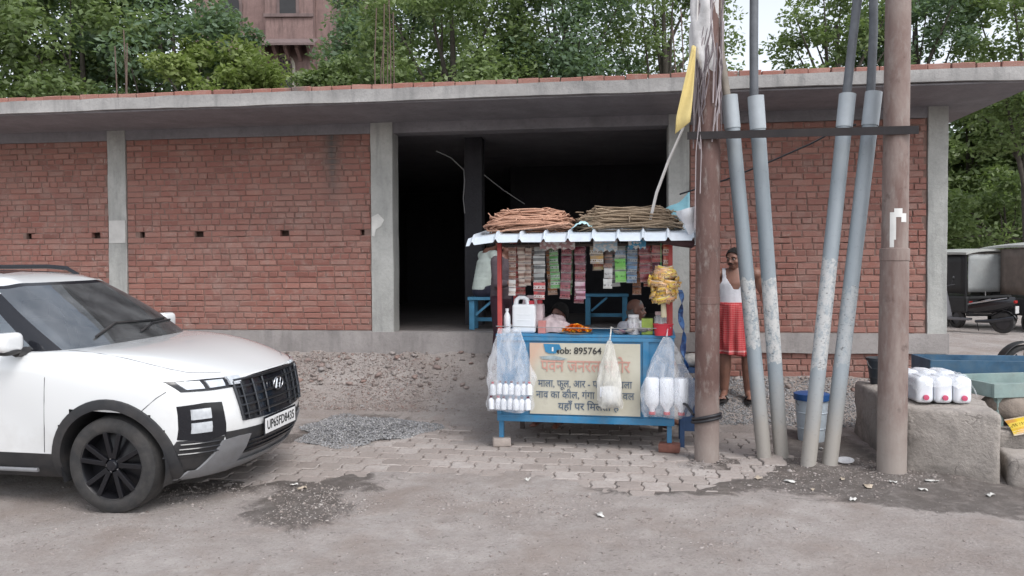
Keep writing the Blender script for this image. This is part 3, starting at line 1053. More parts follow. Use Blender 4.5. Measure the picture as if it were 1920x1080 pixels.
    mats = {"lower_cladding": M_CLAD, "skid_panel": M_SKID, "body_shell": M_PAINT, "bonnet": M_PAINT, "windscreen": M_CARGLASS, "rear_window": M_CARGLASS, "side_window": M_CARGLASS, "pillar_trim": M_GLOSSB, "roof_panel": M_PAINT, "sunroof": M_GLOSSB}
    made = {}
    for k, cells in parts.items():
        for sides in (((1, -1),) if k != "side_window" else ((1,), (-1,))):
            mb = MB()
            for side in sides:
                used = {}
                fs = []
                for (i, j) in cells:
                    q = []
                    for a in (idx(i, j), idx(i, j + 1), idx(i + 1, j + 1), idx(i + 1, j)):
                        if a not in used:
                            used[a] = len(used)
                        q.append(used[a])
                    fs.append(tuple(q))
                mb.add([(V[a].x, V[a].y * side, V[a].z) for a in used], fs)
            made[k] = mb.build(k, mats[k], car, 50, weld=True)
    # rays onto the shell
    def front(y, z, off=0.004):
        h = bvh.ray_cast(Vector((3, y, z)), Vector((-1, 0, 0)))
        p, nn = h[0], h[1]
        if p is None:
            p, nn = Vector((0.5, y, z)), Vector((1, 0, 0))
        if nn.x < 0: nn = -nn
        return p + nn * off
    def sidep(x, z, off=0.004, sd=-1):
        h = bvh.ray_cast(Vector((x, sd * 3, z)), Vector((0, -sd, 0)))
        p, nn = h[0], h[1]
        if p is None:
            p, nn = Vector((x, sd * 0.85, z)), Vector((0, sd, 0))
        if nn.y * sd < 0: nn = -nn
        return p + nn * off
    def topp(x, y, off=0.002):
        h = bvh.ray_cast(Vector((x, y, 4)), Vector((0, 0, -1)))
        return h[0] + Vector((0, 0, off))
    def fpatch(name, top, bot, mat, off=0.006, nu=16, nv=5, parent=car, depth=0.0):
        """panel on the nose between two polylines of (y,z)"""
        def along(pl, t):
            n = len(pl) - 1
            k = min(int(t * n), n - 1)
            f = t * n - k
            return (pl[k][0] + (pl[k + 1][0] - pl[k][0]) * f, pl[k][1] + (pl[k + 1][1] - pl[k][1]) * f)
        rows_ = []
        for i in range(nv + 1):
            r = []
            for j in range(nu + 1):
                a, b = along(top, j / nu), along(bot, j / nu)
                y, z = a[0] + (b[0] - a[0]) * i / nv, a[1] + (b[1] - a[1]) * i / nv
                r.append(front(y, z, off))
            rows_.append(r)
        rim = [rows_[0][j] for j in range(nu + 1)] + [rows_[i][nu] for i in range(1, nv + 1)] + [rows_[nv][j] for j in range(nu - 1, -1, -1)] + [rows_[i][0] for i in range(nv - 1, 0, -1)]
        mb = MB().grid(rows_)
        mb.grid([rim, [Vector((p.x - 0.02 - depth, p.y, p.z)) for p in rim]], closed=True)
        return mb.build(name, mat, parent, 40)
    # grille
    gt = [(-0.50, 0.80), (-0.475, 0.895), (-0.25, 0.912), (0, 0.915), (0.25, 0.912), (0.475, 0.895), (0.50, 0.80)]
    gr = fpatch("grille", [(-0.50, 0.895), (-0.25, 0.912), (0, 0.915), (0.25, 0.912), (0.50, 0.895)], [(-0.455, 0.60), (-0.2, 0.59), (0, 0.588), (0.2, 0.59), (0.455, 0.60)], M_GLOSSB, 0.005, 24, 6)
    def fbar(name, a, b, w, off, mat, parent, n=10, dz=None):
        pts = [front(a[0] + (b[0] - a[0]) * t / n, a[1] + (b[1] - a[1]) * t / n, off) for t in range(n + 1)]
        return MB().tube(pts, w, 6, up=(0, 0, 1)).build(name, mat, parent, 50)
    for z, hw in ((0.645, 0.45), (0.71, 0.465), (0.775, 0.48), (0.845, 0.485)):
        fbar("grille_bar", (-hw, z), (hw, z), 0.010, 0.012, M_DCHROME, gr, 14)
    for y in (-0.42, -0.30, -0.18, 0.18, 0.30, 0.42):
        fbar("grille_bar", (y * 0.97, 0.61), (y * 1.03, 0.885), 0.009, 0.014, M_DCHROME, gr, 6)
    fbar("grille_strip", (-0.49, 0.898), (0.49, 0.898), 0.011, 0.014, M_DCHROME, gr, 16)
    for sd in (-1, 1):
        fbar("grille_strip", (sd * 0.495, 0.89), (sd * 0.455, 0.605), 0.010, 0.014, M_DCHROME, gr, 8)
    # badge: oval ring with a slanted letter
    c = front(0, 0.80, 0.03)
    ringp = [c + Vector((0, 0.075 * math.cos(a), 0.048 * math.sin(a))) for a in [2 * math.pi * k / 28 for k in range(29)]]
    badge = MB().tube(ringp, 0.0075, 6, cap=False)
    for dy in (-0.026, 0.026):
        badge.tube([c + Vector((0, dy - 0.012, -0.036)), c + Vector((0, dy + 0.012, 0.036))], 0.0085, 6)
    badge.tube([c + Vector((0, -0.028, -0.008)), c + Vector((0, 0.028, 0.008))], 0.0075, 6)
    badge.build("badge", M_CHROME, gr, 60)
    # lamps
    for sd in (-1, 1):
        h = fpatch("headlamp", [(sd * 0.50, 0.925), (sd * 0.66, 0.932), (sd * 0.83, 0.935)], [(sd * 0.50, 0.855), (sd * 0.66, 0.855), (sd * 0.795, 0.862)], M_GLOSSB, 0.005, 14, 4)
        fpatch("lamp_lens", [(sd * 0.555, 0.915), (sd * 0.665, 0.918)], [(sd * 0.555, 0.872), (sd * 0.655, 0.872)], M_LAMP, 0.012, 6, 2, h)
        fpatch("lamp_lens", [(sd * 0.695, 0.922), (sd * 0.80, 0.926)], [(sd * 0.685, 0.872), (sd * 0.772, 0.876)], M_LAMP, 0.012, 6, 2, h)
        fpatch("lamp_lens", [(sd * 0.415, 0.916), (sd * 0.52, 0.921)], [(sd * 0.43, 0.868), (sd * 0.515, 0.870)], M_LAMP, 0.020, 4, 2, h)
        pod = fpatch("lamp_pod", [(sd * 0.60, 0.765), (sd * 0.70, 0.775), (sd * 0.815, 0.765)], [(sd * 0.585, 0.53), (sd * 0.70, 0.50), (sd * 0.81, 0.53)], M_GLOSSB, 0.006, 10, 6)
        for z in (0.70, 0.605):
            fpatch("lamp_lens", [(sd * 0.675, z + 0.036), (sd * 0.765, z + 0.036)], [(sd * 0.675, z - 0.036), (sd * 0.765, z - 0.036)], M_LAMP, 0.014, 4, 4, pod)
        vent = fpatch("bumper_vent", [(sd * 0.59, 0.52), (sd * 0.81, 0.52)], [(sd * 0.62, 0.40), (sd * 0.83, 0.40)], M_CLAD, 0.006, 8, 4)
        for z in (0.425, 0.46, 0.495):
            fbar("vent_slat", (sd * 0.62, z), (sd * 0.80, z), 0.007, 0.012, M_GLOSSB, vent, 6)
    # bumper, plate
    low = fpatch("bumper_grille", [(-0.60, 0.545), (-0.3, 0.535), (0, 0.53), (0.3, 0.535), (0.60, 0.545)], [(-0.52, 0.345), (-0.3, 0.335), (0, 0.33), (0.3, 0.335), (0.52, 0.345)], M_CLAD, 0.005, 22, 5)
    for z in (0.365, 0.40, 0.435):
        fbar("bumper_slat", (-0.40, z), (0.42, z), 0.008, 0.010, M_GLOSSB, low, 14)
    for sd in (-1, 1):
        fpatch("skid_plate", [(sd * 0.38, 0.495), (sd * 0.48, 0.50), (sd * 0.60, 0.49)], [(sd * 0.42, 0.25), (sd * 0.56, 0.252), (sd * 0.70, 0.258)], M_SKID, 0.018, 10, 8)
    fpatch("skid_plate", [(-0.72, 0.30), (0, 0.29), (0.72, 0.30)], [(-0.74, 0.235), (0, 0.228), (0.74, 0.235)], M_SKID, 0.020, 24, 3)
    pc = front(0, 0.515, 0.02)
    pl = MB().box(pc, (0.006, 0.50, 0.115)).build("number_plate", pm("plate_white", (0.74, 0.74, 0.74), 0.35, 0.05), car, None, bevel=0.002)
    text("plate_lettering", "UP65FD8435", 0.098, pm("plate_black", (0.012, 0.012, 0.012), 0.5), pl, (pc.x + 0.0042, 0, pc.z), (R(90), 0, R(90)), 0.0006, 0.86, 0.0015)
    MB().box((pc.x - 0.004, 0, pc.z), (0.006, 0.53, 0.145)).build("plate_frame", M_GLOSSB, car, None, bevel=0.002)
    # arch cladding
    for (wx, wz) in WB:
        for sd in (-1, 1):
            pr = []
            for r, off in ((0.405, -0.03), (0.405, 0.016), (0.44, 0.020), (0.472, 0.014), (0.478, -0.004)):
                row = []
                for k in range(33):
                    a = R(-18) + R(216) * k / 32
                    x, z = wx + r * math.cos(a), wz + r * math.sin(a)
                    row.append(sidep(x, max(z, 0.225), off, sd))
                pr.append(row)
            MB().grid(pr).build("arch_cladding", M_CLAD, car, 50)
            ln = []
            for yy in (0.86, 0.55):
                ln.append([Vector((wx + 0.412 * math.cos(R(-20) + R(220) * k / 24), sd * yy, max(0.2, wz + 0.412 * math.sin(R(-20) + R(220) * k / 24)))) for k in range(25)])
            MB().grid(ln).build("arch_liner", M_CLAD, car, 50)
    MB().box((-1.42, 0, 0.30), (3.5, 1.30, 0.16)).build("underbody", M_CLAD, car, None)
    # silver sill strip
    for sd in (-1, 1):
        MB().tube([sidep(-0.62 - 1.45 * k / 10, 0.285, 0.012, sd) for k in range(11)], 0.016, 6).build("sill_strip", M_SKID, car, 60)
    # panel gaps, thin dark tubes painted for the shade in the seams
    M_GAP = pm("panel_gap_seal", (0.10, 0.105, 0.11), 0.7, 0.1)
    def line(pts, w=0.0032, name="panel_gap"):
        MB().tube(pts, w, 5).build(name, M_GAP, car, 60)
    for sd in (-1, 1):
        line([sidep(-0.535, 0.42, 0.0, sd), sidep(-0.515, 0.6, 0.0, sd), sidep(-0.50, 0.8, 0.0, sd), sidep(-0.495, 0.95, 0.0, sd), sidep(-0.49, 1.06, 0.0, sd)])
        line([sidep(-1.66, 0.42 + 0.1 * k, 0.0, sd) for k in range(8)])
        pts = [(-0.42, 0.735), (-0.34, 0.742), (-0.15, 0.752), (0.06, 0.752), (0.22, 0.742), (0.36, 0.715), (0.47, 0.67), (0.56, 0.58), (0.62, 0.48)]
        line([topp(x, sd * y, 0.0) for x, y in pts])
        line([sidep(0.20, 0.69, 0.0, sd), sidep(0.28, 0.76, 0.0, sd), sidep(0.36, 0.83, 0.0, sd), sidep(0.42, 0.87, 0.0, sd)])
    # mirrors, wipers, rails
    for sd in (-1, 1):
        M_ = Matrix.Rotation(R(8) * sd, 3, 'Z')
        mx_ = -0.73 if sd < 0 else -0.80
        mr = MB().box((mx_, sd * 0.955, 1.215), (0.14, 0.20, 0.14))
        o = mr.build("door_mirror", M_PAINT, car, 60, bevel=0.055, seg=4)
        MB().ball((mx_, sd * 0.945, 1.150), (0.072, 0.10, 0.03), 18, 8).tube([(-0.72, sd * 0.76, 1.13), (mx_ + 0.02, sd * 0.90, 1.14)], 0.035, 8).build("mirror_base", M_CLAD, o, 60)
        rp = [(-1.38, sd * 0.555, rz(-1.38) - 0.01), (-1.50, sd * 0.56, rz(-1.5) + 0.035), (-1.7, sd * 0.56, rz(-1.7) + 0.045), (-2.2, sd * 0.56, rz(-2.2) + 0.045), (-2.7, sd * 0.56, rz(-2.7) + 0.04), (-2.95, sd * 0.55, rz(-2.95) + 0.02), (-3.05, sd * 0.55, rz(-3.05) - 0.01)]
        MB().tube(rp, [0.016, 0.02, 0.02, 0.02, 0.02, 0.02, 0.014], 8).build("roof_rail", M_GLOSSB, car, 60)
        MB().box((-3.425, sd * 0.62, 1.0), (0.03, 0.35, 0.09)).build("tail_lamp", pm("tail_lamp_red", (0.35, 0.02, 0.02), 0.15), car, None, bevel=0.01)
    MB().tube([topp(-0.42, -0.45, 0.02), topp(-0.52, -0.1, 0.015), topp(-0.50, 0.35, 0.015), topp(-0.53, 0.55, 0.012)], 0.010, 6).build("wiper", M_CLAD, car, 60)
    MB().tube([topp(-0.40, 0.05, 0.02), topp(-0.47, 0.3, 0.015), topp(-0.52, 0.62, 0.014)], 0.009, 6).build("wiper", M_CLAD, car, 60)
    # wheels
    def wheel(wx, sd):
        Mx = Matrix.Rotation(R(90) * (1 if sd < 0 else -1), 3, 'X')
        w = MB()
        yc = sd * 0.765
        C = (wx, yc, 0.345)
        w.lathe([(0.0, 0.055), (0.06, 0.06), (0.10, 0.045), (0.225, 0.02), (0.243, 0.055), (0.252, 0.105), (0.243, 0.112), (0.232, 0.098), (0.225, 0.02)], 48, C, Mx)
        hub = w.build("wheel", M_RIM, car, 35)
        ty = MB().lathe([(0.236, -0.11), (0.262, -0.118), (0.305, -0.118), (0.335, -0.10), (0.345, -0.06), (0.345, 0.06), (0.335, 0.10), (0.305, 0.118), (0.262, 0.118), (0.236, 0.108)], 64, C, Mx, cap=False)
        ty.build("tyre", M_TYRE, hub, 40)
        for k in range(5):
            for e in (-0.16, 0.16):
                a = 2 * math.pi * k / 5 + 0.25
                r0, r1 = 0.05, 0.238
                p0 = Vector((r0 * math.cos(a + e * 1.2), r0 * math.sin(a + e * 1.2), 0.085))
                p1 = Vector((r1 * math.cos(a + e * 1.5), r1 * math.sin(a + e * 1.5), 0.098))
                MB().bar(Mx @ p0 + Vector(C), Mx @ p1 + Vector(C), 0.034, 0.03, up=Mx @ Vector((0, 0, 1))).build("spoke", M_RIM, hub, None, bevel=0.004)
        MB().lathe([(0.0, 0.112), (0.035, 0.11), (0.045, 0.095), (0.05, 0.05)], 20, C, Mx).build("hub_cap", M_GLOSSB, hub, 40)
        MB().lathe([(0.0, -0.02), (0.17, -0.02), (0.17, 0.0), (0.0, 0.0)], 32, C, Mx).build("brake_disc", M_DCHROME, hub, 40)
        for k in range(5):
            a = 2 * math.pi * (k + 0.5) / 5
            MB().lathe([(0.0, 0.095), (0.009, 0.094), (0.009, 0.06)], 8, Vector(C) + Mx @ Vector((0.052 * math.cos(a), 0.052 * math.sin(a), 0)), Mx).build("wheel_nut", M_CHROME, hub, 40)
    for wx, _ in WB:
        for sd in (-1, 1):
            wheel(wx, sd)
    # cabin
    MB().box((-0.80, 0, 0.98), (0.34, 1.30, 0.20)).build("dashboard", M_SEATS, car, 40, bevel=0.06, seg=3)
    for sd in (-1, 1):
        s_ = MB().box((-1.55, sd * 0.36, 0.95), (0.16, 0.46, 0.62), Matrix.Rotation(R(-14), 3, 'Y')).build("seat", M_SEATS, car, 40, bevel=0.05, seg=3)
        MB().box((-1.66, sd * 0.36, 1.36), (0.09, 0.24, 0.17)).build("headrest", M_SEATS, s_, 40, bevel=0.03, seg=3)
    MB().lathe([(0.175, 0), (0.188, 0.012), (0.20, 0), (0.188, -0.012), (0.175, 0)], 28, (-1.08, -0.36, 1.08), Matrix.Rotation(R(65), 3, 'Y'), cap=False).build("steering_wheel", M_SEATS, car, 60)
    MB().box((-1.9, 0, 0.42), (2.6, 1.3, 0.08)).build("cabin_floor", M_SEATS, car, None)
    return car
build_car()
# ------------------------------------------------------------------ poles and conduits
def rusty_pole_mat(name, a, b, base_dust=0.6):
    t = NT(name)
    p = t.pos()
    c = t.ramp(t.noise(3.0, 8, 0.68, t.mapping(p, (1.6, 1.6, 0.5)), 0.4), [(0.32, a), (0.66, b)])
    c = t.mix(t.ramp(t.noise(16, 7, 0.7, t.mapping(p, (1, 1, 0.35))), [(0.52, 0.0), (0.72, 0.7)]), c, (0.30, 0.27, 0.25))
    c = t.mix(t.ramp(t.noise(7, 6, 0.6, p), [(0.60, 0.0), (0.72, 0.7)]), c, (0.07, 0.045, 0.04))
    z = t.sep(p)[2]
    d = t.ramp(t.math('ADD', z, t.math('MULTIPLY', t.noise(4, 5, 0.6, p), 0.5)), [(0.45, 1.0), (0.95, 0.0)])
    c = t.mix(t.math('MULTIPLY', d, base_dust), c, (0.36, 0.32, 0.29))
    t.base(c)
    t.set(Roughness=0.8, Metallic=0.1)
    t.bump(t.noise(45, 6, 0.7, p), 0.4, 0.006)
    return t.m
M_POLE1 = rusty_pole_mat("rust_brown_pole", (0.100, 0.055, 0.047), (0.170, 0.105, 0.092))
M_POLE2 = rusty_pole_mat("grey_rust_pole", (0.155, 0.095, 0.082), (0.285, 0.232, 0.210), 0.8)

def pole(label, x, y, prof, mat, tilt=(0, 0)):
    z0 = gz(x, y) - 0.25
    t = thing("utility_pole", label, "pole", (x, y, z0), group="steel utility poles")
    mb = MB()
    pts, rr = [], []
    for (z, r) in prof:
        pts.append((tilt[0] * z, tilt[1] * z, z)); rr.append(r)
    mb.tube(pts, rr, 32)
    sh = mb.build("shaft", mat, t, 40)
    return t
pole1 = pole("dark rust brown steel pole beside the food cart with a cable round its foot", 1.69, 6.71, [(0, .105), (1.6, .104), (1.602, .107), (1.66, .107), (1.662, .103), (3.0, .101), (3.35, .100), (6.2, .095)], M_POLE1, (0.004, 0))
pole2 = pole("pale worn steel pole in front of the stone parapet with a white paint mark", 3.09, 6.28, [(0, .112), (1.25, .112), (1.95, .108), (1.955, .113), (2.05, .113), (2.055, .100), (3.3, .097), (6.2, .090)], M_POLE2, (0.008, 0))
# painted mark and scraps on the poles
M_WPAINT = pm("white_paint_mark", (0.68, 0.68, 0.66), 0.7, 0.1)
def pole_mark(parent, rad, cells, mat, name="paint_mark", ang0=-90):
    mb = MB()
    for (a0, a1, z0, z1) in cells:
        rows = []
        for k in range(7):
            a = R(ang0 + a0 + (a1 - a0) * k / 6)
            rows.append([(rad * math.cos(a), rad * math.sin(a), z0), (rad * math.cos(a), rad * math.sin(a), z1)])
        mb.grid(rows)
    return mb.build(name, mat, parent, 60)
off = -gz(3.09, 6.28) + 0.25
q = pole_mark(pole2, 0.1015, [(-48, -22, 2.12, 2.34), (-30, 5, 2.30, 2.37), (0, 26, 2.26, 2.33), (-48, -30, 2.06, 2.12)], M_WPAINT)
q.location = (0.018, 0, 0)
# cable loop at the foot of the first pole
mb = MB()
pts = []
for k in range(41):
    a = R(-200 + 360 * k / 40 * 1.0)
    pts.append((0.118 * math.cos(a), 0.118 * math.sin(a), 0.62 + 0.03 * math.sin(a * 1.0 + 2.2)))
mb.tube(pts, 0.014, 8, cap=False)
mb.tube([(p[0] * 1.05, p[1] * 1.05, p[2] - 0.03) for p in pts], 0.012, 8, cap=False)
mb.tube([(-0.115, 0.0, 0.63), (-0.15, 0.1, 0.70), (-0.22, 0.25, 0.72), (-0.30, 0.4, 0.75)], 0.012, 8)
tag(mb.build("cable_loop", M_BLACK, None, 60, loc=(1.69, 6.71, gz(1.69, 6.71) - 0.25)), "black cable tied round the foot of the brown pole", "cable")

# wrap of cloth and wires on the first pole
M_CLOTH_G = pm("grey_white_cloth", (0.55, 0.54, 0.54), 0.85, 0.2, 7, 0.5, 40, 0.01)
random.seed(21)
rows = []
for i in range(22):
    z = 3.30 + 0.9 * i / 21
    row = []
    for k in range(36):
        a = 2 * math.pi * k / 36
        rr = 0.118 + 0.035 * float(fbm(np.array(math.cos(a) * 2.2 + 5), np.array(math.sin(a) * 2.2), 3, np.array(z * 3.0))) * 2 + 0.012 * math.sin(5 * a + z * 9) - 0.055 * max(0, 1 - i / 4)
        row.append((1.70 + rr * math.cos(a) - 0.03, 6.71 + rr * math.sin(a), z - 0.06 * math.cos(a)))
    rows.append(row)
tag(MB().grid(rows, closed=True).build("cloth_wrap", M_CLOTH_G, None, 60), "grey white cloth wrapped round the top of the brown pole", "cloth")
M_PWIRE = pm("pale_dusty_wire", (0.34, 0.30, 0.31), 0.7, 0.2)
M_PWIRE2 = pm("grey_purple_wire", (0.15, 0.125, 0.135), 0.7, 0.2)
wires = thing("wire_bundle", "tangle of thin pale wires hanging down the brown pole", "wires", (0, 0, 0))
for k in range(30):
    a0 = R(random.uniform(-160, -20))
    a1 = a0 - R(random.uniform(-10, 70))
    zt, zb = random.uniform(3.55, 4.3), random.uniform(2.72, 3.15)
    pts = []
    for j in range(9):
        f = j / 8
        a = a0 + (a1 - a0) * f + random.uniform(-.12, .12)
        rr = 0.118 + random.uniform(0, 0.018)
        pts.append((1.70 + rr * math.cos(a), 6.71 + rr * math.sin(a), zt + (zb - zt) * f))
    MB().tube(pts, random.uniform(0.003, 0.007), 5).build("wire", random.choice((M_PWIRE, M_PWIRE, M_PWIRE2)), wires, 60)
for (x0, zz) in ((1.555, 2.05), (1.60, 2.35)):
    MB().tube([(1.60, 6.60, 3.0), (x0 + .01, 6.58, 2.7), (x0, 6.58, zz)], 0.004, 5).build("wire", M_PWIRE, wires, 60)

# angle iron across
M_ANGLE = pm("black_angle_iron", (0.014, 0.012, 0.014), 0.8, 0.3, 14, 0.3, 60, dirt=0.3, dcol=(0.06, 0.042, 0.036))
A0, A1 = Vector((1.50, 6.62, 2.845)), Vector((3.22, 6.135, 2.80))
mb = MB()
mb.bar(A0, A1, 0.008, 0.065)
mb.bar(A0 + Vector((0.01, 0.034, 0.028)), A1 + Vector((0.01, 0.034, 0.028)), 0.06, 0.008)
bar_o = tag(mb.build("angle_iron", M_ANGLE, None, None), "black angle iron bar bolted across both poles and the conduits", "iron bar")

# conduits
def conduit_mat(name, postz0, postz1, amount):
    t = NT(name)
    p = t.pos()
    c = t.ramp(t.noise(2.4, 7, 0.6, t.mapping(p, (1, 1, 0.3))), [(0.3, (0.205, 0.245, 0.275)), (0.7, (0.325, 0.365, 0.395))])
    z = t.sep(p)[2]
    zn = t.math('ADD', z, t.math('MULTIPLY', t.math('SUBTRACT', t.noise(8, 5, 0.6, p), 0.5), 0.35))
    band = t.math('MULTIPLY', t.ramp(zn, [(0.0, 0.0), (1.0, 1.0)]), 1.0)
    b1 = t.math('MULTIPLY', t.math('GREATER_THAN', zn, postz0), t.math('LESS_THAN', zn, postz1))
    paper = t.math('MULTIPLY', b1, t.ramp(t.noise(22, 8, 0.75, t.mapping(p, (1, 1, 0.7))), [(0.40, 0.0), (0.52, amount)]))
    c = t.mix(paper, c, (0.52, 0.52, 0.51))
    ink = t.math('MULTIPLY', b1, t.ramp(t.noise(60, 4, 0.6, t.mapping(p, (0.5, 0.5, 1.3))), [(0.60, 0.0), (0.66, 0.8)]))
    c = t.mix(ink, c, (0.07, 0.07, 0.075))
    d = t.ramp(zn, [(0.30, 0.95), (0.85, 0.0)])
    c = t.mix(d, c, (0.34, 0.315, 0.285))
    c = t.mix(t.ramp(t.noise(30, 6, 0.7, p), [(0.58, 0.0), (0.75, 0.5)]), c, (0.15, 0.15, 0.145))
    t.base(c)
    t.set(Roughness=0.5)
    t.bump(t.noise(40, 5, 0.7, p), 0.25, 0.004)
    return t.m
M_CABLE = pm("grey_power_cable", (0.115, 0.125, 0.14), 0.6, 0.2, 10, 0.2, 50)
M_CABLE2 = pm("dusty_power_cable", (0.23, 0.205, 0.175), 0.75, 0.2, 10, 0.2, 50)
def conduit(label, base, top, r, mat, cable_pts, cmat, cr):
    x, y = base
    b = Vector((x, y, gz(x, y) - 0.1))
    tp = Vector(top)
    t = thing("conduit", label, "pipe", b, group="grey conduits between the poles")
    d = tp - b
    mid = d * 0.5 + Vector((0, 0.01, 0))
    mb = MB()
    pts = [d * f for f in (0, 0.1, 0.3, 0.5, 0.7, 0.9, 1.0)]
    mb.tube(pts, [r * 0.98, r, r, r * 1.0, r, r, r], 24, cap=False)
    mb.tube([pts[-1], pts[-2] + (pts[-1] - pts[-2]) * 0.2], r * 0.9, 24, cap=False)
    mb.build("pipe", mat, t, 40)
    sl = MB().tube([d * 0.915, d * 1.003], [r * 1.09, r * 1.09], 24, cap=False)
    sl.build("sleeve", pm("pale_conduit_sleeve", (0.38, 0.42, 0.45), 0.5, 0.12, 5, 0.2, 40), t, 40)
    cp = [Vector(p) - b for p in cable_pts]
    MB().tube([d * 0.86] + cp, cr, 14).build("cable", cmat, t, 40)
    return t
conduit("grey conduit next to the brown pole, leftmost of the four leaning pipes", (2.22, 6.77), (1.905, 6.78, 3.21), 0.063, conduit_mat("conduit_pvc_a", 1.05, 1.62, 0.8), [(1.875, 6.78, 3.25), (1.83, 6.80, 3.6), (1.80, 6.82, 4.4), (1.78, 6.85, 5.2)], M_CABLE2, 0.036)
conduit("grey conduit covered with poster scraps, second from the brown pole", (2.375, 6.79), (2.115, 6.72, 3.19), 0.063, conduit_mat("conduit_pvc_b", 0.88, 1.62, 0.95), [(2.10, 6.72, 3.22), (2.10, 6.73, 3.7), (2.11, 6.75, 4.5), (2.11, 6.78, 5.3)], M_CABLE, 0.037)
conduit("grey conduit with white scraps, leaning right, second from the pale pole", (2.475, 6.47), (2.865, 6.62, 3.18), 0.063, conduit_mat("conduit_pvc_c", 0.85, 1.75, 0.85), [(2.86, 6.62, 3.22), (2.92, 6.64, 3.7), (3.02, 6.68, 4.4), (3.12, 6.7, 5.2)], M_CABLE, 0.037)
conduit("grey conduit nearest the pale pole, leaning towards its top", (2.655, 6.47), (3.055, 6.55, 3.18), 0.063, conduit_mat("conduit_pvc_d", 0.9, 1.55, 0.45), [(3.03, 6.55, 3.22), (3.06, 6.57, 3.7), (3.07, 6.60, 4.4), (3.07, 6.62, 5.2)], M_CABLE, 0.036)
# strap rising to the third conduit
mb = MB()
mb.tube([(1.55, 7.15, 2.40), (1.95, 7.05, 2.52), (2.3, 6.95, 2.66), (2.62, 6.8, 2.80), (2.80, 6.68, 2.90), (2.93, 6.60, 2.93)], 0.016, 8, flat=0.5)
tag(mb.build("black_strap", M_BLACK, None, 60), "black strap slung from the cart tarp up to a conduit", "strap")

# ------------------------------------------------------------------ the food cart
CART = thing("vendor_cart", "blue wooden street cart with corrugated roof and printed board parked before the doorway", "cart", (-0.145, 7.36, 0.0), (0, 0, R(-10.5)))
CM = Matrix.Translation((-0.145, 7.36, 0.0)) @ Matrix.Rotation(R(-10.5), 4, 'Z')
CROT = (0, 0, R(-10.5))
def cw(x, y, z):
    return tuple(CM @ Vector((x, y, z)))
M_BLUE = pm("worn_blue_paint", (0.022, 0.19, 0.38), 0.5, 0.2, 5, 0.25, 40, 0.003, dirt=0.5, dcol=(0.15, 0.20, 0.24), dscale=7)
M_RED = pm("red_painted_post", (0.42, 0.045, 0.04), 0.5, 0.2, 9, 0.15, 40, dirt=0.3, dcol=(0.2, 0.1, 0.09))
M_WOODIN = pm("dark_cart_wood", (0.07, 0.055, 0.05), 0.8, 0.3)
def cbox(name, x0, x1, y0, y1, z0, z1, mat, parent=None, bevel=0.004):
    return MB().box(((x0 + x1) / 2, (y0 + y1) / 2, (z0 + z1) / 2), (x1 - x0, y1 - y0, z1 - z0)).build(name, mat, parent or CART, None, bevel=bevel)
CW = 1.655
front_panel = cbox("front_panel", 0.0, CW, 0.0, 0.022, 0.30, 1.075, M_BLUE)
cbox("side_panel", 0.0, 0.022, 0.024, 0.86, 0.30, 1.075, M_BLUE)
cbox("side_panel", CW - 0.022, CW, 0.024, 0.86, 0.30, 1.075, M_BLUE)
cbox("back_panel", 0.03, CW - 0.03, 0.85, 0.87, 0.35, 1.0, M_WOODIN)
cbox("tray_floor", 0.024, CW - 0.024, 0.024, 0.85, 0.31, 0.34, M_WOODIN)
cbox("counter_top", -0.01, CW + 0.01, -0.012, 0.88, 1.078, 1.103, M_BLUE)
for (x0, x1, z0, z1) in ((0, CW, 0.272, 0.335), (0, 0.045, 0.335, 1.04), (CW - 0.045, CW, 0.335, 1.04), (0, CW, 1.04, 1.075), (1.37, 1.425, 0.335, 1.04)):
    cbox("frame_rail", x0, x1, -0.016, -0.002, z0, z1, M_BLUE)
for (x, y) in ((0.035, 0.03), (CW - 0.045, 0.03), (0.10, 0.82), (CW - 0.12, 0.82)):
    wx, wy, _ = cw(x, y, 0)
    g0 = gz(wx, wy)
    bot = g0 + (0.078 if y < 0.1 else 0.0)
    cbox("leg", x - 0.022, x + 0.022, y - 0.022, y + 0.022, bot, 0.31, M_BLUE if y < 0.1 else M_WOODIN)
for (x, y) in ((0.025, 0.02), (CW - 0.035, 0.02), (0.03, 0.84), (CW - 0.04, 0.84)):
    cbox("roof_post", x - 0.02, x + 0.02, y - 0.02, y + 0.02, 1.103, 2.00 + (0.10 if y > 0.5 else 0), M_RED)
# support blocks
def support(x, y, label, mat, s, rz):
    wx, wy, _ = cw(x, y, 0)
    g0 = gz(wx, wy)
    o = MB().box((0, 0, 0), s).build("support_block", mat, None, 40, bevel=0.012, seg=2, jitter=0.002)
    o.location = (wx, wy, g0 + 0.036); o.rotation_euler = (0, 0, rz)
    tag(o, label, "block")
support(0.035, 0.02, "pale stone block under the left front leg of the cart", pm("pale_stone", (0.36, 0.31, 0.28), 0.9, 0.2, 12, 0.5, 40, 0.01), (0.17, 0.11, 0.082), 0.1)
support(CW - 0.045, 0.02, "dark red brick under the right front leg of the cart", pm("dark_red_brick", (0.20, 0.085, 0.065), 0.9, 0.3, 12, 0.5, 40, 0.01), (0.19, 0.11, 0.082), -0.3)

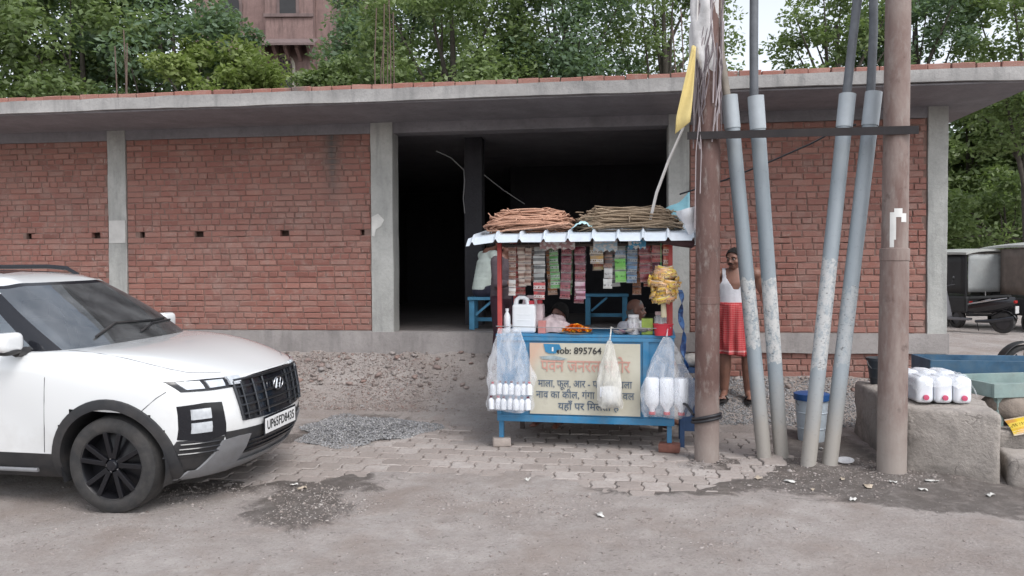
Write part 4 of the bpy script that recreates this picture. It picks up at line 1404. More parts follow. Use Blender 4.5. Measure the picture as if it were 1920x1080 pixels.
# printed board
def banner_mat():
    t = NT("printed_flex_board")
    v = t.coord()
    x, y, z = t.sep(v)
    c = t.ramp(t.noise(2.2, 6, 0.6, v), [(0.3, (0.46, 0.435, 0.35)), (0.7, (0.56, 0.545, 0.46))])
    # faded orange sunburst towards the top corner
    k = t.math('ADD', t.math('MULTIPLY', t.math('SUBTRACT', 0.98, x), 0.9), t.math('MULTIPLY', t.math('SUBTRACT', z, 0.80), 0.75))
    m = t.ramp(t.math('ADD', k, t.math('MULTIPLY', t.math('SUBTRACT', t.noise(4, 4, 0.6, v), 0.5), 0.2)), [(0.50, 0.0), (0.66, 0.75)])
    c = t.mix(m, c, (0.58, 0.36, 0.26))
    gm = t.ramp(t.math('ADD', z, t.math('MULTIPLY', x, 0.18)), [(1.12, 0.0), (1.20, 0.0)])
    c = t.mix(t.ramp(t.noise(12, 6, 0.7, v), [(0.55, 0.0), (0.75, 0.4)]), c, (0.34, 0.31, 0.25))
    t.base(c)
    t.set(Roughness=0.45)
    t.bump(t.noise(5, 4, 0.6, v), 0.15, 0.01)
    return t.m
BX0, BX1, BZ0, BZ1 = 0.318, 1.348, 0.352, 1.022
rows = []
for i in range(15):
    row = []
    for j in range(25):
        x, z = BX0 + (BX1 - BX0) * j / 24, BZ0 + (BZ1 - BZ0) * i / 14
        row.append((x, -0.019 - 0.003 * float(fbm(np.array(x * 5), np.array(z * 5), 2)), z))
    rows.append(row)
banner = MB().grid(rows).build("printed_board", banner_mat(), CART, 60)
tag(banner, "cream printed sign board with Hindi lettering")
M_TBLK = pm("print_black", (0.03, 0.03, 0.03), 0.6)
M_TPINK = pm("print_faded_pink", (0.52, 0.29, 0.24), 0.6, 0.12)
M_TGREY = pm("print_slate_blue", (0.085, 0.12, 0.17), 0.6, 0.2)
M_TBLUE = pm("print_torn_blue", (0.03, 0.20, 0.38), 0.5, 0.2)
TY = -0.0245
text("lettering", "Mob: 895764", 0.088, M_TBLK, banner, (0.765, TY, 0.950), bold=0.0012, sx=0.98)
text("lettering", "पवन जनरल स्टोर", 0.160, M_TPINK, banner, (0.84, TY, 0.805), bold=0.002, sx=0.80)
text("lettering", "माला, फूल, आर - पार का माला", 0.098, M_TGREY, banner, (0.835, TY, 0.640), bold=0.0006, sx=0.80)
text("lettering", "नाव का कील, गंगा जल, चावल", 0.098, M_TGREY, banner, (0.835, TY, 0.535), bold=0.0006, sx=0.86)
text("lettering", "यहाँ पर िमलता है", 0.098, M_TGREY, banner, (0.87, TY, 0.428), bold=0.001, sx=0.95)
def flat_poly(name, poly, y, mat, parent, th=0.0012):
    return MB().prism(poly, y, y - th, 'y').build(name, mat, parent, None)
flat_poly("torn_flap", [(0.45, 1.015), (0.60, 1.012), (0.62, 0.965), (0.575, 0.955), (0.57, 0.925), (0.50, 0.925), (0.47, 0.94)], TY - 0.002, M_TBLUE, banner)
flat_poly("torn_flap", [(0.41, 0.895), (0.55, 0.905), (0.68, 0.875), (0.60, 0.862), (0.50, 0.868), (0.44, 0.872)], TY - 0.002, pm("print_torn_grey", (0.30, 0.36, 0.38), 0.5, 0.3, 30), banner)
flat_poly("torn_flap", [(0.53, 0.985), (0.545, 0.985), (0.545, 0.945), (0.53, 0.945)], TY - 0.0045, pm("print_white", (0.75, 0.75, 0.73), 0.5), banner)

# corrugated roof
rows = []
M_ROOF = pm("pale_painted_roof_sheet", (0.50, 0.56, 0.62), 0.4, 0.12, 4, 0.1, 30, dirt=0.35, dcol=(0.33, 0.27, 0.25), dscale=4)
def rib(x):
    u = ((x + 0.20) / 0.222) % 1.0
    if u < 0.06: return u / 0.06
    if u < 0.12: return 1.0
    if u < 0.18: return (0.18 - u) / 0.06
    return 0.0
for i in range(14):
    y = -0.26 + 1.30 * (i / 13) ** 1.8
    row = []
    for j in range(201):
        x = -0.235 + 2.085 * j / 200
        z = 2.026 + 0.150 * (y + 0.26) / 1.3 - 0.062 * max(0, 1 - (y + 0.26) / 0.10) ** 1.4 + 0.030 * rib(x) + 0.012 * float(fbm(np.array(x * 2), np.array(y * 2), 3)) - (0.03 * max(0, (0.0 - x)) / 0.235 if x < 0 else 0)
        row.append((x, y, z))
    rows.append(row)
roof_o = MB().grid(rows)
top_n = len(roof_o.v)
roof_o.grid([[(p[0], p[1], p[2] - 0.004) for p in r] for r in rows])
roof_o.grid([rows[0], [(p[0], p[1], p[2] - 0.004) for p in rows[0]]])
roof = roof_o.build("roof_sheet", M_ROOF, CART, 20)
for y in (0.0, 0.84):
    cbox("roof_beam", -0.15, CW + 0.14, y - 0.02, y + 0.02, 1.965 + (0.10 if y > 0.5 else 0), 2.0 + (0.10 if y > 0.5 else 0), M_WOODIN)
cbox("hanging_rail", 0.02, CW - 0.02, 0.03, 0.05, 1.93, 1.95, M_WOODIN)
cbox("hanging_rail", 0.02, CW - 0.02, 0.33, 0.35, 1.93, 1.95, M_WOODIN)
cbox("hanging_rail", 0.02, CW - 0.02, 0.16, 0.18, 1.95, 1.965, M_WOODIN)
MB().tube([(0.0, -0.05, 1.178), (0.5, -0.055, 1.170), (1.0, -0.055, 1.165), (1.62, -0.05, 1.172)], 0.004, 6).build("rail_wire", M_WIRE, CART, 60)
for x in (0.02, 1.62):
    MB().tube([(x, 0.0, 1.172), (x, -0.06, 1.178)], 0.006, 6).build("rail_hook", M_WIRE, CART, 60)
# printed flex under the eave
for (x0, x1, z0, col) in ((0.42, 0.75, 1.90, (0.34, 0.20, 0.20)), (0.92, 1.14, 1.88, (0.30, 0.42, 0.50)), (1.24, 1.40, 1.90, (0.05, 0.25, 0.42))):
    rows = [[(x0 + (x1 - x0) * j / 12, -0.03 + 0.008 * math.sin(j * 1.3), z0 + (1.985 - z0) * i / 3 + (0.012 * math.sin(j * 2.1) if i == 0 else 0)) for j in range(13)] for i in range(4)]
    nm = "eave_print_%d" % int(x0 * 100)
    t_ = NT(nm); v_ = t_.coord()
    t_.base(t_.mix(t_.ramp(t_.noise(26, 3, 0.5, t_.mapping(v_, (1, 1, 1.6))), [(0.46, 0.0), (0.52, 1.0)], 'CONSTANT'), col, (0.55, 0.52, 0.50))); t_.set(Roughness=0.5)
    MB().grid(rows).build("eave_flex", t_.m, CART, 60)

# ---- rope bundles on the roof
def rope_bundle(name, label, cat, c, lx, ly, h, n, r, cols, seed, wob, mat):
    random.seed(seed)
    mb = MB()
    for k in range(n):
        f = k / n
        lay = f * h
        shrink = 1 - 0.35 * f ** 1.5
        ex, ey = lx / 2 * shrink * random.uniform(0.82, 1.06), ly / 2 * shrink * random.uniform(0.55, 1.0)
        ox, oy = random.uniform(-.03, .03), random.uniform(-.05, .05)
        pts = []
        m = 30
        ph = random.uniform(0, 6.28)
        tl = random.uniform(-.04, .04)
        for j in range(m + 1):
            a = 2 * math.pi * j / m
            ca, sa = math.cos(a), math.sin(a)
            x = ex * math.copysign(abs(ca) ** 0.55, ca)
            y = ey * math.copysign(abs(sa) ** 0.75, sa)
            pts.append((x + ox + random.uniform(-wob, wob), y + oy + random.uniform(-wob, wob), lay + tl * x + random.uniform(-wob, wob) * 0.9 + 0.02 * math.sin(a * 2 + ph)))
        mb.tube(pts, r * random.uniform(0.75, 1.2), 5, cap=False)
    for k in range(26):   # loose ends
        a = random.uniform(0, 6.28)
        x, y = lx / 2 * 0.85 * math.cos(a), ly / 2 * 0.85 * math.sin(a)
        z = random.uniform(0.0, h * 0.95)
        d = Vector((math.cos(a), math.sin(a), random.uniform(-.3, .7)))
        mb.tube([(x, y, z), tuple(Vector((x, y, z)) + d * 0.05), tuple(Vector((x, y, z)) + d * 0.08 + Vector((0, 0, random.uniform(-.04, .03))))], r * 0.8, 5)
    o = mb.build(name, mat, None, 80)
    o.location = c
    o.rotation_euler = CROT
    tag(o, label, cat)
    return o
def rope_mat(name, a, b):
    t = NT(name)
    g = t.n("ShaderNodeNewGeometry")
    c = t.ramp(g.outputs["Random Per Island"], [(0, a), (1, b)])
    c = t.mix(t.ramp(t.noise(60, 4, 0.6, t.coord()), [(0.4, 0.0), (0.7, 0.45)]), c, tuple(k * 0.45 for k in a))
    t.base(c); t.set(Roughness=0.9)
    return t.m
rope_bundle("rope_coil", "thick coil of reddish brown jute rope on the left of the cart roof", "rope", cw(0.30, 0.22, 2.088), 0.86, 0.62, 0.185, 74, 0.0075, None, 31, 0.012, rope_mat("reddish_rope", (0.40, 0.215, 0.145), (0.58, 0.345, 0.245)))
rope_bundle("rope_coil", "flat coil of thin dull straw rope on the right of the cart roof", "rope", cw(1.225, 0.26, 2.092), 0.98, 0.66, 0.185, 80, 0.0062, None, 33, 0.010, rope_mat("straw_rope", (0.25, 0.185, 0.125), (0.40, 0.305, 0.215)))

# cloths on the roof
def cloth_patch(name, label, cat, P, mat, th=0.004, parent=None):
    mb = MB()
    n, m = len(P), len(P[0])
    mb.grid(P)
    o = mb.build(name, mat, parent, 70)
    md = o.modifiers.new("solid", 'SOLIDIFY'); md.thickness = th
    if label:
        tag(o, label, cat)
    return o
M_TARP = pm("teal_tarp", (0.16, 0.34, 0.40), 0.5, 0.15, 6, 0.4, 25, 0.01)
P = []
for i in range(14):
    f = i / 13
    row = []
    for j in range(30):
        u = j / 29
        x = 1.10 + 0.72 * u
        y = 0.60 + 0.30 * f
        peak = 0.36 * u ** 1.8
        z = 2.13 + peak * (1 - abs(f - 0.45) * 1.5) + 0.02 * math.sin(u * 17 + f * 5) + 0.10 * (1 - f) * 0
        row.append(cw(x, y, z))
    P.append(row)
cloth_patch("tarp", "teal plastic tarp pulled up to a peak behind the straw rope", "tarp", P, M_TARP)
M_TEALSTRIP = pm("pale_teal_plastic", (0.42, 0.62, 0.66), 0.45, 0.15, 6, 0.3, 25)
P = [[cw(0.72 + 0.20 * u / 10, -0.05 + 0.45 * i / 8, 2.085 + 0.06 * i / 8 + 0.05 * math.sin(math.pi * u / 10) * (1 + 0.3 * math.sin(i * 1.7)) + 0.01 * math.sin(u * 3 + i)) for u in range(11)] for i in range(9)]
cloth_patch("plastic_sheet", "pale teal plastic sheet tucked between the two rope coils", "plastic sheet", P, M_TEALSTRIP)
M_SACK = pm("white_woven_sack", (0.62, 0.63, 0.66), 0.7, 0.1, 8, 0.5, 60, 0.006)
P = []
for i in range(20):
    f = i / 19
    row = []
    for j in range(20):
        a = 2 * math.pi * j / 20
        w = 0.105 * (1 - 0.80 * f ** 1.6) * (0.75 + 0.25 * math.sin(math.pi * min(1, f * 2 + 0.2)))
        k = 1 + 0.16 * math.sin(3 * a + 5 * f) + 0.08 * math.sin(7 * a)
        row.append(cw(1.775 + 0.06 * f + w * k * math.cos(a), -0.18 + 0.8 * w * k * math.sin(a), 2.245 - 0.325 * f + 0.02 * math.cos(a) * (1 - f)))
    P.append(row)
mbs = MB().grid(P, closed=True)
mbs.f.append(tuple(reversed(range(20))))
mbs.f.append(tuple(range(19 * 20, 20 * 20)))
tag(mbs.build("white_sack", M_SACK, None, 60), "crumpled white sack hanging over the right end of the cart roof", "sack")
# dark rolled awning under the right end
tag(MB().tube([cw(1.50, -0.12, 1.985), cw(1.66, -0.15, 1.965), cw(1.80, -0.16, 1.95), cw(1.86, -0.14, 1.955)], [0.03, 0.05, 0.055, 0.03], 12).build("rolled_awning", pm("dark_maroon_canvas", (0.06, 0.03, 0.035), 0.8, 0.3, 10, 0.4, 40), None, 60), "dark maroon rolled canvas under the right end of the cart roof", "canvas")
# flag on a white cane
M_CANE = pm("white_plastic_cane", (0.66, 0.64, 0.62), 0.5, 0.08)
fl = thing("flag_cane", "white bent cane with a long pale yellow pennant leaning on the brown pole", "flag", cw(1.42, 0.06, 2.09))
o0 = Vector(cw(1.42, 0.06, 2.09))
cp = [Vector(cw(1.42, 0.06, 2.09)), Vector((1.31, 7.0, 2.40)), Vector((1.40, 6.90, 2.68)), Vector((1.50, 6.80, 2.93)), Vector((1.55, 6.72, 3.15)), Vector((1.58, 6.66, 3.5)), Vector((1.59, 6.62, 4.0))]
MB().tube([p - o0 for p in cp], [0.015, 0.014, 0.013, 0.012, 0.011, 0.01, 0.008], 8).build("cane", M_CANE, fl, 60)
M_YFLAG = pm("pale_yellow_cloth", (0.62, 0.50, 0.21), 0.8, 0.15, 5, 0.4, 30, 0.006)
rows = []
for i in range(16):
    f = i / 15
    z = 3.60 - 0.64 * f
    w = 0.045 + 0.085 * f
    row = []
    for j in range(8):
        u = j / 7
        row.append(Vector((1.575 - 0.055 * f - w * (1 - u) * 0.95, 6.60 - 0.02 * math.sin(u * 5 + f * 4), z - (0.11 * (1 - u) if i == 15 else 0) * 0.9)) - o0)
    rows.append(row)
fo = MB().grid(rows).build("pennant", M_YFLAG, fl, 60)
fo.modifiers.new("solid", 'SOLIDIFY').thickness = 0.003
# ------------------------------------------------------------------ goods on and around the cart
def film_mat(name, col, alpha):
    t = NT(name)
    v = t.coord()
    a = t.ramp(t.noise(9, 6, 0.65, t.mapping(v, (1.5, 1.5, 0.5)), 0.6), [(0.35, alpha * 0.45), (0.70, min(1, alpha * 1.7))])
    t.base(col)
    t.set(Roughness=0.22)
    t.l(a, t.b.inputs["Alpha"])
    t.bump(t.noise(14, 5, 0.65, t.mapping(v, (1.6, 1.6, 0.6))), 0.5, 0.012)
    return t.m
M_FILM = film_mat("clear_polythene", (0.80, 0.82, 0.86), 0.26)
M_FILM2 = film_mat("milky_polythene", (0.76, 0.75, 0.70), 0.50)
M_WPL = pm("white_bottle_plastic", (0.76, 0.79, 0.84), 0.35, 0.05, 6, 0.05, 20)
M_WPL2 = pm("translucent_white_plastic", (0.70, 0.73, 0.76), 0.32, 0.06, 5, 0.08, 18)
M_CAPR = pm("red_bottle_cap", (0.50, 0.03, 0.05), 0.4)
M_CAPD = pm("dark_bottle_cap", (0.12, 0.03, 0.05), 0.4)

def poly_bag(label, x, zt, zb, wt, wb, dep, mat, seed, knot=0.02, sway=0.0, ypos=-0.14):
    random.seed(seed)
    rows = []
    n = 26
    for i in range(n + 1):
        f = i / n
        z = zt + (zb - zt) * f
        w = wt + (wb - wt) * min(1, (f / 0.62)) ** 0.85
        if f > 0.92: w *= 1 - (f - 0.92) * 1.2
        d = dep * min(1, f / 0.55) ** 0.8 * (1 if f < 0.93 else 1 - (f - 0.93) * 4) + 0.006
        row = []
        for k in range(32):
            a = 2 * math.pi * k / 32
            cr = 0.10 * (1 - 0.6 * f) * math.sin(5 * a + seed) + 0.07 * math.sin(9 * a + seed * 2 + 6 * f)
            nn = float(fbm(np.array(math.cos(a) * 2 + seed), np.array(math.sin(a) * 2), 3, np.array(f * 5))) * 0.5
            row.append((x + sway * f + (w / 2) * (1 + cr + nn) * math.cos(a), ypos + d * (1 + cr * 1.4 + nn) * math.sin(a), z + 0.012 * math.sin(3 * a + seed) * f))
        rows.append(row)
    mb = MB().grid(rows, closed=True)
    mb.f.append(tuple(range(n * 32, (n + 1) * 32)))
    # gathered handle up to the rail
    bag = thing("polythene_bag", label, "plastic bag", cw(0, 0, 0), CROT)
    mb.build("bag_film", mat, bag, 70)
    MB().tube([(x, ypos, zt + 0.005), (x + 0.004, ypos + 0.03, zt + 0.03), (x + 0.01, -0.055, 1.178), (x + 0.03, -0.05, 1.172)], [0.010, 0.007, 0.006, 0.004], 8).build("tied_neck", mat, bag, 60)
    return bag
def bottle(label, base, axis, L, r, mat, cap, group, neck=0.35, capl=0.12):
    t = thing("plastic_bottle", label, "bottle", base, Vector(axis).to_track_quat('Z', 'Y').to_euler(), group)
    MB().lathe([(0, 0), (r * .85, 0.003), (r, r * .25), (r, L * .62), (r * .9, L * .72), (r * neck, L * .86), (r * neck, L * (1 - capl) + .004)], 20, cap=True).build("bottle_body", mat, t, 45)
    MB().lathe([(r * (neck + .12), L * (1 - capl)), (r * (neck + .12), L), (0, L)], 16).build("bottle_cap", cap, t, 40)
    return t
# left bag with little bottles lying in it, caps to the road
poly_bag("big clear bag of small white bottles hanging at the left of the cart front", 0.148, 1.165, 0.395, 0.20, 0.435, 0.075, M_FILM, 2)
k = 0
for (row, z) in ((0, 0.405), (1, 0.540)):
    for j_ in range(7):
        x = -0.022 + 0.0575 * j_ + (0.012 if row else 0)
        p = cw(x + random.uniform(-.003, .003), -0.165 + 0.02 * (j_ % 2) + 0.02 * row, z + random.uniform(-.004, .004))
        bottle("small capped white bottle standing in the big clear left bag", p, (random.uniform(-.06, .06), random.uniform(-.05, .05), 1), 0.128, 0.0275, M_WPL, M_CAPD if (k % 6) != 1 else M_CAPR, "small bottles in the left bag", 0.34, 0.13)
        k += 1
# middle bag
poly_bag("narrow milky bag with a white lump hanging in front of the sign board", 1.075, 1.06, 0.455, 0.03, 0.225, 0.065, M_FILM2, 5, sway=-0.0)
tag(MB().ball((0, 0, 0), (0.100, 0.050, 0.085), 18, 12).box((0, 0, 0.03), (0.175, 0.08, 0.09)).build("white_packet", M_WPL, None, 60, loc=cw(1.075, -0.14, 0.565), rot=CROT, bevel=0.006), "white packet lying in the narrow milky bag", "packet")
# right bag with upturned bottles
poly_bag("big clear bag with three large white bottles hanging at the right of the cart front", 1.585, 1.10, 0.385, 0.06, 0.43, 0.085, M_FILM, 8)
for j, x in enumerate((1.455, 1.585, 1.712)):
    bottle(("large white bottle in the right bag, nearest the sign board", "large white bottle in the right bag, middle of three", "large white bottle in the right bag, nearest the brown pole")[j], cw(x, -0.14, 0.735), (0, 0, -1), 0.335, 0.0635, M_WPL, M_CAPR, "large bottles in the right bag", 0.36, 0.08)

# counter goods
def jerrycan(label, c, size, mat, cap, rz, group=None, rot=None):
    sx, sy, sz = size
    t = thing("jerrycan", label, "jerrycan", c, rot if rot else (0, 0, rz), group)
    MB().box((0, 0, sz * .40), (sx, sy, sz * .80)).build("can_body", mat, t, 40, bevel=min(sx, sy) * .22, seg=4)
    hp = [(-sx * .38, 0, sz * .74), (-sx * .34, 0, sz * .92), (-sx * .22, 0, sz * .985), (0, 0, sz * .985), (sx * .12, 0, sz * .93), (sx * .16, 0, sz * .78)]
    MB().tube(hp, [sy * .20, sy * .17, sy * .15, sy * .15, sy * .17, sy * .2], 12).build("handle", mat, t, 60)
    MB().lathe([(sx * .13, sz * .78), (sx * .13, sz * .9), (0, sz * .9)], 16, (sx * .30, 0, 0)).build("screw_cap", cap, t, 40)
    for z in (.2, .36, .52):
        MB().box((0, -sy * .5, sz * z), (sx * .6, 0.004, sz * .03)).build("moulded_rib", mat, t, 40, bevel=0.0015)
    return t
jerrycan("white jerrycan with a dark handle gap standing behind the left bag on the counter", cw(0.245, 0.13, 1.104), (0.225, 0.13, 0.345), M_WPL2, M_CAPR, R(-8))
jerrycan("pink tinged jerrycan half hidden behind the white one on the counter", cw(0.305, 0.27, 1.104), (0.22, 0.13, 0.345), pm("pinkish_plastic", (0.62, 0.50, 0.52), 0.4, 0.1), M_CAPR, R(-12))
bottle("slim clear water bottle between the red post and the jerrycan", cw(0.082, 0.09, 1.104), (0, 0, 1), 0.235, 0.032, M_WPL2, M_WPL, None, 0.4, 0.1)
tag(MB().box((0, 0, 0.06), (0.07, 0.06, 0.12)).build("red_carton", pm("pale_red_carton", (0.50, 0.20, 0.18), 0.6, 0.2), None, None, bevel=0.004, loc=cw(0.42, 0.10, 1.104), rot=CROT), "small pale red carton beside the jerrycans", "carton")
# wrapped heap
rows = []
for i in range(12):
    th = math.pi / 2 * i / 11
    rows.append([((0.155 * math.cos(th) + .004) * (1 + .12 * math.sin(4 * a_ + i)) * math.cos(a_), (0.10 * math.cos(th) + .004) * (1 + .12 * math.sin(5 * a_)) * math.sin(a_), 0.165 * math.sin(th) ** 0.8 + 0.012 * math.sin(3 * a_ + i)) for a_ in [2 * math.pi * j / 28 for j in range(28)]])
tag(MB().grid(rows, closed=True).build("wrapped_heap", pm("pinkish_grey_film", (0.42, 0.34, 0.35), 0.35, 0.4, 14, 0.6, 22, 0.012), None, 60, loc=cw(0.52, 0.20, 1.104), rot=CROT), "crumpled pinkish plastic heap on the counter by the jerrycans", "plastic heap")
tag(MB().box((0, 0, 0.03), (0.12, 0.07, 0.06)).build("white_box", pm("white_card", (0.55, 0.53, 0.51), 0.7), None, None, bevel=0.003, loc=cw(0.665, 0.14, 1.104), rot=CROT), "small white box behind the marigold flowers", "box")
# marigolds
random.seed(12)
mar = thing("marigold_tray", "heap of orange marigold heads on a flat tray at the counter edge", "flowers", cw(0.75, 0.055, 1.104), CROT)
MB().lathe([(0.0, 0.0), (0.15, 0.002), (0.165, 0.014), (0.16, 0.016), (0.145, 0.006), (0.0, 0.006)], 28, sx=1.0, sy=0.5).build("tray", pm("dull_steel", (0.35, 0.35, 0.35), 0.35, 0.1, metal=0.8), mar, 40)
fm = MB()
for k in range(5):
    ra = 0.024 * (1 - k * 0.17)
    for j in range(12 - k * 2):
        a = 2 * math.pi * j / (12 - k * 2) + k * .4
        tilt = R(20 + k * 16)
        d = Vector((math.cos(a) * math.cos(tilt), math.sin(a) * math.cos(tilt), math.sin(tilt)))
        s_ = Vector((-math.sin(a), math.cos(a), 0))
        p0, p1 = d * 0.004, d * ra
        fm.add([p0 - s_ * .003, p0 + s_ * .003, p1 + s_ * .008, p1 * 1.06, p1 - s_ * .008], [(0, 1, 2, 3, 4)])
fme = fm.mesh("flower_head", None)
MM = [pm("marigold_orange", (0.75, 0.20, 0.01), 0.7, 0.25, 40), pm("marigold_deep", (0.62, 0.11, 0.008), 0.7, 0.25, 40), pm("marigold_yellow", (0.80, 0.36, 0.02), 0.7, 0.2, 40)]
fmes = []
for m_ in MM:
    c_ = fme.copy(); c_.materials.append(m_); fmes.append(c_)
for k in range(110):
    a, r0 = random.uniform(0, 6.28), random.uniform(0, 1) ** .6
    o = link("flower_head", random.choice(fmes), None, mar, (0.135 * r0 * math.cos(a), 0.060 * r0 * math.sin(a), 0.014 + 0.058 * (1 - r0) ** .8 + random.uniform(0, .016)), (random.uniform(-.6, .6), random.uniform(-.6, .6), random.uniform(0, 6)))
    o.scale = (random.uniform(.8, 1.15),) * 3
# jars
M_JAR = film_mat("clear_jar_plastic", (0.70, 0.72, 0.74), 0.42)
def jar(label, x, y, h, r, cont, lid):
    t = thing("sweet_jar", label, "jar", cw(x, y, 1.104), CROT, "jars on the counter")
    MB().lathe([(0, 0.001), (r * .95, 0.001), (r, 0.012), (r, h * .72), (r * .8, h * .82), (r * .72, h * .86)], 24, cap=False).build("jar_wall", M_JAR, t, 50)
    MB().lathe([(0, 0.006), (r * .93, 0.006), (r * .93, h * .55), (r * .5, h * .60), (0, h * .58)], 20).build("jar_contents", cont, t, 50)
    MB().lathe([(r * .8, h * .85), (r * .82, h * .87), (r * .82, h * .99), (0, h)], 24).build("jar_lid", lid, t, 35)
def spotty(name, a, b, sc=60):
    t = NT(name)
    t.base(t.ramp(t.noise(sc, 3, 0.5, t.coord()), [(0.45, a), (0.55, b)])); t.set(Roughness=0.5)
    return t.m
jar("squat clear jar of purple sweets, first of the jars from the flowers", 1.285, 0.07, 0.185, 0.062, spotty("purple_sweets", (0.15, 0.10, 0.20), (0.55, 0.5, 0.5)), pm("white_lid", (0.6, 0.6, 0.62), 0.4))
jar("clear jar with pinkish lid standing nearest the right red post", 1.53, 0.08, 0.215, 0.060, spotty("mixed_sweets", (0.45, 0.40, 0.40), (0.6, 0.5, 0.48)), pm("pink_lid", (0.55, 0.40, 0.40), 0.4))
tag(MB().box((0, 0, 0.075), (0.105, 0.09, 0.15)).build("green_box", pm("lime_green_box", (0.34, 0.46, 0.08), 0.4, 0.3, 9), None, None, bevel=0.008, loc=cw(1.41, 0.09, 1.104), rot=CROT), "lime green box between the two jars", "box")
bk = thing("red_basket", "red plastic basket at the right end of the counter", "basket", cw(1.555, -0.02, 1.104), CROT)
MB().lathe([(0.075, 0.0), (0.088, 0.10), (0.094, 0.10), (0.094, 0.108), (0.084, 0.108), (0.072, 0.006), (0, 0.006)], 20, sy=0.62).build("basket_shell", pm("red_plastic", (0.50, 0.03, 0.05), 0.4), bk, 40)
MB().ball((0, 0, 0.07), (0.055, 0.03, 0.035), 12, 8).build("green_wrapper", pm("green_wrapper", (0.10, 0.42, 0.07), 0.35), bk, 60)
# packets on the counter
random.seed(15)
pk_cols = [(0.30, 0.25, 0.26), (0.40, 0.20, 0.28), (0.16, 0.16, 0.20), (0.45, 0.40, 0.38), (0.35, 0.06, 0.12), (0.22, 0.25, 0.16)]
def pillow(w, h, th=0.012):
    rows = []
    for i in range(7):
        u = i / 6 * 2 - 1
        rows.append([(w / 2 * v * (1 - .05 * (1 - u * u)), -th * (1 - u ** 4) * (1 - v ** 4) , h / 2 * u) for v in (-1, -.9, -.45, 0, .45, .9, 1)])
    mb = MB().grid(rows)
    mb.grid([[(p[0], -p[1], p[2]) for p in r] for r in rows], flip=True)
    return mb.mesh("packet", 60, weld=True)
def print_mat(name, cols, sc=40, h=0.078):
    """a printed wrapper: coloured field, a contrasting band, a round device, rows of tiny print, crimped ends"""
    t = NT(name)
    v = t.coord()
    x, y, z = t.sep(v)
    oi = t.n("ShaderNodeObjectInfo")
    rnd = oi.outputs["Random"]
    cx_ = t.n("ShaderNodeCombineXYZ")
    t.l(t.math('MULTIPLY', rnd, 9.0), cx_.inputs[0])
    off = t.n("ShaderNodeVectorMath", operation='ADD')
    t.l(v, off.inputs[0]); t.l(cx_.outputs[0], off.inputs[1])
    A, B_, C = cols[0], cols[1 % len(cols)], cols[2 % len(cols)]
    c = t.mix(t.ramp(t.noise(9, 2, .5, off.outputs[0]), [(0.42, 0.0), (0.60, 0.55)]), A, C)
    zc = t.math('MULTIPLY', t.math('SUBTRACT', rnd, 0.5), h * 0.35)
    band = t.math('LESS_THAN', t.math('ABSOLUTE', t.math('SUBTRACT', z, zc)), h * 0.17)
    c = t.mix(t.math('MULTIPLY', band, 0.8), c, B_)
    word = t.math('MULTIPLY', t.math('LESS_THAN', t.math('ABSOLUTE', t.math('SUBTRACT', z, zc)), h * 0.09), t.math('GREATER_THAN', t.noise(170, 1, .5, t.mapping(off.outputs[0], (1, 1, .25))), .52))
    c = t.mix(word, c, tuple(k * .35 for k in A))
    row = t.math('GREATER_THAN', t.math('SINE', t.math('MULTIPLY', z, 6.283 / (h * .10))), .35)
    low = t.math('LESS_THAN', z, -h * .24)
    tiny = t.math('MULTIPLY', t.math('MULTIPLY', row, low), t.math('GREATER_THAN', t.noise(260, 1, .5, off.outputs[0]), .5))
    c = t.mix(t.math('MULTIPLY', tiny, .6), c, (0.6, 0.58, 0.55))
    crimp = t.math('GREATER_THAN', t.math('ABSOLUTE', z), h * .42)
    c = t.mix(t.math('MULTIPLY', crimp, .5), c, (0.55, 0.55, 0.55))
    t.base(c)
    t.set(Roughness=0.25)
    t.bump(t.math('ADD', t.noise(38, 5, 0.6, off.outputs[0]), t.math('MULTIPLY', t.math('MULTIPLY', crimp, t.math('SINE', t.math('MULTIPLY', x, 1500.0))), .2)), 0.55, 0.006)
    return t.m
pk_me = pillow(0.10, 0.075, 0.016)
for k in range(9):
    m_ = print_mat("counter_packet_%d" % k, [pk_cols[k % 6], (0.5, 0.46, 0.44), pk_cols[(k + 2) % 6]])
    me = pk_me.copy(); me.materials.append(m_)
    o = link("snack_packet", me, None, None, cw(1.13 + 0.04 * k % 0.33 + random.uniform(-.01, .01), 0.02 + 0.05 * (k % 3), 1.125 + 0.013 * (k // 3)), (R(random.uniform(60, 100)), random.uniform(-.3, .3), random.uniform(-.6, .6)))
    tag(o, "small shiny snack packet in the loose heap on the counter beside the milky bag", "packet", "snack packets heaped on the counter")

# hanging sachet strips
def sachet_strip(label, x, y, zt, n, w, h, cols, tail=None, tilt=0.0, seed=1):
    random.seed(seed)
    t = thing("sachet_strip", label, "sachets", cw(x, y, zt), (0, R(tilt), R(-10.5 + random.uniform(-14, 14))), "sachet strips under the cart roof")
    base = print_mat("sachet_print_%d" % seed, cols, 55, h)
    me = pillow(w, h * 0.94, 0.007)
    me.materials.append(base)
    tm = None
    if tail:
        tm = me.copy(); tm.materials.clear(); tm.materials.append(print_mat("sachet_tail_%d" % seed, tail, 45, h))
    for k in range(n):
        use = tm if (tail and k >= n - 2) else me
        link("sachet", use, None, t, (random.uniform(-.003, .003), random.uniform(-.006, .006), -h * (k + .5)), (random.uniform(-.12, .12), random.uniform(-.04, .04), random.uniform(-.25, .25)))
    MB().tube([(0, 0, 0.0), (0, 0.0, 0.05)], 0.002, 5).build("string", M_WIRE, t, 60)
    return t
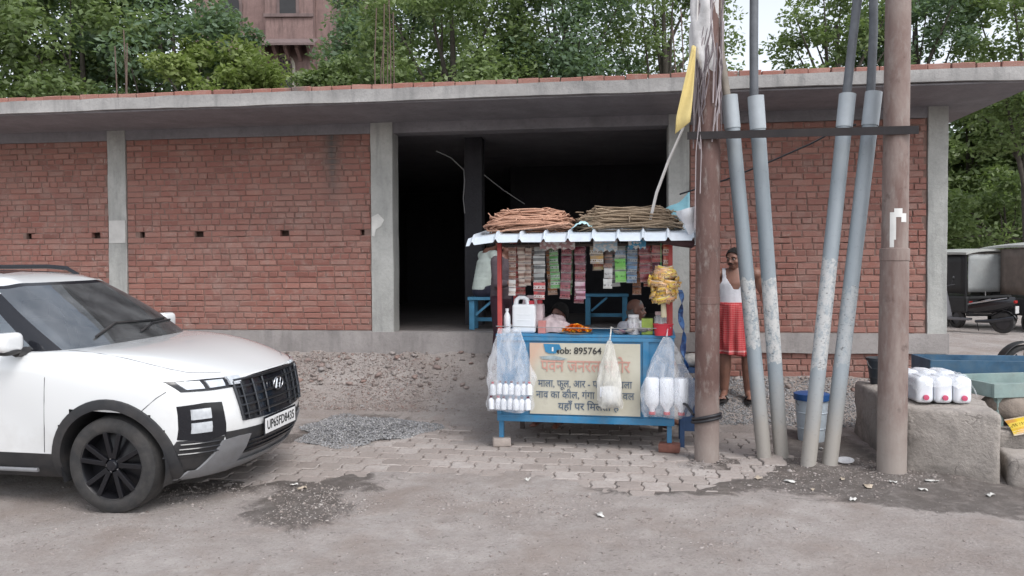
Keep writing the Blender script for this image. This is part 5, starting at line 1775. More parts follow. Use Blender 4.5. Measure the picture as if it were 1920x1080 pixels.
CRM, BRN, GRY, MAR, PNK, GRN, BLU, WHT, BLK, RED_, DRD = (0.50, 0.42, 0.36), (0.22, 0.10, 0.07), (0.33, 0.34, 0.33), (0.14, 0.03, 0.045), (0.45, 0.20, 0.30), (0.08, 0.26, 0.07), (0.12, 0.22, 0.36), (0.62, 0.62, 0.60), (0.03, 0.03, 0.035), (0.42, 0.05, 0.05), (0.24, 0.05, 0.06)
S = sachet_strip
S("brown and cream sachet strip hanging next to the left red post", 0.145, 0.05, 1.93, 6, 0.075, 0.078, [BRN, CRM, BRN, (0.40, 0.12, 0.09)], [WHT, CRM], 1, 41)
S("cream checked sachet strip, second from the left red post", 0.225, 0.07, 1.93, 5, 0.075, 0.076, [CRM, BRN, (0.42, 0.33, 0.27), BRN], None, -2, 42)
S("tan sachet strip, third from the left red post", 0.30, 0.05, 1.92, 5, 0.065, 0.072, [(0.36, 0.27, 0.22), BRN, CRM], None, 2, 43)
S("long grey and white strip with a red and white end above the jerrycans", 0.405, 0.04, 1.93, 6, 0.115, 0.084, [GRY, BLK, WHT, GRY], [RED_, WHT, BLK, WHT], 0, 44)
S("green sachet strip beside the long grey one", 0.535, 0.06, 1.92, 5, 0.095, 0.078, [GRN, GRY, (0.18, 0.30, 0.14), WHT], None, -3, 45)
S("dark maroon sachet strip above the seated seller", 0.665, 0.05, 1.93, 6, 0.10, 0.083, [MAR, DRD, MAR, BRN], None, 2, 46)
S("maroon strip with a pink tail right of the dark maroon one", 0.785, 0.05, 1.93, 6, 0.10, 0.083, [MAR, DRD, (0.30, 0.10, 0.14)], [PNK, MAR, WHT], -1, 47)
S("white and blue striped packet strip in the middle of the cart", 0.945, 0.05, 1.93, 2, 0.13, 0.085, [WHT, BLU, WHT, (0.45, 0.5, 0.5)], [(0.50, 0.30, 0.08), WHT, BLU], 0, 48)
S("brown strip ending in a white packet in the middle of the cart", 1.055, 0.05, 1.92, 4, 0.085, 0.098, [BRN, BLK, (0.20, 0.13, 0.10)], [WHT, (0.55, 0.55, 0.55), GRY], 1, 49)
S("grey packets with a bright green one at the end of the strip", 1.165, 0.05, 1.93, 3, 0.105, 0.115, [GRY, BLU, (0.15, 0.17, 0.16)], [(0.12, 0.42, 0.06), (0.15, 0.5, 0.08), (0.3, 0.5, 0.2)], 0, 50)
S("blue grey packet strip right of the green one", 1.275, 0.07, 1.92, 4, 0.10, 0.085, [BLU, GRY, BLK, (0.30, 0.33, 0.38)], None, 2, 51)
S("dark red packet strip left of the yellow snack bundle", 1.385, 0.05, 1.93, 4, 0.105, 0.085, [DRD, MAR, (0.34, 0.12, 0.10), CRM], None, -2, 52)
S("short red strip above the yellow snack bundle", 1.50, 0.06, 1.94, 2, 0.10, 0.085, [RED_, DRD, CRM], None, 1, 53)
S("red and cream strip hanging by the right red post", 1.585, 0.00, 1.94, 5, 0.06, 0.10, [RED_, CRM, (0.45, 0.28, 0.10)], None, 1, 54)

# second row of strips at the rail behind
random.seed(77)
REAR = (("brown", [BRN, (0.30, 0.16, 0.10), DRD]), ("maroon", [MAR, DRD, MAR]), ("grey", [GRY, WHT, (0.25, 0.25, 0.26)]), ("cream", [CRM, (0.55, 0.48, 0.40), BRN]), ("green", [GRN, (0.14, 0.32, 0.10), WHT]), ("black", [BLK, (0.06, 0.06, 0.07), GRY]), ("tan", [(0.36, 0.27, 0.20), (0.42, 0.33, 0.26), BRN]), ("red", [RED_, DRD, RED_]), ("blue", [BLU, (0.08, 0.14, 0.28), WHT]), ("rust coloured", [(0.34, 0.13, 0.06), (0.40, 0.20, 0.10), BRN]), ("pink", [PNK, (0.50, 0.30, 0.38), MAR]))
for k_, (nm_, pal) in enumerate(REAR):
    x_ = 0.12 + 0.135 * k_ + random.uniform(-.02, .02)
    S(nm_ + " sachet strip hanging from the rear rail under the cart roof", x_, 0.34, 1.93, random.randint(3, 6), 0.09, 0.078, pal, None, random.uniform(-3, 3), 80 + k_)

MIDROW = (("dull red", [RED_, BRN, CRM], 6), ("brown and white", [BRN, WHT, CRM], 5), ("orange brown", [(0.42, 0.18, 0.06), CRM, BRN], 6), ("dark green", [(0.04, 0.14, 0.05), WHT, GRN], 4), ("wine coloured", [MAR, PNK, DRD], 7), ("yellow", [(0.50, 0.38, 0.06), RED_, CRM], 3), ("silver grey", [(0.40, 0.41, 0.42), BLK, GRY], 5), ("turquoise", [(0.06, 0.30, 0.34), WHT, BLU], 3), ("brick red", [(0.34, 0.08, 0.05), CRM, DRD], 5))
for k_, (nm_, pal, n_) in enumerate(MIDROW):
    S(nm_ + " sachet strip between the front and rear rails of the cart", 0.185 + 0.152 * k_, 0.17, 1.945, n_, 0.095, 0.080, pal, None, random.uniform(-4, 4), 95 + k_)

# bundle of yellow snack packets
random.seed(18)
bd = thing("snack_bundle", "big hanging bundle of yellow and orange snack packets at the right post", "snack packets", cw(1.555, -0.06, 1.575), CROT)
bm_y = [print_mat("snack_print_%d" % k, c, 26, 0.060) for k, c in enumerate(([(0.60, 0.38, 0.05), (0.60, 0.42, 0.20), (0.55, 0.25, 0.08)], [(0.58, 0.30, 0.14), (0.62, 0.44, 0.30), (0.52, 0.36, 0.08)], [(0.56, 0.42, 0.05), (0.58, 0.32, 0.16), (0.6, 0.45, 0.2)]))]
pme = [pillow(0.125, 0.060, 0.020) for _ in bm_y]
for m_, p_ in zip(bm_y, pme):
    p_.materials.append(m_)
for k in range(84):
    a = random.uniform(0, 2 * math.pi)
    zz = random.uniform(-.145, .14)
    rr = 0.105 * math.sqrt(max(0.1, 1 - (zz / .19) ** 2)) * random.uniform(.6, 1.05)
    link("snack_packet", random.choice(pme), None, bd, (rr * 1.15 * math.cos(a), rr * math.sin(a), zz), (random.uniform(-.5, .5), random.uniform(-.35, .35), a + R(90) + random.uniform(-.5, .5)))
MB().tube([(-0.02, 0, 0.12), (-0.02, 0.02, 0.38)], 0.004, 6).build("string", pm("green_string", (0.12, 0.35, 0.15), 0.7), bd, 60)
MB().tube([(0.0, -0.02, -0.14), (0.005, -0.01, -0.30)], [0.022, 0.028], 10).build("packet_tail", bm_y[2], bd, 60)
# blue scarf at the right side
P = []
for i in range(26):
    f = i / 25
    row = []
    for j in range(9):
        u = j / 8 - .5
        tw = f * 9
        w = 0.07 * (0.55 + 0.45 * abs(math.sin(f * 9.4)))
        row.append(cw(1.705 + 0.05 * f + w * u * math.cos(tw) + 0.012 * math.sin(f * 14), 0.02 + w * u * math.sin(tw), 1.52 - 0.72 * f))
    P.append(row)
cloth_patch("blue_scarf", "twisted dark blue patterned scarf hanging at the right side of the cart", "scarf", P, spotty("blue_scarf_print", (0.02, 0.05, 0.16), (0.05, 0.14, 0.34), 22), 0.004)
# side shelf with odds and ends right of the cart
sh = thing("side_stool", "dark blue stool with bundles on it right of the cart", "stool", (1.78, 7.42, gz(1.78, 7.42)), CROT)
M_DBLUE = pm("dark_blue_paint", (0.02, 0.05, 0.12), 0.6, 0.2, 8, 0.2, 40)
MB().box((0, 0, 0.72), (0.36, 0.4, 0.04)).build("stool_top", M_DBLUE, sh, None, bevel=0.004)
for sx_ in (-1, 1):
    for sy_ in (-1, 1):
        MB().box((sx_ * 0.15, sy_ * 0.17, 0.345), (0.045, 0.045, 0.71)).build("leg", M_DBLUE, sh, None, bevel=0.003)
MB().box((0, -0.18, 0.4), (0.3, 0.02, 0.5)).build("apron", M_DBLUE, sh, None, bevel=0.003)
for k, (dx, dy, s_, col) in enumerate(((-0.05, 0, 0.11, (0.5, 0.46, 0.42)), (0.09, 0.05, 0.09, (0.30, 0.20, 0.18)), (0.02, -0.09, 0.07, (0.58, 0.55, 0.50)))):
    x, y, z = 1.78 + dx, 7.42 + dy, gz(1.78, 7.42) + 0.74 + s_ * .55
    tag(MB().ball((0, 0, 0), (s_, s_ * .8, s_ * .62), 14, 9).build("cloth_bundle", pm("bundle_cloth_%d" % k, col, 0.9, 0.3, 14, 0.7, 20, 0.02), None, 60, loc=(x, y, z)), ("pale cloth bundle on the dark blue stool", "brown cloth bundle on the dark blue stool", "small cream bundle at the front of the dark blue stool")[k], "bundle")

# ------------------------------------------------------------------ benches in the room
M_TBL = pm("faded_blue_wood", (0.05, 0.20, 0.33), 0.6, 0.2, 6, 0.3, 40)
def bench(label, s, d, w, h, dp, group):
    x, y, _ = fac(s, d)
    t = thing("blue_bench", label, "bench", (x, y, 0.93), FROT, group)
    MB().box((0, 0, h - .02), (w, dp, .04)).build("seat", M_TBL, t, None, bevel=0.004)
    for a in (-1, 1):
        for b in (-1, 1):
            MB().box((a * (w / 2 - .05), b * (dp / 2 - .05), (h - .04) / 2), (.07, .05, h - .04)).build("leg", M_TBL, t, None, bevel=0.003)
    MB().bar((-w / 2 + .1, -dp / 2 + .05, h * .45), (-w / 2 + .32, -dp / 2 + .05, h - .05), .03, .03).build("brace", M_TBL, t, None)
    MB().box((0, 0, h * .3), (w - .1, .04, .05)).build("stretcher", M_TBL, t, None)
bench("faded blue bench just inside the doorway under the man in the pale shirt", 5.66, -0.50, 0.42, 0.43, 0.36, "blue benches in the room")
bench("faded blue bench standing deeper in the room behind the cart", 7.25, -1.5, 0.62, 0.44, 0.36, "blue benches in the room")

# ------------------------------------------------------------------ things on the right
def rough_block(name, label, cat, poly, z0, z1, mat, amp=0.02, cuts=5, bevel=0.05):
    mb = MB().prism(poly, z0, z1)
    me = mb.mesh(name, None, bevel=bevel, seg=3)
    bm = bmesh.new(); bm.from_mesh(me)
    bmesh.ops.triangulate(bm, faces=[f for f in bm.faces if len(f.verts) > 4])
    for _ in range(cuts):
        es = [e for e in bm.edges if e.calc_length() > 0.09]
        if not es: break
        bmesh.ops.subdivide_edges(bm, edges=es, cuts=1, use_grid_fill=True)
    bmesh.ops.triangulate(bm, faces=bm.faces)
    bm.normal_update()
    for v in bm.verts:
        n_ = float(fbm(np.array(v.co.x * 5), np.array(v.co.y * 5), 4, np.array(v.co.z * 5)))
        n2 = float(fbm(np.array(v.co.x * 16 + 4), np.array(v.co.y * 16), 3, np.array(v.co.z * 16)))
        v.co += v.normal * (n_ * amp * 2 + n2 * amp * 0.7)
    bm.to_mesh(me); bm.free()
    me.polygons.foreach_set("use_smooth", [True] * len(me.polygons))
    me.set_sharp_from_angle(angle=R(50))
    o = link(name, me, mat)
    if label:
        tag(o, label, cat)
    return o
def stone_wall_mat(name, col):
    t = NT(name)
    p = t.pos()
    c = t.ramp(t.noise(3.2, 8, 0.66, p, 0.5), [(0.3, tuple(k * .62 for k in col)), (0.52, col), (0.75, tuple(min(1, k * 1.2) for k in col))])
    cr = t.n("ShaderNodeTexVoronoi", feature='DISTANCE_TO_EDGE'); cr.inputs["Scale"].default_value = 2.3
    wv = t.n("ShaderNodeVectorMath", operation='ADD')
    nz = t.n("ShaderNodeTexNoise"); nz.inputs["Scale"].default_value = 3.0; nz.inputs["Detail"].default_value = 6
    t.l(p, nz.inputs["Vector"]); t.l(p, wv.inputs[0]); t.l(nz.outputs["Color"], wv.inputs[1]); t.l(wv.outputs[0], cr.inputs["Vector"])
    k = t.math('MULTIPLY', t.ramp(cr.outputs["Distance"], [(0.0, 0.42), (0.03, 0.0)]), t.ramp(t.noise(2.2, 3, .5, p), [(0.50, 0.0), (0.60, 1.0)]))
    c = t.mix(k, c, (0.13, 0.11, 0.10))
    z = t.sep(p)[2]
    damp = t.ramp(t.math('ADD', z, t.math('MULTIPLY', t.noise(4, 5, .6, p), 0.25)), [(0.10, 0.75), (0.26, 0.0)])
    c = t.mix(damp, c, (0.11, 0.095, 0.085))
    c = t.mix(t.ramp(t.noise(40, 5, 0.7, p), [(0.5, 0.0), (0.75, 0.5)]), c, tuple(q * .5 for q in col))
    t.base(c); t.set(Roughness=0.92)
    t.bump(t.math('SUBTRACT', t.math('ADD', t.noise(26, 6, .7, p), t.math('MULTIPLY', t.noise(7, 5, .6, p), 1.3)), k), 0.7, 0.02)
    return t.m
M_STONE = stone_wall_mat("plastered_stone", (0.36, 0.325, 0.295))
random.seed(25)
rough_block("stone_parapet", "rough plastered stone parapet block carrying white cans", "parapet", [(3.235, 6.36), (3.80, 6.00), (4.02, 6.55), (3.98, 7.75), (3.47, 7.82), (3.36, 7.2)], -0.15, 0.572, M_STONE, 0.034, 5)
rough_block("stone_step", "low stone step at the right foot of the parapet", "step", [(3.86, 5.98), (4.75, 5.62), (4.95, 6.2), (4.05, 6.45)], -0.15, 0.22, M_STONE, 0.02, 4, 0.04)
rough_block("stone_step", "upper stone slab behind the low step", "step", [(4.06, 6.47), (5.1, 6.2), (5.3, 7.2), (4.1, 7.3)], -0.15, 0.34, M_STONE, 0.02, 4, 0.04)

# cans on the parapet, lying with their red caps to the road
for k, (x, y) in enumerate(((3.43, 6.38), (3.575, 6.355), (3.72, 6.33))):
    t = thing("water_can", ("white water can lying on the parapet, nearest the pale pole", "white water can lying on the parapet, middle of the front three", "white water can lying on the parapet, nearest the parapet corner")[k], "water can", (x, y + 0.02, 0.580), (0, 0, R(-6)), "white cans on the parapet")
    MB().box((0, 0.13, 0.112), (0.140, 0.26, 0.215)).build("can_body", M_WPL, t, 40, bevel=0.045, seg=4)
    MB().lathe([(0.022, 0.0), (0.022, 0.016), (0, 0.018)], 16, (0.0, -0.004, 0.055), Matrix.Rotation(R(90), 3, 'X')).build("screw_cap", pm("pink_red_cap", (0.55, 0.08, 0.16), 0.4), t, 40)
    MB().box((0, 0.13, 0.222), (0.05, 0.17, 0.012)).build("moulded_rib", M_WPL, t, 40, bevel=0.005)
for k, (x, y) in enumerate(((3.46, 6.66), (3.61, 6.64), (3.75, 6.62))):
    t = thing("water_can", "white water can in the rear row behind the front three on the parapet", "water can", (x, y + 0.02, 0.580), (0, 0, R(-6)), "white cans on the parapet")
    MB().box((0, 0.13, 0.125), (0.140, 0.26, 0.235)).build("can_body", M_WPL, t, 40, bevel=0.045, seg=4)
P = [[(3.34 + 0.48 * j / 24 + 0.004 * math.sin(i * 2 + j), 6.36 - 0.04 * j / 24 + 0.62 * i / 16, 0.817 - 0.012 * math.cos(j * 3.14 * 2 / 8) - 0.10 * max(0, abs(i / 16 - .5) * 2 - .72) ** 1.2 * 4 - 0.12 * max(0, abs(j / 24 - .5) * 2 - .8) * 3 + 0.006 * math.sin(i * 3 + j)) for j in range(25)] for i in range(17)]
tag(MB().grid(P).build("shrink_film", M_FILM, None, 60), "clear shrink film stretched over the white cans", "plastic film")
# bucket on the far end
def bucket(name, label, loc, h, r0, r1, mat, lid=None):
    t = thing(name, label, "bucket", loc)
    MB().lathe([(0, 0), (r0, 0), (r0 + (r1 - r0) * .92, h * .9), (r1 + .008, h * .91), (r1 + .008, h), (r1 - .006, h), (r0 - .006, .012), (0, .012)], 28).build("bucket_wall", mat, t, 40)
    if lid:
        MB().lathe([(r1 + .006, h - .05), (r1 + .013, h - .05), (r1 + .013, h + .008), (r1 - .01, h + .014), (0, h + .012)], 28).build("lid", lid, t, 40)
    pts = [((r1 + .012) * math.cos(R(20 * k)), -0.02 - (r1 * .25) * math.sin(R(20 * k)), h * .9 - 0.11 * math.sin(R(20 * k))) for k in range(10)]
    MB().tube(pts, 0.004, 6).build("handle", M_WIRE, t, 60)
    for z in (.28, .62):
        MB().lathe([(r0 + (r1 - r0) * z + .001, h * z - .006), (r0 + (r1 - r0) * z + .006, h * z), (r0 + (r1 - r0) * z + .001, h * z + .006)], 28, cap=False).build("hoop", mat, t, 60)
    return t
bucket("bucket", "dark slate bucket standing on the far end of the parapet", (3.60, 7.55, 0.565), 0.27, 0.085, 0.125, pm("dark_slate_plastic", (0.035, 0.042, 0.05), 0.5, 0.2, 8, 0.1, 30, dirt=0.3))
bucket("lidded_bucket", "white bucket with a blue lid standing behind the leaning conduits", (2.93, 7.55, gz(2.93, 7.55)), 0.45, 0.125, 0.155, pm("blue_white_plastic", (0.50, 0.57, 0.63), 0.45, 0.1, 6, 0.1, 30, dirt=0.3), pm("blue_lid", (0.02, 0.08, 0.24), 0.45, 0.15))
# plate and scraps
tag(MB().lathe([(0, 0.004), (0.045, 0.004), (0.07, 0.02), (0.074, 0.019), (0.05, 0.0), (0, 0.0)], 26).build("paper_plate", pm("paper_plate_white", (0.70, 0.70, 0.71), 0.5, 0.15, 30), None, 40, loc=(2.86, 6.62, gz(2.86, 6.62) + 0.012), rot=(R(8), R(-6), 0)), "round white paper plate lying on the wet ground between conduits and pale pole", "plate")
random.seed(28)
scr = [(2.62, 6.12), (2.98, 6.02), (3.3, 6.05), (2.3, 5.9), (2.85, 7.1), (3.55, 5.72), (1.98, 6.2), (2.5, 5.65), (-1.72, 6.05), (-1.64, 5.98), (3.12, 5.85), (0.12, 6.2), (-1.3, 8.4), (0.6, 5.3), (2.2, 6.1), (2.75, 5.95)]
desc = ["beside the conduit feet", "in front of the pale pole", "by the parapet foot", "on the wet patch", "behind the conduits", "by the low step", "at the brown pole foot", "near the puddle rim", "on the pebbles before the car", "next to the car bumper", "by the pale pole foot", "on the open ground before the cart", "on the gravel heap", "on the dry ground", "near the second conduit", "under the leaning conduits"]
for k, (x, y) in enumerate(scr):
    s_ = random.uniform(0.014, 0.032)
    rows = [[(s_ * (u - 1.5) * random.uniform(.7, 1.2), s_ * .6 * (v - 1.5) * random.uniform(.7, 1.2), random.uniform(0.002, .02)) for u in range(4)] for v in range(4)]
    o = MB().grid(rows).build("litter_scrap", pm("litter_white" if k % 3 else "litter_cream", (0.62, 0.61, 0.58) if k % 3 else (0.45, 0.38, 0.30), 0.7, 0.2, 20), None, 30, loc=(x, y, gz(x, y) + .003), rot=(0, 0, random.uniform(0, 6)))
    o.modifiers.new("solid", 'SOLIDIFY').thickness = 0.002
    tag(o, "crumpled pale scrap of litter " + desc[k], "litter", "litter scraps on the ground")

# blue handcart tray and pale green table
def tray(label, c, rz, L_, W_, h, z, mat, name):
    t = thing(name, label, "handcart" if name == "handcart" else "table", (c[0], c[1], gz(*c)), (0, 0, rz))
    g0 = gz(*c)
    n = 6
    for k in range(n):
        w = W_ / n
        MB().box((0, -W_ / 2 + w * (k + .5), z - g0), (L_, w - .008, .025)).build("plank", mat, t, None, bevel=0.003)
    for sgn in (-1, 1):
        MB().box((0, sgn * (W_ / 2), z - g0 + h / 2 - .02), (L_ + .04, .03, h)).build("side_board", mat, t, None, bevel=0.004)
        MB().box((sgn * (L_ / 2 + .005), 0, z - g0 + h / 2 - .02), (.03, W_ - .035, h)).build("end_board", mat, t, None, bevel=0.004)
        for s2 in (-1, 1):
            MB().box((sgn * (L_ / 2 - .08), s2 * (W_ / 2 - .06), (z - g0) / 2), (.06, .06, z - g0 - .03)).build("leg", mat, t, None, bevel=0.004)
    return t
M_HBLUE = pm("deep_blue_gloss", (0.018, 0.085, 0.17), 0.5, 0.35, 6, 0.3, 30, dirt=0.65, dcol=(0.10, 0.15, 0.18), dscale=6)
M_PGREEN = pm("faded_green_paint", (0.22, 0.30, 0.29), 0.6, 0.2, 6, 0.25, 30, dirt=0.4, dcol=(0.22, 0.19, 0.16))
tray("deep blue handcart tray standing beyond the pale green table", (5.25, 7.95), R(-10), 1.9, 0.55, 0.16, 0.635, M_HBLUE, "handcart")
tray("faded pale green wooden table behind the parapet", (4.95, 7.02), R(8), 1.75, 0.62, 0.12, 0.615, M_PGREEN, "green_table")
M_JUTE = pm("grey_brown_jute", (0.24, 0.20, 0.17), 0.95, 0.25, 12, 0.8, 60, 0.01)
def sack(label, loc, r, mat, rz=0):
    rows = []
    for i in range(14):
        th = math.pi * i / 13
        rows.append([((r[0] * max(0.0, math.sin(th)) ** .6 + .002) * (1 + .07 * math.sin(4 * a_ + i * .7)) * math.cos(a_), (r[1] * max(0.0, math.sin(th)) ** .6 + .002) * (1 + .06 * math.sin(5 * a_)) * math.sin(a_), r[2] - r[2] * math.cos(th) + .01 * math.sin(3 * a_ + i)) for a_ in [2 * math.pi * j / 26 for j in range(26)]])
    return tag(MB().grid(rows, closed=True).build("jute_sack", mat, None, 60, loc=loc, rot=(0, 0, rz)), label, "sack")
sack("grey brown jute sack slumped under the pale green table", (4.42, 6.78, 0.335), (0.30, 0.2, 0.15), M_JUTE, 0.2)
sack("dusty grey sack lying on the upper stone slab", (4.75, 6.52, 0.335), (0.28, 0.18, 0.07), pm("dusty_grey_sack", (0.28, 0.27, 0.26), 0.9, 0.3, 14, 0.7, 40, 0.01), -0.2)
o = link("yellow_packet", pillow(0.34, 0.17, 0.02), print_mat("yellow_print", [(0.62, 0.42, 0.02), (0.66, 0.50, 0.06), (0.42, 0.12, 0.06), (0.65, 0.48, 0.05)], 16, 0.17), None, (4.33, 6.44, 0.40), (R(-48), R(-12), R(-8)))
tag(o, "yellow printed packet lying against the grey sack by the steps", "packet")
# ------------------------------------------------------------------ people
def remesh(name, mb, voxel, mat, parent, smooth_it=3):
    me = bpy.data.meshes.new(name)
    me.from_pydata(mb.v, [], mb.f)
    o = bpy.data.objects.new(name, me)
    COL.objects.link(o)
    r = o.modifiers.new("r", 'REMESH'); r.mode = 'VOXEL'; r.voxel_size = voxel
    s_ = o.modifiers.new("s", 'SMOOTH'); s_.factor = 0.5; s_.iterations = smooth_it
    bpy.context.view_layer.update()
    dg = bpy.context.evaluated_depsgraph_get()
    out = bpy.data.meshes.new_from_object(o.evaluated_get(dg))
    bpy.data.objects.remove(o)
    out.name = name
    out.polygons.foreach_set("use_smooth", [True] * len(out.polygons))
    return link(name, out, mat, parent)

def skin_mat(name, col):
    t = NT(name)
    v = t.coord()
    t.base(t.ramp(t.noise(9, 5, .6, v), [(0.3, tuple(c * .8 for c in col)), (0.7, tuple(c * 1.15 for c in col))]))
    t.set(Roughness=0.5, Subsurface_Weight=0.08)
    t.b.inputs["Subsurface Radius"].default_value = (0.01, 0.004, 0.002)
    t.bump(t.noise(120, 3, .6, v), 0.08, 0.002)
    return t.m
M_SKIN = skin_mat("brown_skin", (0.225, 0.112, 0.080))
M_SKIN_D = skin_mat("deep_brown_skin", (0.19, 0.090, 0.064))
M_HAIR = pm("black_hair", (0.008, 0.007, 0.007), 0.95, 0.4, 40, 0.9, 160, 0.006)
M_HAIRG = pm("grey_hair", (0.16, 0.155, 0.15), 0.7, 0.4, 40, 0.5, 120, 0.004)
M_EYEW = pm("eye_white", (0.30, 0.27, 0.25), 0.4)
M_EYEB = pm("eye_dark", (0.015, 0.010, 0.008), 0.2)
M_LIP = pm("lip_brown", (0.16, 0.055, 0.045), 0.5)
M_SOLE = pm("dark_slipper", (0.02, 0.018, 0.018), 0.7)

def hand(mb, w, d, pn, side, s=1.0, curl=0.5):
    """w wrist, d pointing along the hand, pn palm normal, side +1 when the thumb lies on the d x pn side"""
    d, pn = Vector(d).normalized(), Vector(pn).normalized()
    pn = (pn - d * d.dot(pn)).normalized()
    sd = d.cross(pn) * side
    w = Vector(w)
    M_ = Matrix((sd, pn, d)).transposed()
    mb.ball(w + d * .052 * s, (.039 * s, .016 * s, .052 * s), 12, 8, M_)
    for k, (off, ln) in enumerate(((.028, .072), (.0095, .080), (-.0095, .074), (-.027, .058))):
        p = w + d * .092 * s + sd * off * s
        a = R(10 + 8 * k) * curl * 2
        L = [ln * .45, ln * .32, ln * .25]
        for j in range(3):
            a += R(22) * curl * 1.3
            dr = d * math.cos(a) + pn * math.sin(a)
            q = p + dr * L[j] * s
            mb.capsule(p, q, (.0095 - .001 * j) * s, (.0087 - .001 * j) * s, 8)
            p = q
    p = w + d * .025 * s + sd * .032 * s
    for j, L_ in enumerate((.038, .03, .024)):
        dr = (d * (.65 + .12 * j) + sd * (.72 - .2 * j) + pn * (.25 + .15 * j)).normalized()
        q = p + dr * L_ * s
        mb.capsule(p, q, (.0125 - .0015 * j) * s, (.011 - .0015 * j) * s, 8)
        p = q

def head_parts(mb, hc, yaw, pitch, s=1.0):
    HM = Matrix.Rotation(yaw, 3, 'Z') @ Matrix.Rotation(pitch, 3, 'X')
    hc = Vector(hc)
    P = lambda x, y, z: hc + HM @ Vector((x * s, y * s, z * s))
    mb.ball(P(0, .012, .025), (.074 * s, .092 * s, .090 * s), 22, 16, HM)
    mb.ball(P(0, -.015, -.035), (.060 * s, .070 * s, .075 * s), 18, 12, HM)
    mb.ball(P(0, -.045, -.085), (.036 * s, .034 * s, .030 * s), 14, 10, HM)
    for sx in (-1, 1):
        mb.ball(P(sx * .040, -.052, -.030), (.024 * s, .026 * s, .026 * s), 10, 8, HM)
        mb.ball(P(sx * .032, -.072, .022), (.028 * s, .014 * s, .010 * s), 10, 8, HM)
        mb.ball(P(sx * .077, .010, -.005), (.010 * s, .020 * s, .032 * s), 10, 8, HM)
    mb.capsule(P(0, -.082, .010), P(0, -.102, -.028), .009 * s, .013 * s, 10)
    for sx in (-1, 1):
        mb.ball(P(sx * .012, -.092, -.030), (.009 * s, .010 * s, .008 * s), 8, 6, HM)
    mb.capsule(P(-.018, -.083, -.062), P(.018, -.083, -.062), .008 * s, .008 * s, 8)
    return P, HM

def face_children(body, P, HM, hair, s=1.0, style="short", moustache=True, mh=None):
    for sx in (-1, 1):
        e = MB().ball(P(sx * .031, -.0735, .004), .0105 * s, 10, 8)
        eo = e.build("eye", M_EYEW, body, 60)
        MB().ball(P(sx * .031, -.0815, .003), .0050 * s, 8, 6).build("iris", M_EYEB, eo, 60)
        MB().tube([P(sx * .012, -.090, .022), P(sx * .032, -.091, .029), P(sx * .052, -.078, .024)], [.003 * s, .0045 * s, .002 * s], 6).build("eyebrow", mh or hair, body, 60)
    MB().tube([P(-.022, -.088, -.063), P(0, -.094, -.060), P(.022, -.088, -.063)], [.003 * s, .005 * s, .003 * s], 6).build("lips", M_LIP, body, 60)
    if moustache:
        MB().tube([P(-.034, -.080, -.056), P(-.014, -.096, -.046), P(0, -.098, -.044), P(.014, -.096, -.046), P(.034, -.080, -.056)], [.002, .006, .005, .006, .002], 6).build("moustache", mh or hair, body, 60)
    # hair cap
    mb = MB()
    rows = []
    n, m = 14, 30
    for i in range(n):
        row = []
        for j in range(m):
            a = 2 * math.pi * j / m          # 0 = +x, 270 = front (-y)
            fr = max(0, -math.sin(a))        # 1 at front
            bk = max(0, math.sin(a))
            lo = {"short": -0.055 + 0.138 * fr ** .6 - 0.035 * bk, "bald": -0.045 + 0.10 * fr - 0.03 * bk}[style]
            hi = 0.130 if style == "short" else lo + 0.055
            f = i / (n - 1)
            z = lo + (hi - lo) * math.sin(f * math.pi / 2)
            zz = min(.999, abs((z - .025) / .100)) if z > .025 else min(.999, abs((z - .025) / .16))
            k = math.sqrt(1 - zz * zz)
            if style == "bald" and fr > .15:
                k *= 0.86
            jn = 1.015 + random.uniform(-.02, .035)
            row.append(P(.0805 * k * math.cos(a) * jn, .012 + .100 * k * math.sin(a) * jn, z * (1.0)))
        rows.append(row)
    mb.grid(rows, closed=True)
    o = mb.build("hair", hair, body, 70)
    o.modifiers.new("solid", 'SOLIDIFY').thickness = 0.006
    return o

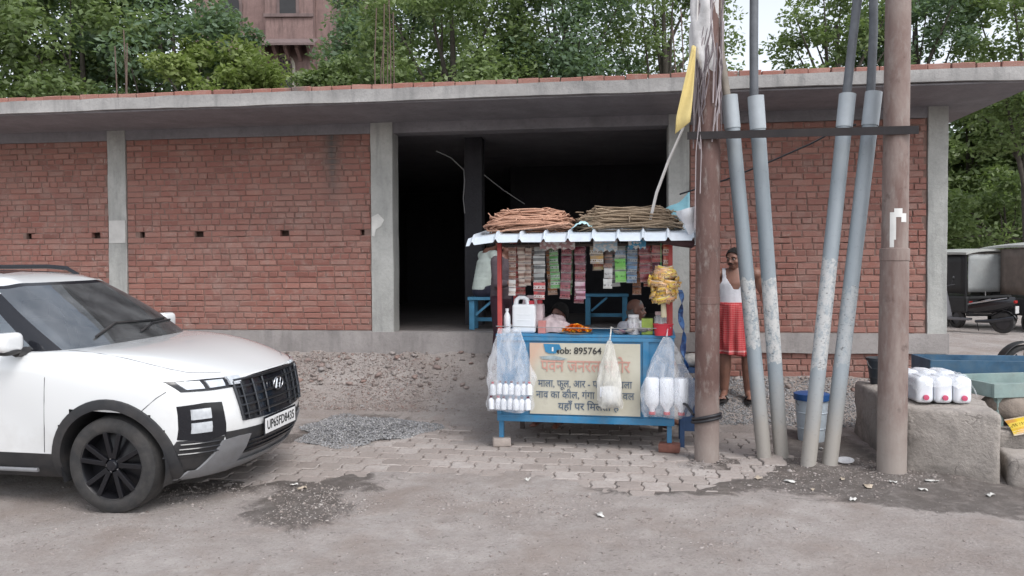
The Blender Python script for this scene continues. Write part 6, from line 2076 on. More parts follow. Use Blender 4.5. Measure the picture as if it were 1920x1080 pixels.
def make_person(label, loc, rz, J, skin, hair, style, mous, yaw, pitch, voxel, torso, foot=True, mh=None, arm_s=1.0, leg_s=1.0):
    """J: joints in the person's own frame (faces -Y). returns the root"""
    root = thing("person", label, "person", loc, (0, 0, rz))
    V_ = lambda k: Vector(J[k])
    mb = MB()
    sp = [V_("pelvis"), V_("waist"), V_("chest"), V_("neck")]
    for (a, b, r0, r1) in zip(sp[:-1], sp[1:], torso[:-1], torso[1:]):
        for k in range(8):
            f = k / 8
            c = a.lerp(b, f)
            mb.ball(c, (r0[0] + (r1[0] - r0[0]) * f, r0[1] + (r1[1] - r0[1]) * f, .085), 18, 10)
    mb.capsule(V_("sL"), V_("sR"), .058, .058, 14)
    mb.capsule(V_("neck") - Vector((0, 0, .03)), V_("head") - Vector((0, -.015, .06)), .056, .050, 14)
    for s_ in "LR":
        sh, el, wr = V_("s" + s_), V_("e" + s_), V_("w" + s_)
        mb.ball(sh, .06 * arm_s, 12, 8)
        mb.capsule(sh, el, .049 * arm_s, .039 * arm_s)
        mb.capsule(el, el.lerp(wr, .35), .039 * arm_s, .041 * arm_s)
        mb.capsule(el.lerp(wr, .35), wr, .041 * arm_s, .026)
        hd = (wr - el).normalized()
        hand(mb, wr, J.get("hd" + s_, hd), J.get("hn" + s_, (1 if s_ == "R" else -1, 0.2, 0)), -1 if s_ == "R" else 1)
        hp, kn, an = V_("h" + s_), V_("k" + s_), V_("a" + s_)
        mb.capsule(hp, kn, .082, .055)
        mb.ball(kn, .056, 12, 8)
        mb.capsule(kn, kn.lerp(an, .35), .053 * leg_s, .054 * leg_s)
        mb.capsule(kn.lerp(an, .35), an, .054 * leg_s, .036 * leg_s)
        to = V_("t" + s_)
        if foot:
            mb.capsule(an + Vector((0, 0, -.03)), to, .036, .028)
            mb.ball(an + Vector((0, .03, -.04)), (.033, .04, .034), 10, 8)
            fd = (to - an); fd.z = 0; fd.normalize()
            sd = Vector((fd.y, -fd.x, 0))
            for q in range(5):
                p = to + fd * .005 + sd * (.032 - .016 * q) * (1 if s_ == "R" else -1) + Vector((0, 0, -.012))
                mb.capsule(p, p + fd * (.036 - .005 * q), .0115 - .001 * q, .0095 - .001 * q, 8)
    P, HM = head_parts(mb, V_("head"), yaw, pitch)
    body = remesh("body", mb, voxel, skin, root)
    face_children(body, P, HM, hair, 1.0, style, mous, mh)
    return root, body

def cloth_of(name, parts, voxel, mat, root):
    mb = MB()
    for p in parts:
        if p[0] == "cap":
            mb.capsule(*p[1:])
        else:
            mb.ball(*p[1:])
    return remesh(name, mb, voxel, mat, root, 4)

T_M = [(.150, .105), (.140, .105), (.158, .112), (.075, .070)]
# ---- man in vest and red checked wrap
random.seed(60)
px_, py_ = 2.515, 8.70
J = dict(pelvis=(0, 0, .93), waist=(0, 0, 1.07), chest=(0, 0, 1.29), neck=(0, .005, 1.44), head=(-.01, -.035, 1.575),
         sL=(.19, 0, 1.405), eL=(.28, .05, 1.17), wL=(.295, -.12, 1.02), sR=(-.19, 0, 1.405), eR=(-.235, .04, 1.13), wR=(-.215, -.07, .90),
         hL=(.09, 0, .92), kL=(.115, -.02, .50), aL=(.125, .02, .085), tL=(.135, -.12, .03), hR=(-.09, 0, .92), kR=(-.10, -.02, .50), aR=(-.105, .02, .085), tR=(-.125, -.12, .03))
man, man_body = make_person("man in white vest and red checked wrap standing on the gravel behind the conduits", (px_, py_, gz(px_, py_) + 0.022), R(-14), J, M_SKIN, M_HAIR, "short", True, R(-30), R(8), 0.0085, [(.165, .120), (.158, .122), (.168, .118), (.080, .074)], arm_s=1.22, leg_s=1.16)
man.scale = (1.14, 1.16, 1.0)
# vest
M_VEST = pm("white_cotton_vest", (0.66, 0.66, 0.70), 0.85, 0.08, 9, 0.5, 60, 0.004)
VJ = J
def vest_mesh():
    mb = MB()
    V_ = lambda q: Vector(VJ[q])
    sp = [V_("pelvis"), V_("waist"), V_("chest"), V_("neck")]
    tor = [(.178, .133), (.171, .135), (.180, .130), (.088, .082)]
    for (p, q, r0, r1) in zip(sp[:-1], sp[1:], tor[:-1], tor[1:]):
        for k in range(10):
            f = k / 10
            mb.ball(p.lerp(q, f), (r0[0] + (r1[0] - r0[0]) * f, r0[1] + (r1[1] - r0[1]) * f, .092), 20, 10)
    mb.capsule(V_("sL"), V_("sR"), .066, .066, 14)
    o = remesh("vest", mb, .0065, M_VEST, man, 22)
    bm = bmesh.new(); bm.from_mesh(o.data)
    kill = []
    for f in bm.faces:
        c = f.calc_center_median()
        ax = abs(c.x)
        neck = (c.y < 0.0 and ax < .092 - max(0, 1.36 - c.z) * .55 and c.z > 1.235) or (c.y >= 0.0 and ax < .085 - max(0, 1.40 - c.z) * .5 and c.z > 1.34)
        arm = c.z > 1.20 and ax > .128 + max(0, 1.33 - c.z) ** 1.3 * 1.5
        if neck or arm or c.z < .98:
            kill.append(f)
    bmesh.ops.delete(bm, geom=kill, context='FACES')
    bm.to_mesh(o.data); bm.free()
    o.modifiers.new("solid", 'SOLIDIFY').thickness = 0.003
    return o
vest = vest_mesh()
# wrap
def lungi_mat():
    t = NT("red_checked_cotton")
    v = t.coord()
    x, y, z = t.sep(v)
    an = t.math('ARCTAN2', x, t.math('MULTIPLY', y, -1.0))
    wob = t.math('MULTIPLY', t.math('SUBTRACT', t.noise(5, 4, .6, v), .5), 0.05)
    lz = t.math('SINE', t.math('MULTIPLY', t.math('ADD', z, wob), 260.0))
    la = t.math('SINE', t.math('MULTIPLY', an, 44.0))
    ck = t.math('MAXIMUM', t.ramp(lz, [(0.66, 0.0), (0.95, 0.42)]), t.ramp(la, [(0.82, 0.0), (0.97, 0.3)]))
    c = t.ramp(t.noise(6, 5, .6, v), [(0.3, (0.38, 0.025, 0.032)), (0.7, (0.52, 0.05, 0.055))])
    c = t.mix(ck, c, (0.62, 0.32, 0.30))
    band = t.math('LESS_THAN', t.math('ABSOLUTE', t.math('SUBTRACT', z, 0.545)), 0.008)
    c = t.mix(t.math('MULTIPLY', band, .7), c, (0.66, 0.42, 0.40))
    t.base(c); t.set(Roughness=0.8)
    t.bump(t.noise(200, 3, .6, v), .2, .002)
    return t.m
rows = []
for i in range(30):
    f = i / 29
    z = 1.075 - 0.575 * f
    rx = float(np.interp(f, [0, .12, .35, .7, 1], [.176, .188, .190, .182, .176]))
    ry = float(np.interp(f, [0, .12, .35, .7, 1], [.142, .150, .142, .130, .124]))
    row = []
    for k in range(80):
        a = 2 * math.pi * k / 80
        fold = .017 * f ** .6 * math.sin(9 * a + 2 * math.sin(3 * f)) + .011 * f ** .5 * math.sin(17 * a + 1 + f)
        fr = math.exp(-((((a - R(255) + math.pi) % (2 * math.pi)) - math.pi) / .22) ** 2)
        fold += .030 * fr * (1 - .35 * f)
        row.append(((rx + fold) * math.cos(a), (ry + fold) * math.sin(a) - .01 * f, z + (.012 * math.sin(2 * a) if i == 29 else 0)))
    rows.append(row)
lung = MB().grid(rows, closed=True).build("wrap_skirt", lungi_mat(), man, 60)
lung.modifiers.new("solid", 'SOLIDIFY').thickness = 0.004
MB().lathe([(.172, 1.045), (.184, 1.055), (.186, 1.075), (.178, 1.088), (.168, 1.085)], 40, sx=1.0, sy=.78, cap=False).build("waist_fold", lungi_mat(), man, 60)
for (ax, ay, tx, ty) in ((.125, .02, .135, -.12), (-.105, .02, -.125, -.12)):
    d = Vector((tx - ax, ty - ay, 0)).normalized()
    c = Vector((ax, ay, 0)) + d * .07
    sl = MB().ball((c.x, c.y, -.012), (.052, .135, .012), 20, 6, Matrix.Rotation(math.atan2(-d.x, d.y) if False else math.atan2(d.y, d.x) + R(90), 3, 'Z'))
    so = sl.build("slipper", M_SOLE, man, 60)
    s2 = Vector((d.y, -d.x, 0))
    e = Vector((tx, ty, 0))
    for q in (-1, 1):
        MB().tube([e + s2 * q * .048 + Vector((0, 0, .0)) - d * .03, e + s2 * q * .03 + Vector((0, 0, .045)) - d * .01, e + d * .03 + Vector((0, 0, .012))], .006, 6).build("slipper_strap", M_SOLE, so, 60)

# ---- seated man in pale shirt on the bench inside
def seated(dx=0.0, seat=.43, lean=0.0, knee_out=.11):
    z = seat + .09
    return dict(pelvis=(0, .02, z), waist=(0, .02 - lean * .3, z + .14), chest=(0, .02 - lean * .75, z + .35), neck=(0, .025 - lean, z + .50), head=(0, -.02 - lean * 1.25, z + .635),
                sL=(.178, .02 - lean * .95, z + .455), sR=(-.178, .02 - lean * .95, z + .455), eL=(.225, -.08 - lean, z + .20), eR=(-.225, -.08 - lean, z + .20), wL=(.13, -.30 - lean, z + .12), wR=(-.13, -.30 - lean, z + .12),
                hdL=(-.3, -1, -.1), hdR=(.3, -1, -.1), hnL=(0, 0, -1), hnR=(0, 0, -1),
                hL=(.09, 0, z), hR=(-.09, 0, z), kL=(knee_out, -.42, z - .01), kR=(-knee_out, -.42, z - .01), aL=(knee_out, -.40, .085), aR=(-knee_out, -.40, .085), tL=(knee_out + .01, -.53, .03), tR=(-knee_out - .01, -.53, .03))
def shirt_parts(J, k=1.0, sleeve=.8, r=(.165, .125)):
    V_ = lambda q: Vector(J[q])
    pr = []
    a, b, c = V_("pelvis") + Vector((0, 0, .02)), V_("chest"), V_("neck")
    for f in np.linspace(0, 1, 7):
        pr.append(("ball", a.lerp(b, f), (r[0] * k * (1 + .05 * f), r[1] * k * (1 + .03 * f), .095), 20, 10))
    for f in (.3, .55):
        pr.append(("ball", b.lerp(c, f), (r[0] * (1 - .35 * f), r[1] * (1 - .3 * f), .08), 20, 10))
    pr.append(("cap", V_("sL"), V_("sR"), .068, .068))
    for s_ in "LR":
        sh, el, wr = V_("s" + s_), V_("e" + s_), V_("w" + s_)
        pr.append(("cap", sh, el, .070, .056))
        if sleeve > 1:
            pr.append(("cap", el, el.lerp(wr, sleeve - 1), .056, .046))
    return pr
def trouser_parts(J, k=1.0):
    V_ = lambda q: Vector(J[q])
    pr = [("ball", V_("pelvis"), (.168 * k, .128 * k, .13), 20, 10)]
    for s_ in "LR":
        pr.append(("cap", V_("h" + s_), V_("k" + s_), .100 * k, .075 * k))
        pr.append(("cap", V_("k" + s_), V_("a" + s_) + Vector((0, 0, .03)), .074 * k, .058 * k))
    return pr
def fabric(name, col, var=.15):
    t = NT(name)
    v = t.coord()
    t.base(t.ramp(t.noise(5, 5, .6, v), [(0.3, tuple(c * (1 - var) for c in col)), (0.7, tuple(min(1, c * (1 + var)) for c in col))]))
    t.set(Roughness=0.9)
    t.bump(t.math('ADD', t.noise(7, 4, .6, t.mapping(v, (1, 1, 2.2)), .8), t.math('MULTIPLY', t.noise(160, 2, .5, v), .1)), .6, .022)
    return t.m
x, y, _ = fac(5.64, -0.46)
J = seated(lean=.10, seat=.43)
p1, b1 = make_person("man in pale grey green shirt sitting on the blue bench inside the doorway", (x, y, 0.932), R(118), J, M_SKIN_D, M_HAIR, "short", False, R(10), R(10), 0.012, T_M)
cloth_of("shirt", shirt_parts(J, 1.04, 1.9), .013, fabric("pale_grey_green_cotton", (0.58, 0.65, 0.60)), p1)
cloth_of("trousers", trouser_parts(J), .013, fabric("dark_indigo_cotton", (0.025, 0.025, 0.045)), p1)
# ---- standing customer
cx_, cy_ = -0.135, 9.42
J = dict(pelvis=(0, 0, .88), waist=(0, -.01, 1.02), chest=(0, -.03, 1.23), neck=(0, -.03, 1.375), head=(0, -.075, 1.505), sL=(.172, -.03, 1.335), eL=(.21, -.06, 1.06), wL=(.16, -.27, 1.10), sR=(-.172, -.03, 1.335), eR=(-.21, -.06, 1.06), wR=(-.15, -.28, 1.08),
         hL=(.085, 0, .87), kL=(.09, -.02, .48), aL=(.09, .03, .085), tL=(.10, -.11, .03), hR=(-.085, 0, .87), kR=(-.09, -.02, .48), aR=(-.09, .03, .085), tR=(-.10, -.11, .03))
p2, b2 = make_person("customer in dark mauve shirt and maroon trousers standing behind the left post of the cart", (cx_, cy_, gz(cx_, cy_) + .0), R(62), J, M_SKIN_D, M_HAIR, "short", True, R(5), R(12), 0.012, [(.145, .105), (.138, .10), (.155, .11), (.075, .07)])
cloth_of("shirt", shirt_parts(J, 1.0, 1.5), .013, fabric("dark_mauve_cotton", (0.085, 0.065, 0.075)), p2)
cloth_of("trousers", trouser_parts(J, .95), .013, fabric("dark_maroon_cotton", (0.035, 0.012, 0.022)), p2)
# ---- two sellers behind the counter
def stool(label, x, y, h):
    t = thing("wooden_stool", label, "stool", (x, y, gz(x, y)))
    w = pm("plain_wood", (0.22, 0.14, 0.085), 0.7, 0.25, 8, .3, 40)
    MB().box((0, 0, h - .02), (.34, .3, .04)).build("seat", w, t, None, bevel=.005)
    for a in (-1, 1):
        for b in (-1, 1):
            MB().box((a * .14, b * .12, (h - .04) / 2), (.04, .04, h - .04)).build("leg", w, t, None, bevel=.003)
sx_, sy_ = 0.575, 8.46
stool("wooden stool under the seller in maroon behind the counter", sx_, sy_ + .02, .44)
J = seated(lean=.09, seat=.44)
p3, b3 = make_person("seller in maroon shirt sitting behind the counter beside the marigolds", (sx_, sy_, gz(sx_, sy_)), R(-28), J, skin_mat("reddish_brown_skin", (0.22, 0.10, 0.075)), M_HAIR, "short", False, R(-12), R(10), 0.011, T_M)
cloth_of("shirt", shirt_parts(J, 1.0, 1.2), .013, fabric("maroon_cotton", (0.10, 0.025, 0.03)), p3)
cloth_of("trousers", trouser_parts(J), .013, fabric("grey_brown_cotton", (0.06, 0.05, 0.045)), p3)
sx_, sy_ = 1.255, 8.34
stool("wooden stool under the old man behind the counter", sx_, sy_ + .02, .49)
J = seated(lean=.06, seat=.49)
p4, b4 = make_person("old balding man in white shirt sitting behind the counter by the jars", (sx_, sy_, gz(sx_, sy_)), R(52), J, M_SKIN_D, M_HAIRG, "bald", True, R(20), R(4), 0.011, T_M, mh=M_HAIRG)
cloth_of("shirt", shirt_parts(J, 1.02, 1.6), .013, fabric("white_cotton_shirt", (0.60, 0.60, 0.66)), p4)
cloth_of("trousers", trouser_parts(J), .013, fabric("off_white_cotton", (0.45, 0.43, 0.40)), p4)
# ------------------------------------------------------------------ trees
def leaf_mat(name, cols):
    t = NT(name)
    g = t.n("ShaderNodeNewGeometry")
    c = t.ramp(g.outputs["Random Per Island"], [(i / (len(cols) - 1), k) for i, k in enumerate(cols)])
    c = t.mix(t.ramp(t.noise(.55, 3, .5, g.outputs["Position"]), [(.35, 0.0), (.68, .65)]), c, tuple(min(1, k * 1.5) for k in cols[-1]))
    t.base(c)
    t.set(Roughness=0.5)
    tr = t.n("ShaderNodeBsdfTranslucent")
    t.l(t.mix(.5, c, (0.20, 0.30, 0.04)), tr.inputs[0])
    mx = t.n("ShaderNodeMixShader"); mx.inputs[0].default_value = .48
    t.l(t.b.outputs[0], mx.inputs[1]); t.l(tr.outputs[0], mx.inputs[2]); t.l(mx.outputs[0], t.out.inputs[0])
    return t.m
M_LEAF = {
    "deep": leaf_mat("deep_green_leaf", [(0.070, 0.115, 0.070), (0.105, 0.165, 0.100), (0.150, 0.215, 0.140)]),
    "mid": leaf_mat("mid_green_leaf", [(0.095, 0.145, 0.060), (0.145, 0.205, 0.085), (0.200, 0.255, 0.115)]),
    "lime": leaf_mat("yellow_green_leaf", [(0.105, 0.150, 0.045), (0.165, 0.220, 0.065), (0.220, 0.270, 0.090)]),
}
M_BARK = pm("grey_brown_bark", (0.075, 0.065, 0.055), .95, .3, 10, .8, 40, .02)
def tree(label, x, y, h, rx, ry, zc, rz, n, leaf, kind, seed, clumps=60, group="trees behind the brick building", z0=None, droop=0.0):
    g = np.random.default_rng(seed)
    random.seed(seed)
    base = 0.3 if z0 is None else z0
    t = thing("tree", label, "tree", (x, y, base - .1), group=group)
    # trunk and limbs
    tk = MB()
    pts = [(0, 0, 0), (.06, .02, h * .2), (-.05, .05, h * .4), (.05, -.04, h * .62), (0, 0, h * .8)]
    r0 = .034 * h ** .75
    tk.tube(pts, [r0, r0 * .8, r0 * .62, r0 * .42, r0 * .2], 12)
    # clump centres on a lumpy shell and inside
    u = g.normal(size=(clumps, 3)); u /= np.linalg.norm(u, axis=1, keepdims=True)
    rad = g.uniform(.35, 1.0, clumps) ** .5
    C = u * rad[:, None] * np.array([rx, ry, rz]) * g.uniform(.8, 1.12, (clumps, 1)) + np.array([0, 0, zc - base + .1])
    for k in range(min(16, clumps)):
        c = C[k]
        b = Vector((0, 0, h * random.uniform(.25, .6)))
        e = Vector(c)
        m_ = b.lerp(e, .5) + Vector((random.uniform(-.2, .2), random.uniform(-.2, .2), random.uniform(0, .3)))
        tk.tube([b, m_, e], [r0 * .38, r0 * .2, r0 * .06], 7)
    tk.build("trunk", M_BARK, t, 60)
    per = n // clumps
    N = per * clumps
    cr = g.uniform(.32, .62, clumps) * (rx + ry + rz) / 3 * .50
    ci = np.repeat(np.arange(clumps), per)
    d = g.normal(size=(N, 3)); d /= np.linalg.norm(d, axis=1, keepdims=True)
    rr = g.uniform(0, 1, N) ** .45
    P = C[ci] + d * (cr[ci] * rr)[:, None] * np.array([1.1, 1.1, .75])
    ax = g.normal(size=(N, 3)) + np.array([0, 0, -droop]); ax[:, 2] *= .6; ax /= np.linalg.norm(ax, axis=1, keepdims=True)
    up = d * .7 + g.normal(size=(N, 3)) * .7 + np.array([0, 0, .9])
    sd = np.cross(ax, up); sd /= np.linalg.norm(sd, axis=1, keepdims=True) + 1e-9
    nn = np.cross(sd, ax)
    L = leaf * g.uniform(.6, 1.3, N)[:, None]
    W = L * .50
    V = np.stack([P, P + ax * L * .45 + sd * W * .5 + nn * L * .05, P + ax * L, P + ax * L * .45 - sd * W * .5 + nn * L * .05], 1).reshape(-1, 3)
    Fq = np.arange(N * 4).reshape(-1, 4)
    me = fast_mesh("crown", V, Fq, 4)
    link("crown", me, M_LEAF[kind], t)
    return t
tree("deep green bushy tree behind the roof at the far left of the building", -14.2, 21.5, 10, 3.4, 2.4, 7.0, 3.9, 26000, .20, "deep", 101, 95)
tree("mid green tree behind the roof above the parked car", -11.3, 20.5, 10, 2.7, 2.0, 7.0, 3.6, 24000, .18, "mid", 102, 90)
tree("tall green tree behind the first roof rebars", -9.1, 21.0, 10, 2.2, 2.0, 7.0, 3.4, 20000, .18, "deep", 103, 75)
tree("yellow green shrubby tree in front of the sandstone building", -7.6, 19.5, 8, 1.9, 1.6, 6.0, 1.45, 15000, .16, "lime", 104, 60)
tree("low green tree at the foot of the cream arch", -4.5, 24.0, 8.2, 2.4, 1.6, 7.0, 1.15, 15000, .17, "mid", 105, 60)
tree("feathery mid green tree behind the roof left of the doorway", -1.6, 21.0, 11, 2.8, 2.0, 7.4, 3.5, 24000, .16, "mid", 106, 95)
tree("deep green tree behind the roof above the doorway", 1.45, 21.5, 11.5, 2.1, 2.0, 7.8, 3.6, 20000, .16, "deep", 107, 80)
tree("broad leafy tree closing the gap left of the doorway trees", -3.6, 25.5, 12, 2.6, 2.0, 8.8, 3.6, 20000, .18, "deep", 117, 85)
tree("airy tree with sky showing through behind the rope coils", 4.3, 22.0, 11.5, 2.2, 1.8, 8.0, 3.4, 13000, .15, "mid", 108, 75)
tree("round green tree behind the roof between the conduits", 9.2, 22.0, 10.5, 1.8, 1.6, 7.9, 2.4, 10000, .16, "mid", 109, 55)
tree("deep green tree right of the pale pole behind the roof", 11.9, 23.0, 10.5, 2.0, 1.8, 8.2, 2.9, 12000, .16, "deep", 110, 60)
tree("green tree at the far right behind the roof corner", 15.0, 22.5, 11, 2.4, 2.0, 7.8, 3.1, 15000, .17, "mid", 111, 70)
for k, a in enumerate((("leafy tree behind the parked three wheelers next to the corner column", 17.0, 29.0, 8.5, 2.8, 2.4, 5.6, 3.4, 24000, .26, "mid", 112, 90), ("pale green tree towering over the covered three wheeler", 20.5, 30.0, 9.5, 3.2, 2.6, 6.2, 4.0, 26000, .26, "lime", 113, 95),
           ("deep green tree at the far right edge of the yard", 24.5, 31.0, 11, 3.6, 2.6, 7.4, 4.4, 20000, .28, "deep", 114, 85), ("low dense bush behind the scooter", 16.2, 25.5, 4.5, 2.8, 1.6, 2.9, 1.9, 9000, .20, "mid", 115, 50), ("low bush between the two three wheelers", 20.5, 26.0, 4.6, 2.6, 1.6, 3.0, 2.0, 8000, .20, "deep", 116, 45))):
    tree(*a, group="trees beyond the yard")
tag(MB().grid([[(10 + 3.2 * j, 36 + 5 * i, 0.2 + 3.9 * math.sin(math.pi * min(1, (i + .3) / 4)) * (1 + .15 * math.sin(j * 1.7))) for j in range(14)] for i in range(5)]).build("grassy_bank", pm("grass_bank", (0.05, 0.075, 0.025), .95, .3, 2, .8, 9, .1), None, 60), kind="structure")

# ------------------------------------------------------------------ sandstone building and arch behind
M_SAND = concrete("red_sandstone", (0.225, 0.150, 0.138), stain=.75)
M_SANDD = concrete("dark_sandstone", (0.165, 0.120, 0.115), stain=.5)
M_CREAM = concrete("cream_plaster", (0.50, 0.46, 0.39), stain=.4)
sb = thing("sandstone_building", "old red sandstone building with eaves and an arched bay behind the roof", "building", (-9.7, 36.0, 0.2))
def sbox(name, x0, x1, y0, y1, z0, z1, mat, parent=None, bevel=.03):
    return MB().box(((x0 + x1) / 2, (y0 + y1) / 2, (z0 + z1) / 2), (x1 - x0, y1 - y0, z1 - z0)).build(name, mat, parent or sb, None, bevel=bevel)
sbox("wall", -5.5, 3.0, 1.2, 7, 0, 18, M_SAND)
sbox("wing_wall", -5.4, -1.8, .3, 1.2, 0, 12.2, M_SAND)
sbox("bay", -1.4, .75, -.8, 1.2, 0, 15, M_SAND)
sbox("pier", .75, 1.55, -.3, 1.2, 0, 16, M_SAND)
for (x0, x1, y, z, dp) in ((-5.6, -1.2, .3, 11.3, 1.0), (-1.9, 1.0, -.8, 11.5, 1.25), (1.3, 3.1, 1.2, 12.0, .9)):
    rows = [[(x, y + .02, z + .55) for x in np.linspace(x0, x1, 5)], [(x, y - dp, z) for x in np.linspace(x0 - .15, x1 + .15, 5)], [(x, y - dp, z - .10) for x in np.linspace(x0 - .15, x1 + .15, 5)], [(x, y + .02, z + .28) for x in np.linspace(x0, x1, 5)]]
    e = MB().grid(rows, flip=True)
    e.build("eave", M_SANDD, sb, None)
for x in np.linspace(-1.35, .7, 5):
    MB().prism([(-.8, 11.85), (-1.55, 11.55), (-1.5, 11.42), (-1.1, 11.2), (-.8, 11.0)], x - .07, x + .07, 'x').build("bracket", M_SAND, sb, None)
# arched window of the bay with a lattice
def arch_poly(cx, w, z0, z1, n=10):
    p = [(cx - w / 2, z0), (cx + w / 2, z0)]
    for k in range(n + 1):
        a = math.pi * k / n
        p.append((cx + w / 2 * math.cos(a), z1 + w * .62 * math.sin(a)))
    return p
win = MB().prism(arch_poly(-.55, 1.0, 9.7, 10.75), -.86, -.79, 'y').build("arched_window", M_CREAM, sb, None)
MB().prism(arch_poly(-.55, .74, 9.8, 10.75), -.90, -.865, 'y').build("window_void", pm("dark_window_void", (0.02, 0.02, 0.022), .6), win, None)  # solid near-black panel, painted shade for the window opening
for k in range(6):
    MB().box((-.55 - .33 + .132 * k, -.915, 10.75), (.025, .02, .8)).build("lattice_bar", M_SAND, win, None)
for k in range(6):
    MB().box((-.55, -.918, 10.3 + .15 * k), (.72, .02, .02)).build("lattice_bar", M_SAND, win, None)
for (cx, z0) in ((-3.6, 8.6), (2.3, 9.3), (-3.6, 13.2), (2.3, 13.4), (-.35, 13.0)):
    yy = .3 if cx < -2 and z0 < 12 else (1.2 if cx != -.35 else -.8)
    w_ = MB().prism(arch_poly(cx, 1.0, z0, z0 + 1.1), yy - .06, yy + .01, 'y').build("arched_window", M_SANDD, sb, None)
    MB().prism(arch_poly(cx, .72, z0 + .1, z0 + 1.1), yy - .09, yy - .065, 'y').build("window_void", MATS["dark_window_void"], w_, None)  # same painted shade, a dark panel in place of the opening
for z in (8.2, 12.7, 14.8):
    sbox("string_course", -5.6, -1.45, .15, .3, z, z + .16, M_SANDD, bevel=.01) if z < 12 else sbox("string_course", 1.6, 3.05, 1.05, 1.2, z, z + .16, M_SANDD, bevel=.01)
    sbox("string_course", -1.45, .8, -.9, -.8, z + .3, z + .45, M_SANDD, bevel=.01)
ca = thing("cream_arch", "cream plastered arch gate behind the shrubs right of the sandstone building", "arch", (-5.9, 31.0, 0.2))
n = 22
out_, in_ = [], []
for k in range(n + 1):
    a = math.pi * k / n
    out_.append((1.75 * math.cos(a), 8.05 + 1.75 * math.sin(a)))
    in_.append((1.45 * math.cos(a), 8.05 + 1.45 * math.sin(a)))
poly = [(1.75, 0)] + out_ + [(-1.75, 0), (-1.45, 0)] + list(reversed(in_)) + [(1.45, 0)]
m_ = len(poly)
rows = []
mb = MB()
ring_o = [(1.75, 0)] + out_ + [(-1.75, 0)]
ring_i = [(1.45, 0)] + in_ + [(-1.45, 0)]
for yy, fl_ in ((-.35, False), (.35, True)):
    mb.grid([[(p[0], yy, p[1]) for p in ring_o], [(p[0], yy, p[1]) for p in ring_i]], flip=fl_)
for rg in (ring_o, ring_i):
    mb.grid([[(p[0], -.35, p[1]) for p in rg], [(p[0], .35, p[1]) for p in rg]])
mb.build("arch_ring", M_CREAM, ca, 40)
MB().prism([(p[0] * 1.06, p[1] + .12) for p in out_] + [(p[0] * 1.0, p[1]) for p in reversed(out_)], -.45, -.30, 'y').build("moulding", pm("pale_moulding", (0.58, 0.55, 0.47), .9, .2), ca, None)

# ------------------------------------------------------------------ vehicles in the yard
M_CANVAS = pm("grey_white_canvas", (0.34, 0.36, 0.36), .7, .15, 3, .3, 12, .02, dirt=.3)
M_TANCAN = pm("brown_grey_canvas", (0.20, 0.165, 0.145), .85, .25, 4, .4, 14, .02, dirt=.4)
M_VBLK = pm("black_vehicle_body", (0.018, 0.018, 0.020), .5, .2)
M_VROOF = pm("pale_roof_panel", (0.40, 0.41, 0.39), .5, .1)
def small_wheel(parent, c, r, w, axis='x'):
    Mx = Matrix.Rotation(R(90), 3, 'Y') if axis == 'x' else Matrix.Rotation(R(90), 3, 'X')
    o = MB().lathe([(r * .6, -w / 2), (r * .93, -w / 2), (r, -w * .25), (r, w * .25), (r * .93, w / 2), (r * .6, w / 2)], 28, c, Mx, cap=False).build("wheel", M_TYRE, parent, 40)
    MB().lathe([(0, -w * .3), (r * .6, -w * .3), (r * .62, w * .3), (0, w * .3)], 24, c, Mx).build("rim", M_DCHROME, o, 40)
    return o
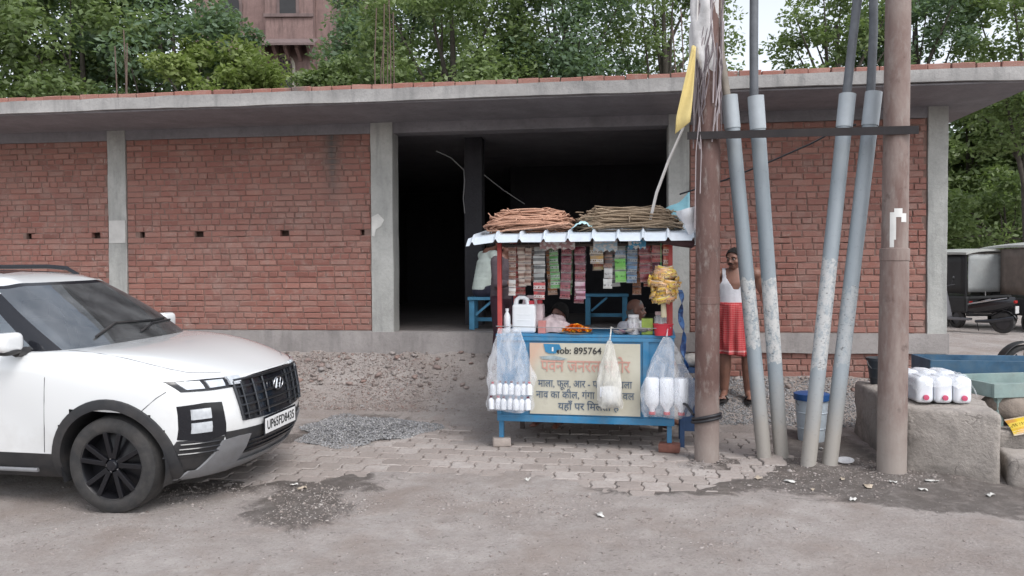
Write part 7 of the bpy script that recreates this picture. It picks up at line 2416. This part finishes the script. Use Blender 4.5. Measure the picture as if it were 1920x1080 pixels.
def rickshaw(label, x, y, rz, back, side_mat, roof_mat, w=1.02, L=1.9, H=1.82, plate=True):
    z0 = gz(x, y)
    t = thing("three_wheeler", label, "three wheeler", (x, y, z0), (0, 0, rz), "three wheelers parked in the yard")
    MB().box((0, 0, .55), (w, L, .40)).build("body", M_VBLK, t, None, bevel=.05)
    MB().box((0, -L / 2 + .02, .40), (w * .92, .10, .22)).build("rear_bumper", M_VBLK, t, None, bevel=.02)
    # roof, domed
    rows = []
    for i in range(7):
        v = i / 6
        rows.append([((u - .5) * (w + .10), -L / 2 - .06 + (L + .1) * v, H - .04 - .16 * (2 * abs(u - .5)) ** 2.2 * .5 + .03 * math.sin(math.pi * v)) for u in np.linspace(0, 1, 11)])
    rf = MB().grid(rows)
    rf.grid([[(p[0], p[1], p[2] - .05) for p in r] for r in rows], flip=True)
    for e in (rows[0], rows[-1]):
        rf.grid([e, [(p[0], p[1], p[2] - .05) for p in e]])
    rf.grid([[r[0] for r in rows], [(r[0][0], r[0][1], r[0][2] - .05) for r in rows]])
    rf.grid([[r[-1] for r in rows], [(r[-1][0], r[-1][1], r[-1][2] - .05) for r in rows]])
    rf.build("roof", roof_mat, t, 40)
    for sx in (-1, 1):
        for sy in (-1, 1):
            MB().box((sx * (w / 2 - .025), sy * (L / 2 - .04), 1.2), (.04, .04, 1.05)).build("post", M_VBLK, t, None)
    rows = [[((u - .5) * (w - .09), -L / 2 - .012 + .012 * math.sin(u * 13 + v * 3), .84 + (H - 1.0) * v) for u in np.linspace(0, 1, 16)] for v in np.linspace(0, 1, 8)]
    c_ = MB().grid(rows).build("rear_flap", back, t, 60); c_.modifiers.new("s", 'SOLIDIFY').thickness = .01
    for sx in (-1, 1):
        rows = [[(sx * (w / 2 + .004 * math.sin(u * 20)), -L / 2 + .06 + (L * .62) * u, .80 + (H - .96) * v) for u in np.linspace(0, 1, 10)] for v in np.linspace(0, 1, 6)]
        c_ = MB().grid(rows).build("side_curtain", side_mat, t, 60); c_.modifiers.new("s", 'SOLIDIFY').thickness = .01
        small_wheel(t, (sx * (w / 2 - .06), -L / 2 + .35, .23), .23, .11)
        MB().box((sx * (w / 2 - .11), -L / 2 - .01, .60), (.09, .03, .07)).build("tail_lamp", MATS["tail_lamp_red"], t, None, bevel=.01)
    small_wheel(t, (0, L / 2 + .05, .23), .23, .10)
    MB().box((0, L / 2 + .02, .75), (w * .7, .06, .55)).build("front_shield", M_VBLK, t, None, bevel=.02)
    if plate:
        MB().box((0, -L / 2 - .045, .42), (.50, .012, .12)).build("number_plate", pm("dull_white_plate", (0.42, 0.40, 0.37), .5), t, None)
    MB().tube([(-.1, -L / 2 - .03, .85), (-.09, -L / 2 - .03, .58)], .012, 6).build("strap", pm("pale_strap", (0.45, 0.45, 0.43), .8), t, 60)
    return t
rickshaw("three wheeler with pale grey canvas back beside the corner column", 10.75, 18.6, R(8), M_CANVAS, M_VBLK, M_VROOF, 1.12, 1.9, 1.86, False)
rickshaw("larger three wheeler with brown grey canvas back at the right edge", 11.72, 17.2, R(-4), M_TANCAN, M_TANCAN, M_VROOF, 1.30, 2.1, 1.98)
# scooter
def scooter(label, x, y, rz):
    t = thing("scooter", label, "scooter", (x, y, gz(x, y)), (0, 0, rz))
    Mb = pm("black_scooter_panel", (0.012, 0.012, 0.015), .25, .1, 8, 0, Coat_Weight=.5)
    Mg = pm("grey_scooter_panel", (0.12, 0.12, 0.13), .4, .1)
    for xx in (-.62, .62):
        small_wheel(t, (xx, 0, .22), .22, .10, 'y')
    # nose is -x
    rows = []
    for f in np.linspace(0, 1, 10):
        xx = -.02 + .86 * f
        w = .05 + .10 * math.sin(math.pi * min(1, f * .8 + .15))
        zc = .50 + .16 * f
        hh = .05 + .13 * math.sin(math.pi * min(.95, f * .75 + .12))
        rows.append([(xx, w * math.cos(a), zc + hh * math.sin(a)) for a in [2 * math.pi * k / 16 for k in range(16)]])
    bd_ = MB().grid(rows, closed=True); bd_.f.append(tuple(reversed(range(16)))); bd_.f.append(tuple(range(9 * 16, 160)))
    bd_.build("rear_body", Mb, t, 50)
    MB().tube([(.0, .145, .60), (.3, .165, .66), (.72, .10, .74)], [.012, .022, .010], 8).tube([(.0, -.145, .60), (.3, -.165, .66), (.72, -.10, .74)], [.012, .022, .010], 8).build("body_stripe", M_CHROME, t, 60)
    rows = []
    for f in np.linspace(0, 1, 8):
        xx = .02 + .72 * f
        rows.append([(xx, (.10 + .03 * math.sin(3 * f)) * math.cos(a), .70 + .07 * f + .05 * max(-.4, math.sin(a)) * (1.1 - .3 * f)) for a in [2 * math.pi * k / 14 for k in range(14)]])
    st = MB().grid(rows, closed=True); st.f.append(tuple(reversed(range(14)))); st.f.append(tuple(range(7 * 14, 8 * 14)))
    st.build("seat", pm("black_vinyl", (0.015, 0.015, 0.015), .6), t, 50)
    MB().box((-.20, 0, .27), (.42, .24, .05)).build("floorboard", Mg, t, None, bevel=.015)
    rows = [[(-.42 - .12 * v + .05 * math.cos(u * 3.14), .20 * (1 - .25 * v) * u, .28 + .62 * v) for u in np.linspace(-1, 1, 9)] for v in np.linspace(0, 1, 9)]
    ap = MB().grid(rows).build("front_apron", Mg, t, 60); ap.modifiers.new("s", 'SOLIDIFY').thickness = .03
    MB().tube([(-.62, 0, .22), (-.56, 0, .6), (-.50, 0, .95)], [.03, .035, .04], 10).build("fork", M_VBLK, t, 60)
    hb = MB().tube([(-.42, -.32, 1.0), (-.47, -.15, .98), (-.50, 0, .97), (-.47, .15, .98), (-.42, .32, 1.0)], .016, 8).build("handlebar", M_VBLK, t, 60)
    MB().ball((-.54, 0, .98), (.07, .10, .08), 14, 10).build("headlamp", M_CHROME, t, 60)
    for s_ in (-1, 1):
        MB().tube([(-.45, s_ * .22, 1.0), (-.43, s_ * .27, 1.12)], .006, 6).ball((-.42, s_ * .29, 1.15), (.018, .06, .04), 12, 8).build("mirror", M_VBLK, t, 60)
        MB().tube([(.05, s_ * .18, .60), (.45, s_ * .19, .72)], .008, 6).build("trim", M_CHROME, t, 60)
    rows = [[(.62 + .27 * math.cos(a), w, .22 + .27 * math.sin(a)) for a in [R(20 + 120 * k / 10) for k in range(11)]] for w in (-.06, 0, .06)]
    MB().grid(rows).build("mudguard", Mb, t, 60).modifiers.new("s", 'SOLIDIFY').thickness = .01
    rows = [[(-.62 + .26 * math.cos(a), w, .22 + .26 * math.sin(a)) for a in [R(30 + 120 * k / 10) for k in range(11)]] for w in (-.06, 0, .06)]
    MB().grid(rows).build("mudguard", Mb, t, 60).modifiers.new("s", 'SOLIDIFY').thickness = .01
    MB().box((.87, 0, .50), (.012, .21, .15)).build("number_plate", pm("scooter_plate", (0.62, 0.62, 0.62), .4), t, None)
    MB().box((.84, 0, .66), (.05, .14, .06)).build("tail_lamp", MATS["tail_lamp_red"], t, None, bevel=.015)
    MB().tube([(.15, -.16, .24), (.5, -.17, .26), (.85, -.17, .34)], [.03, .045, .04], 10).build("exhaust", M_DCHROME, t, 60)
    MB().tube([(.1, .10, .22), (.1, .22, .02)], .01, 6).build("stand", M_VBLK, t, 60)
    return t
scooter("black scooter with chrome stripe parked in front of the pale three wheeler", 9.78, 16.5, R(-48))
# motorcycle at the picture's right edge
def motorcycle(label, x, y, rz):
    t = thing("motorcycle", label, "motorcycle", (x, y, gz(x, y)), (0, 0, rz))
    for xx in (-.64, .64):
        Mx = Matrix.Rotation(R(90), 3, 'X')
        w_ = MB().lathe([(.25, -.035), (.285, -.045), (.305, -.03), (.31, 0), (.305, .03), (.285, .045), (.25, .035)], 36, (xx, 0, .31), Mx, cap=False).build("wheel", M_TYRE, t, 50)
        MB().lathe([(.235, -.025), (.252, -.03), (.252, .03), (.235, .025), (.235, -.025)], 32, (xx, 0, .31), Mx, cap=False).build("rim", M_CHROME, w_, 50)
        for k in range(6):
            a = R(60 * k)
            MB().tube([(xx, 0, .31), (xx + .24 * math.cos(a), 0, .31 + .24 * math.sin(a))], .012, 6).build("spoke", M_RIM, w_, 60)
        MB().lathe([(0, -.06), (.05, -.06), (.05, .06), (0, .06)], 14, (xx, 0, .31), Mx).build("hub", M_DCHROME, w_, 40)
        rows = [[(xx + .345 * math.cos(a), w, .31 + .345 * math.sin(a)) for a in [R((40 if xx < 0 else 10) + 120 * k / 12) for k in range(13)]] for w in (-.06, -.03, .03, .06)]
        MB().grid(rows).build("mudguard", M_VBLK, t, 60).modifiers.new("s", 'SOLIDIFY').thickness = .008
    rows = []
    for f in np.linspace(0, 1, 8):
        rows.append([(-.32 + .46 * f, (.04 + .10 * math.sin(math.pi * (.15 + .75 * f))) * math.cos(a), .80 + (.05 + .09 * math.sin(math.pi * (.2 + .7 * f))) * math.sin(a)) for a in [2 * math.pi * k / 16 for k in range(16)]])
    tk = MB().grid(rows, closed=True); tk.f.append(tuple(reversed(range(16)))); tk.f.append(tuple(range(7 * 16, 8 * 16)))
    tk.build("fuel_tank", pm("black_tank_paint", (0.015, 0.015, 0.02), .2, .1, 8, 0), t, 50)
    MB().box((.42, 0, .79), (.62, .22, .09)).build("seat", MATS["black_vinyl"], t, 40, bevel=.04, seg=3)
    MB().box((-.02, 0, .45), (.36, .24, .30)).build("engine", M_DCHROME, t, 40, bevel=.04, seg=2)
    for s_ in (-1, 1):
        MB().tube([(-.64, s_ * .08, .31), (-.46, s_ * .08, .80), (-.40, s_ * .08, .98)], .022, 8).build("fork", M_CHROME, t, 60)
        MB().tube([(.64, s_ * .09, .31), (.44, s_ * .12, .72)], .02, 8).build("shock_absorber", M_CHROME, t, 60)
    MB().tube([(-.28, -.36, 1.04), (-.36, -.2, 1.03), (-.40, 0, 1.0), (-.36, .2, 1.03), (-.28, .36, 1.04)], .014, 8).build("handlebar", M_VBLK, t, 60)
    MB().ball((-.50, 0, .90), (.09, .10, .10), 14, 10).build("headlamp", M_CHROME, t, 60)
    MB().tube([(-.40, 0, .95), (-.1, 0, .70), (.4, 0, .72), (.64, 0, .31)], .025, 8).build("frame", M_VBLK, t, 60)
    MB().tube([(-.1, -.14, .30), (.3, -.16, .27), (.85, -.16, .38)], [.02, .035, .045], 10).build("exhaust", M_CHROME, t, 60)
    return t
motorcycle("black motorcycle with its wheel showing at the right edge behind the blue handcart", 6.62, 9.05, R(4))
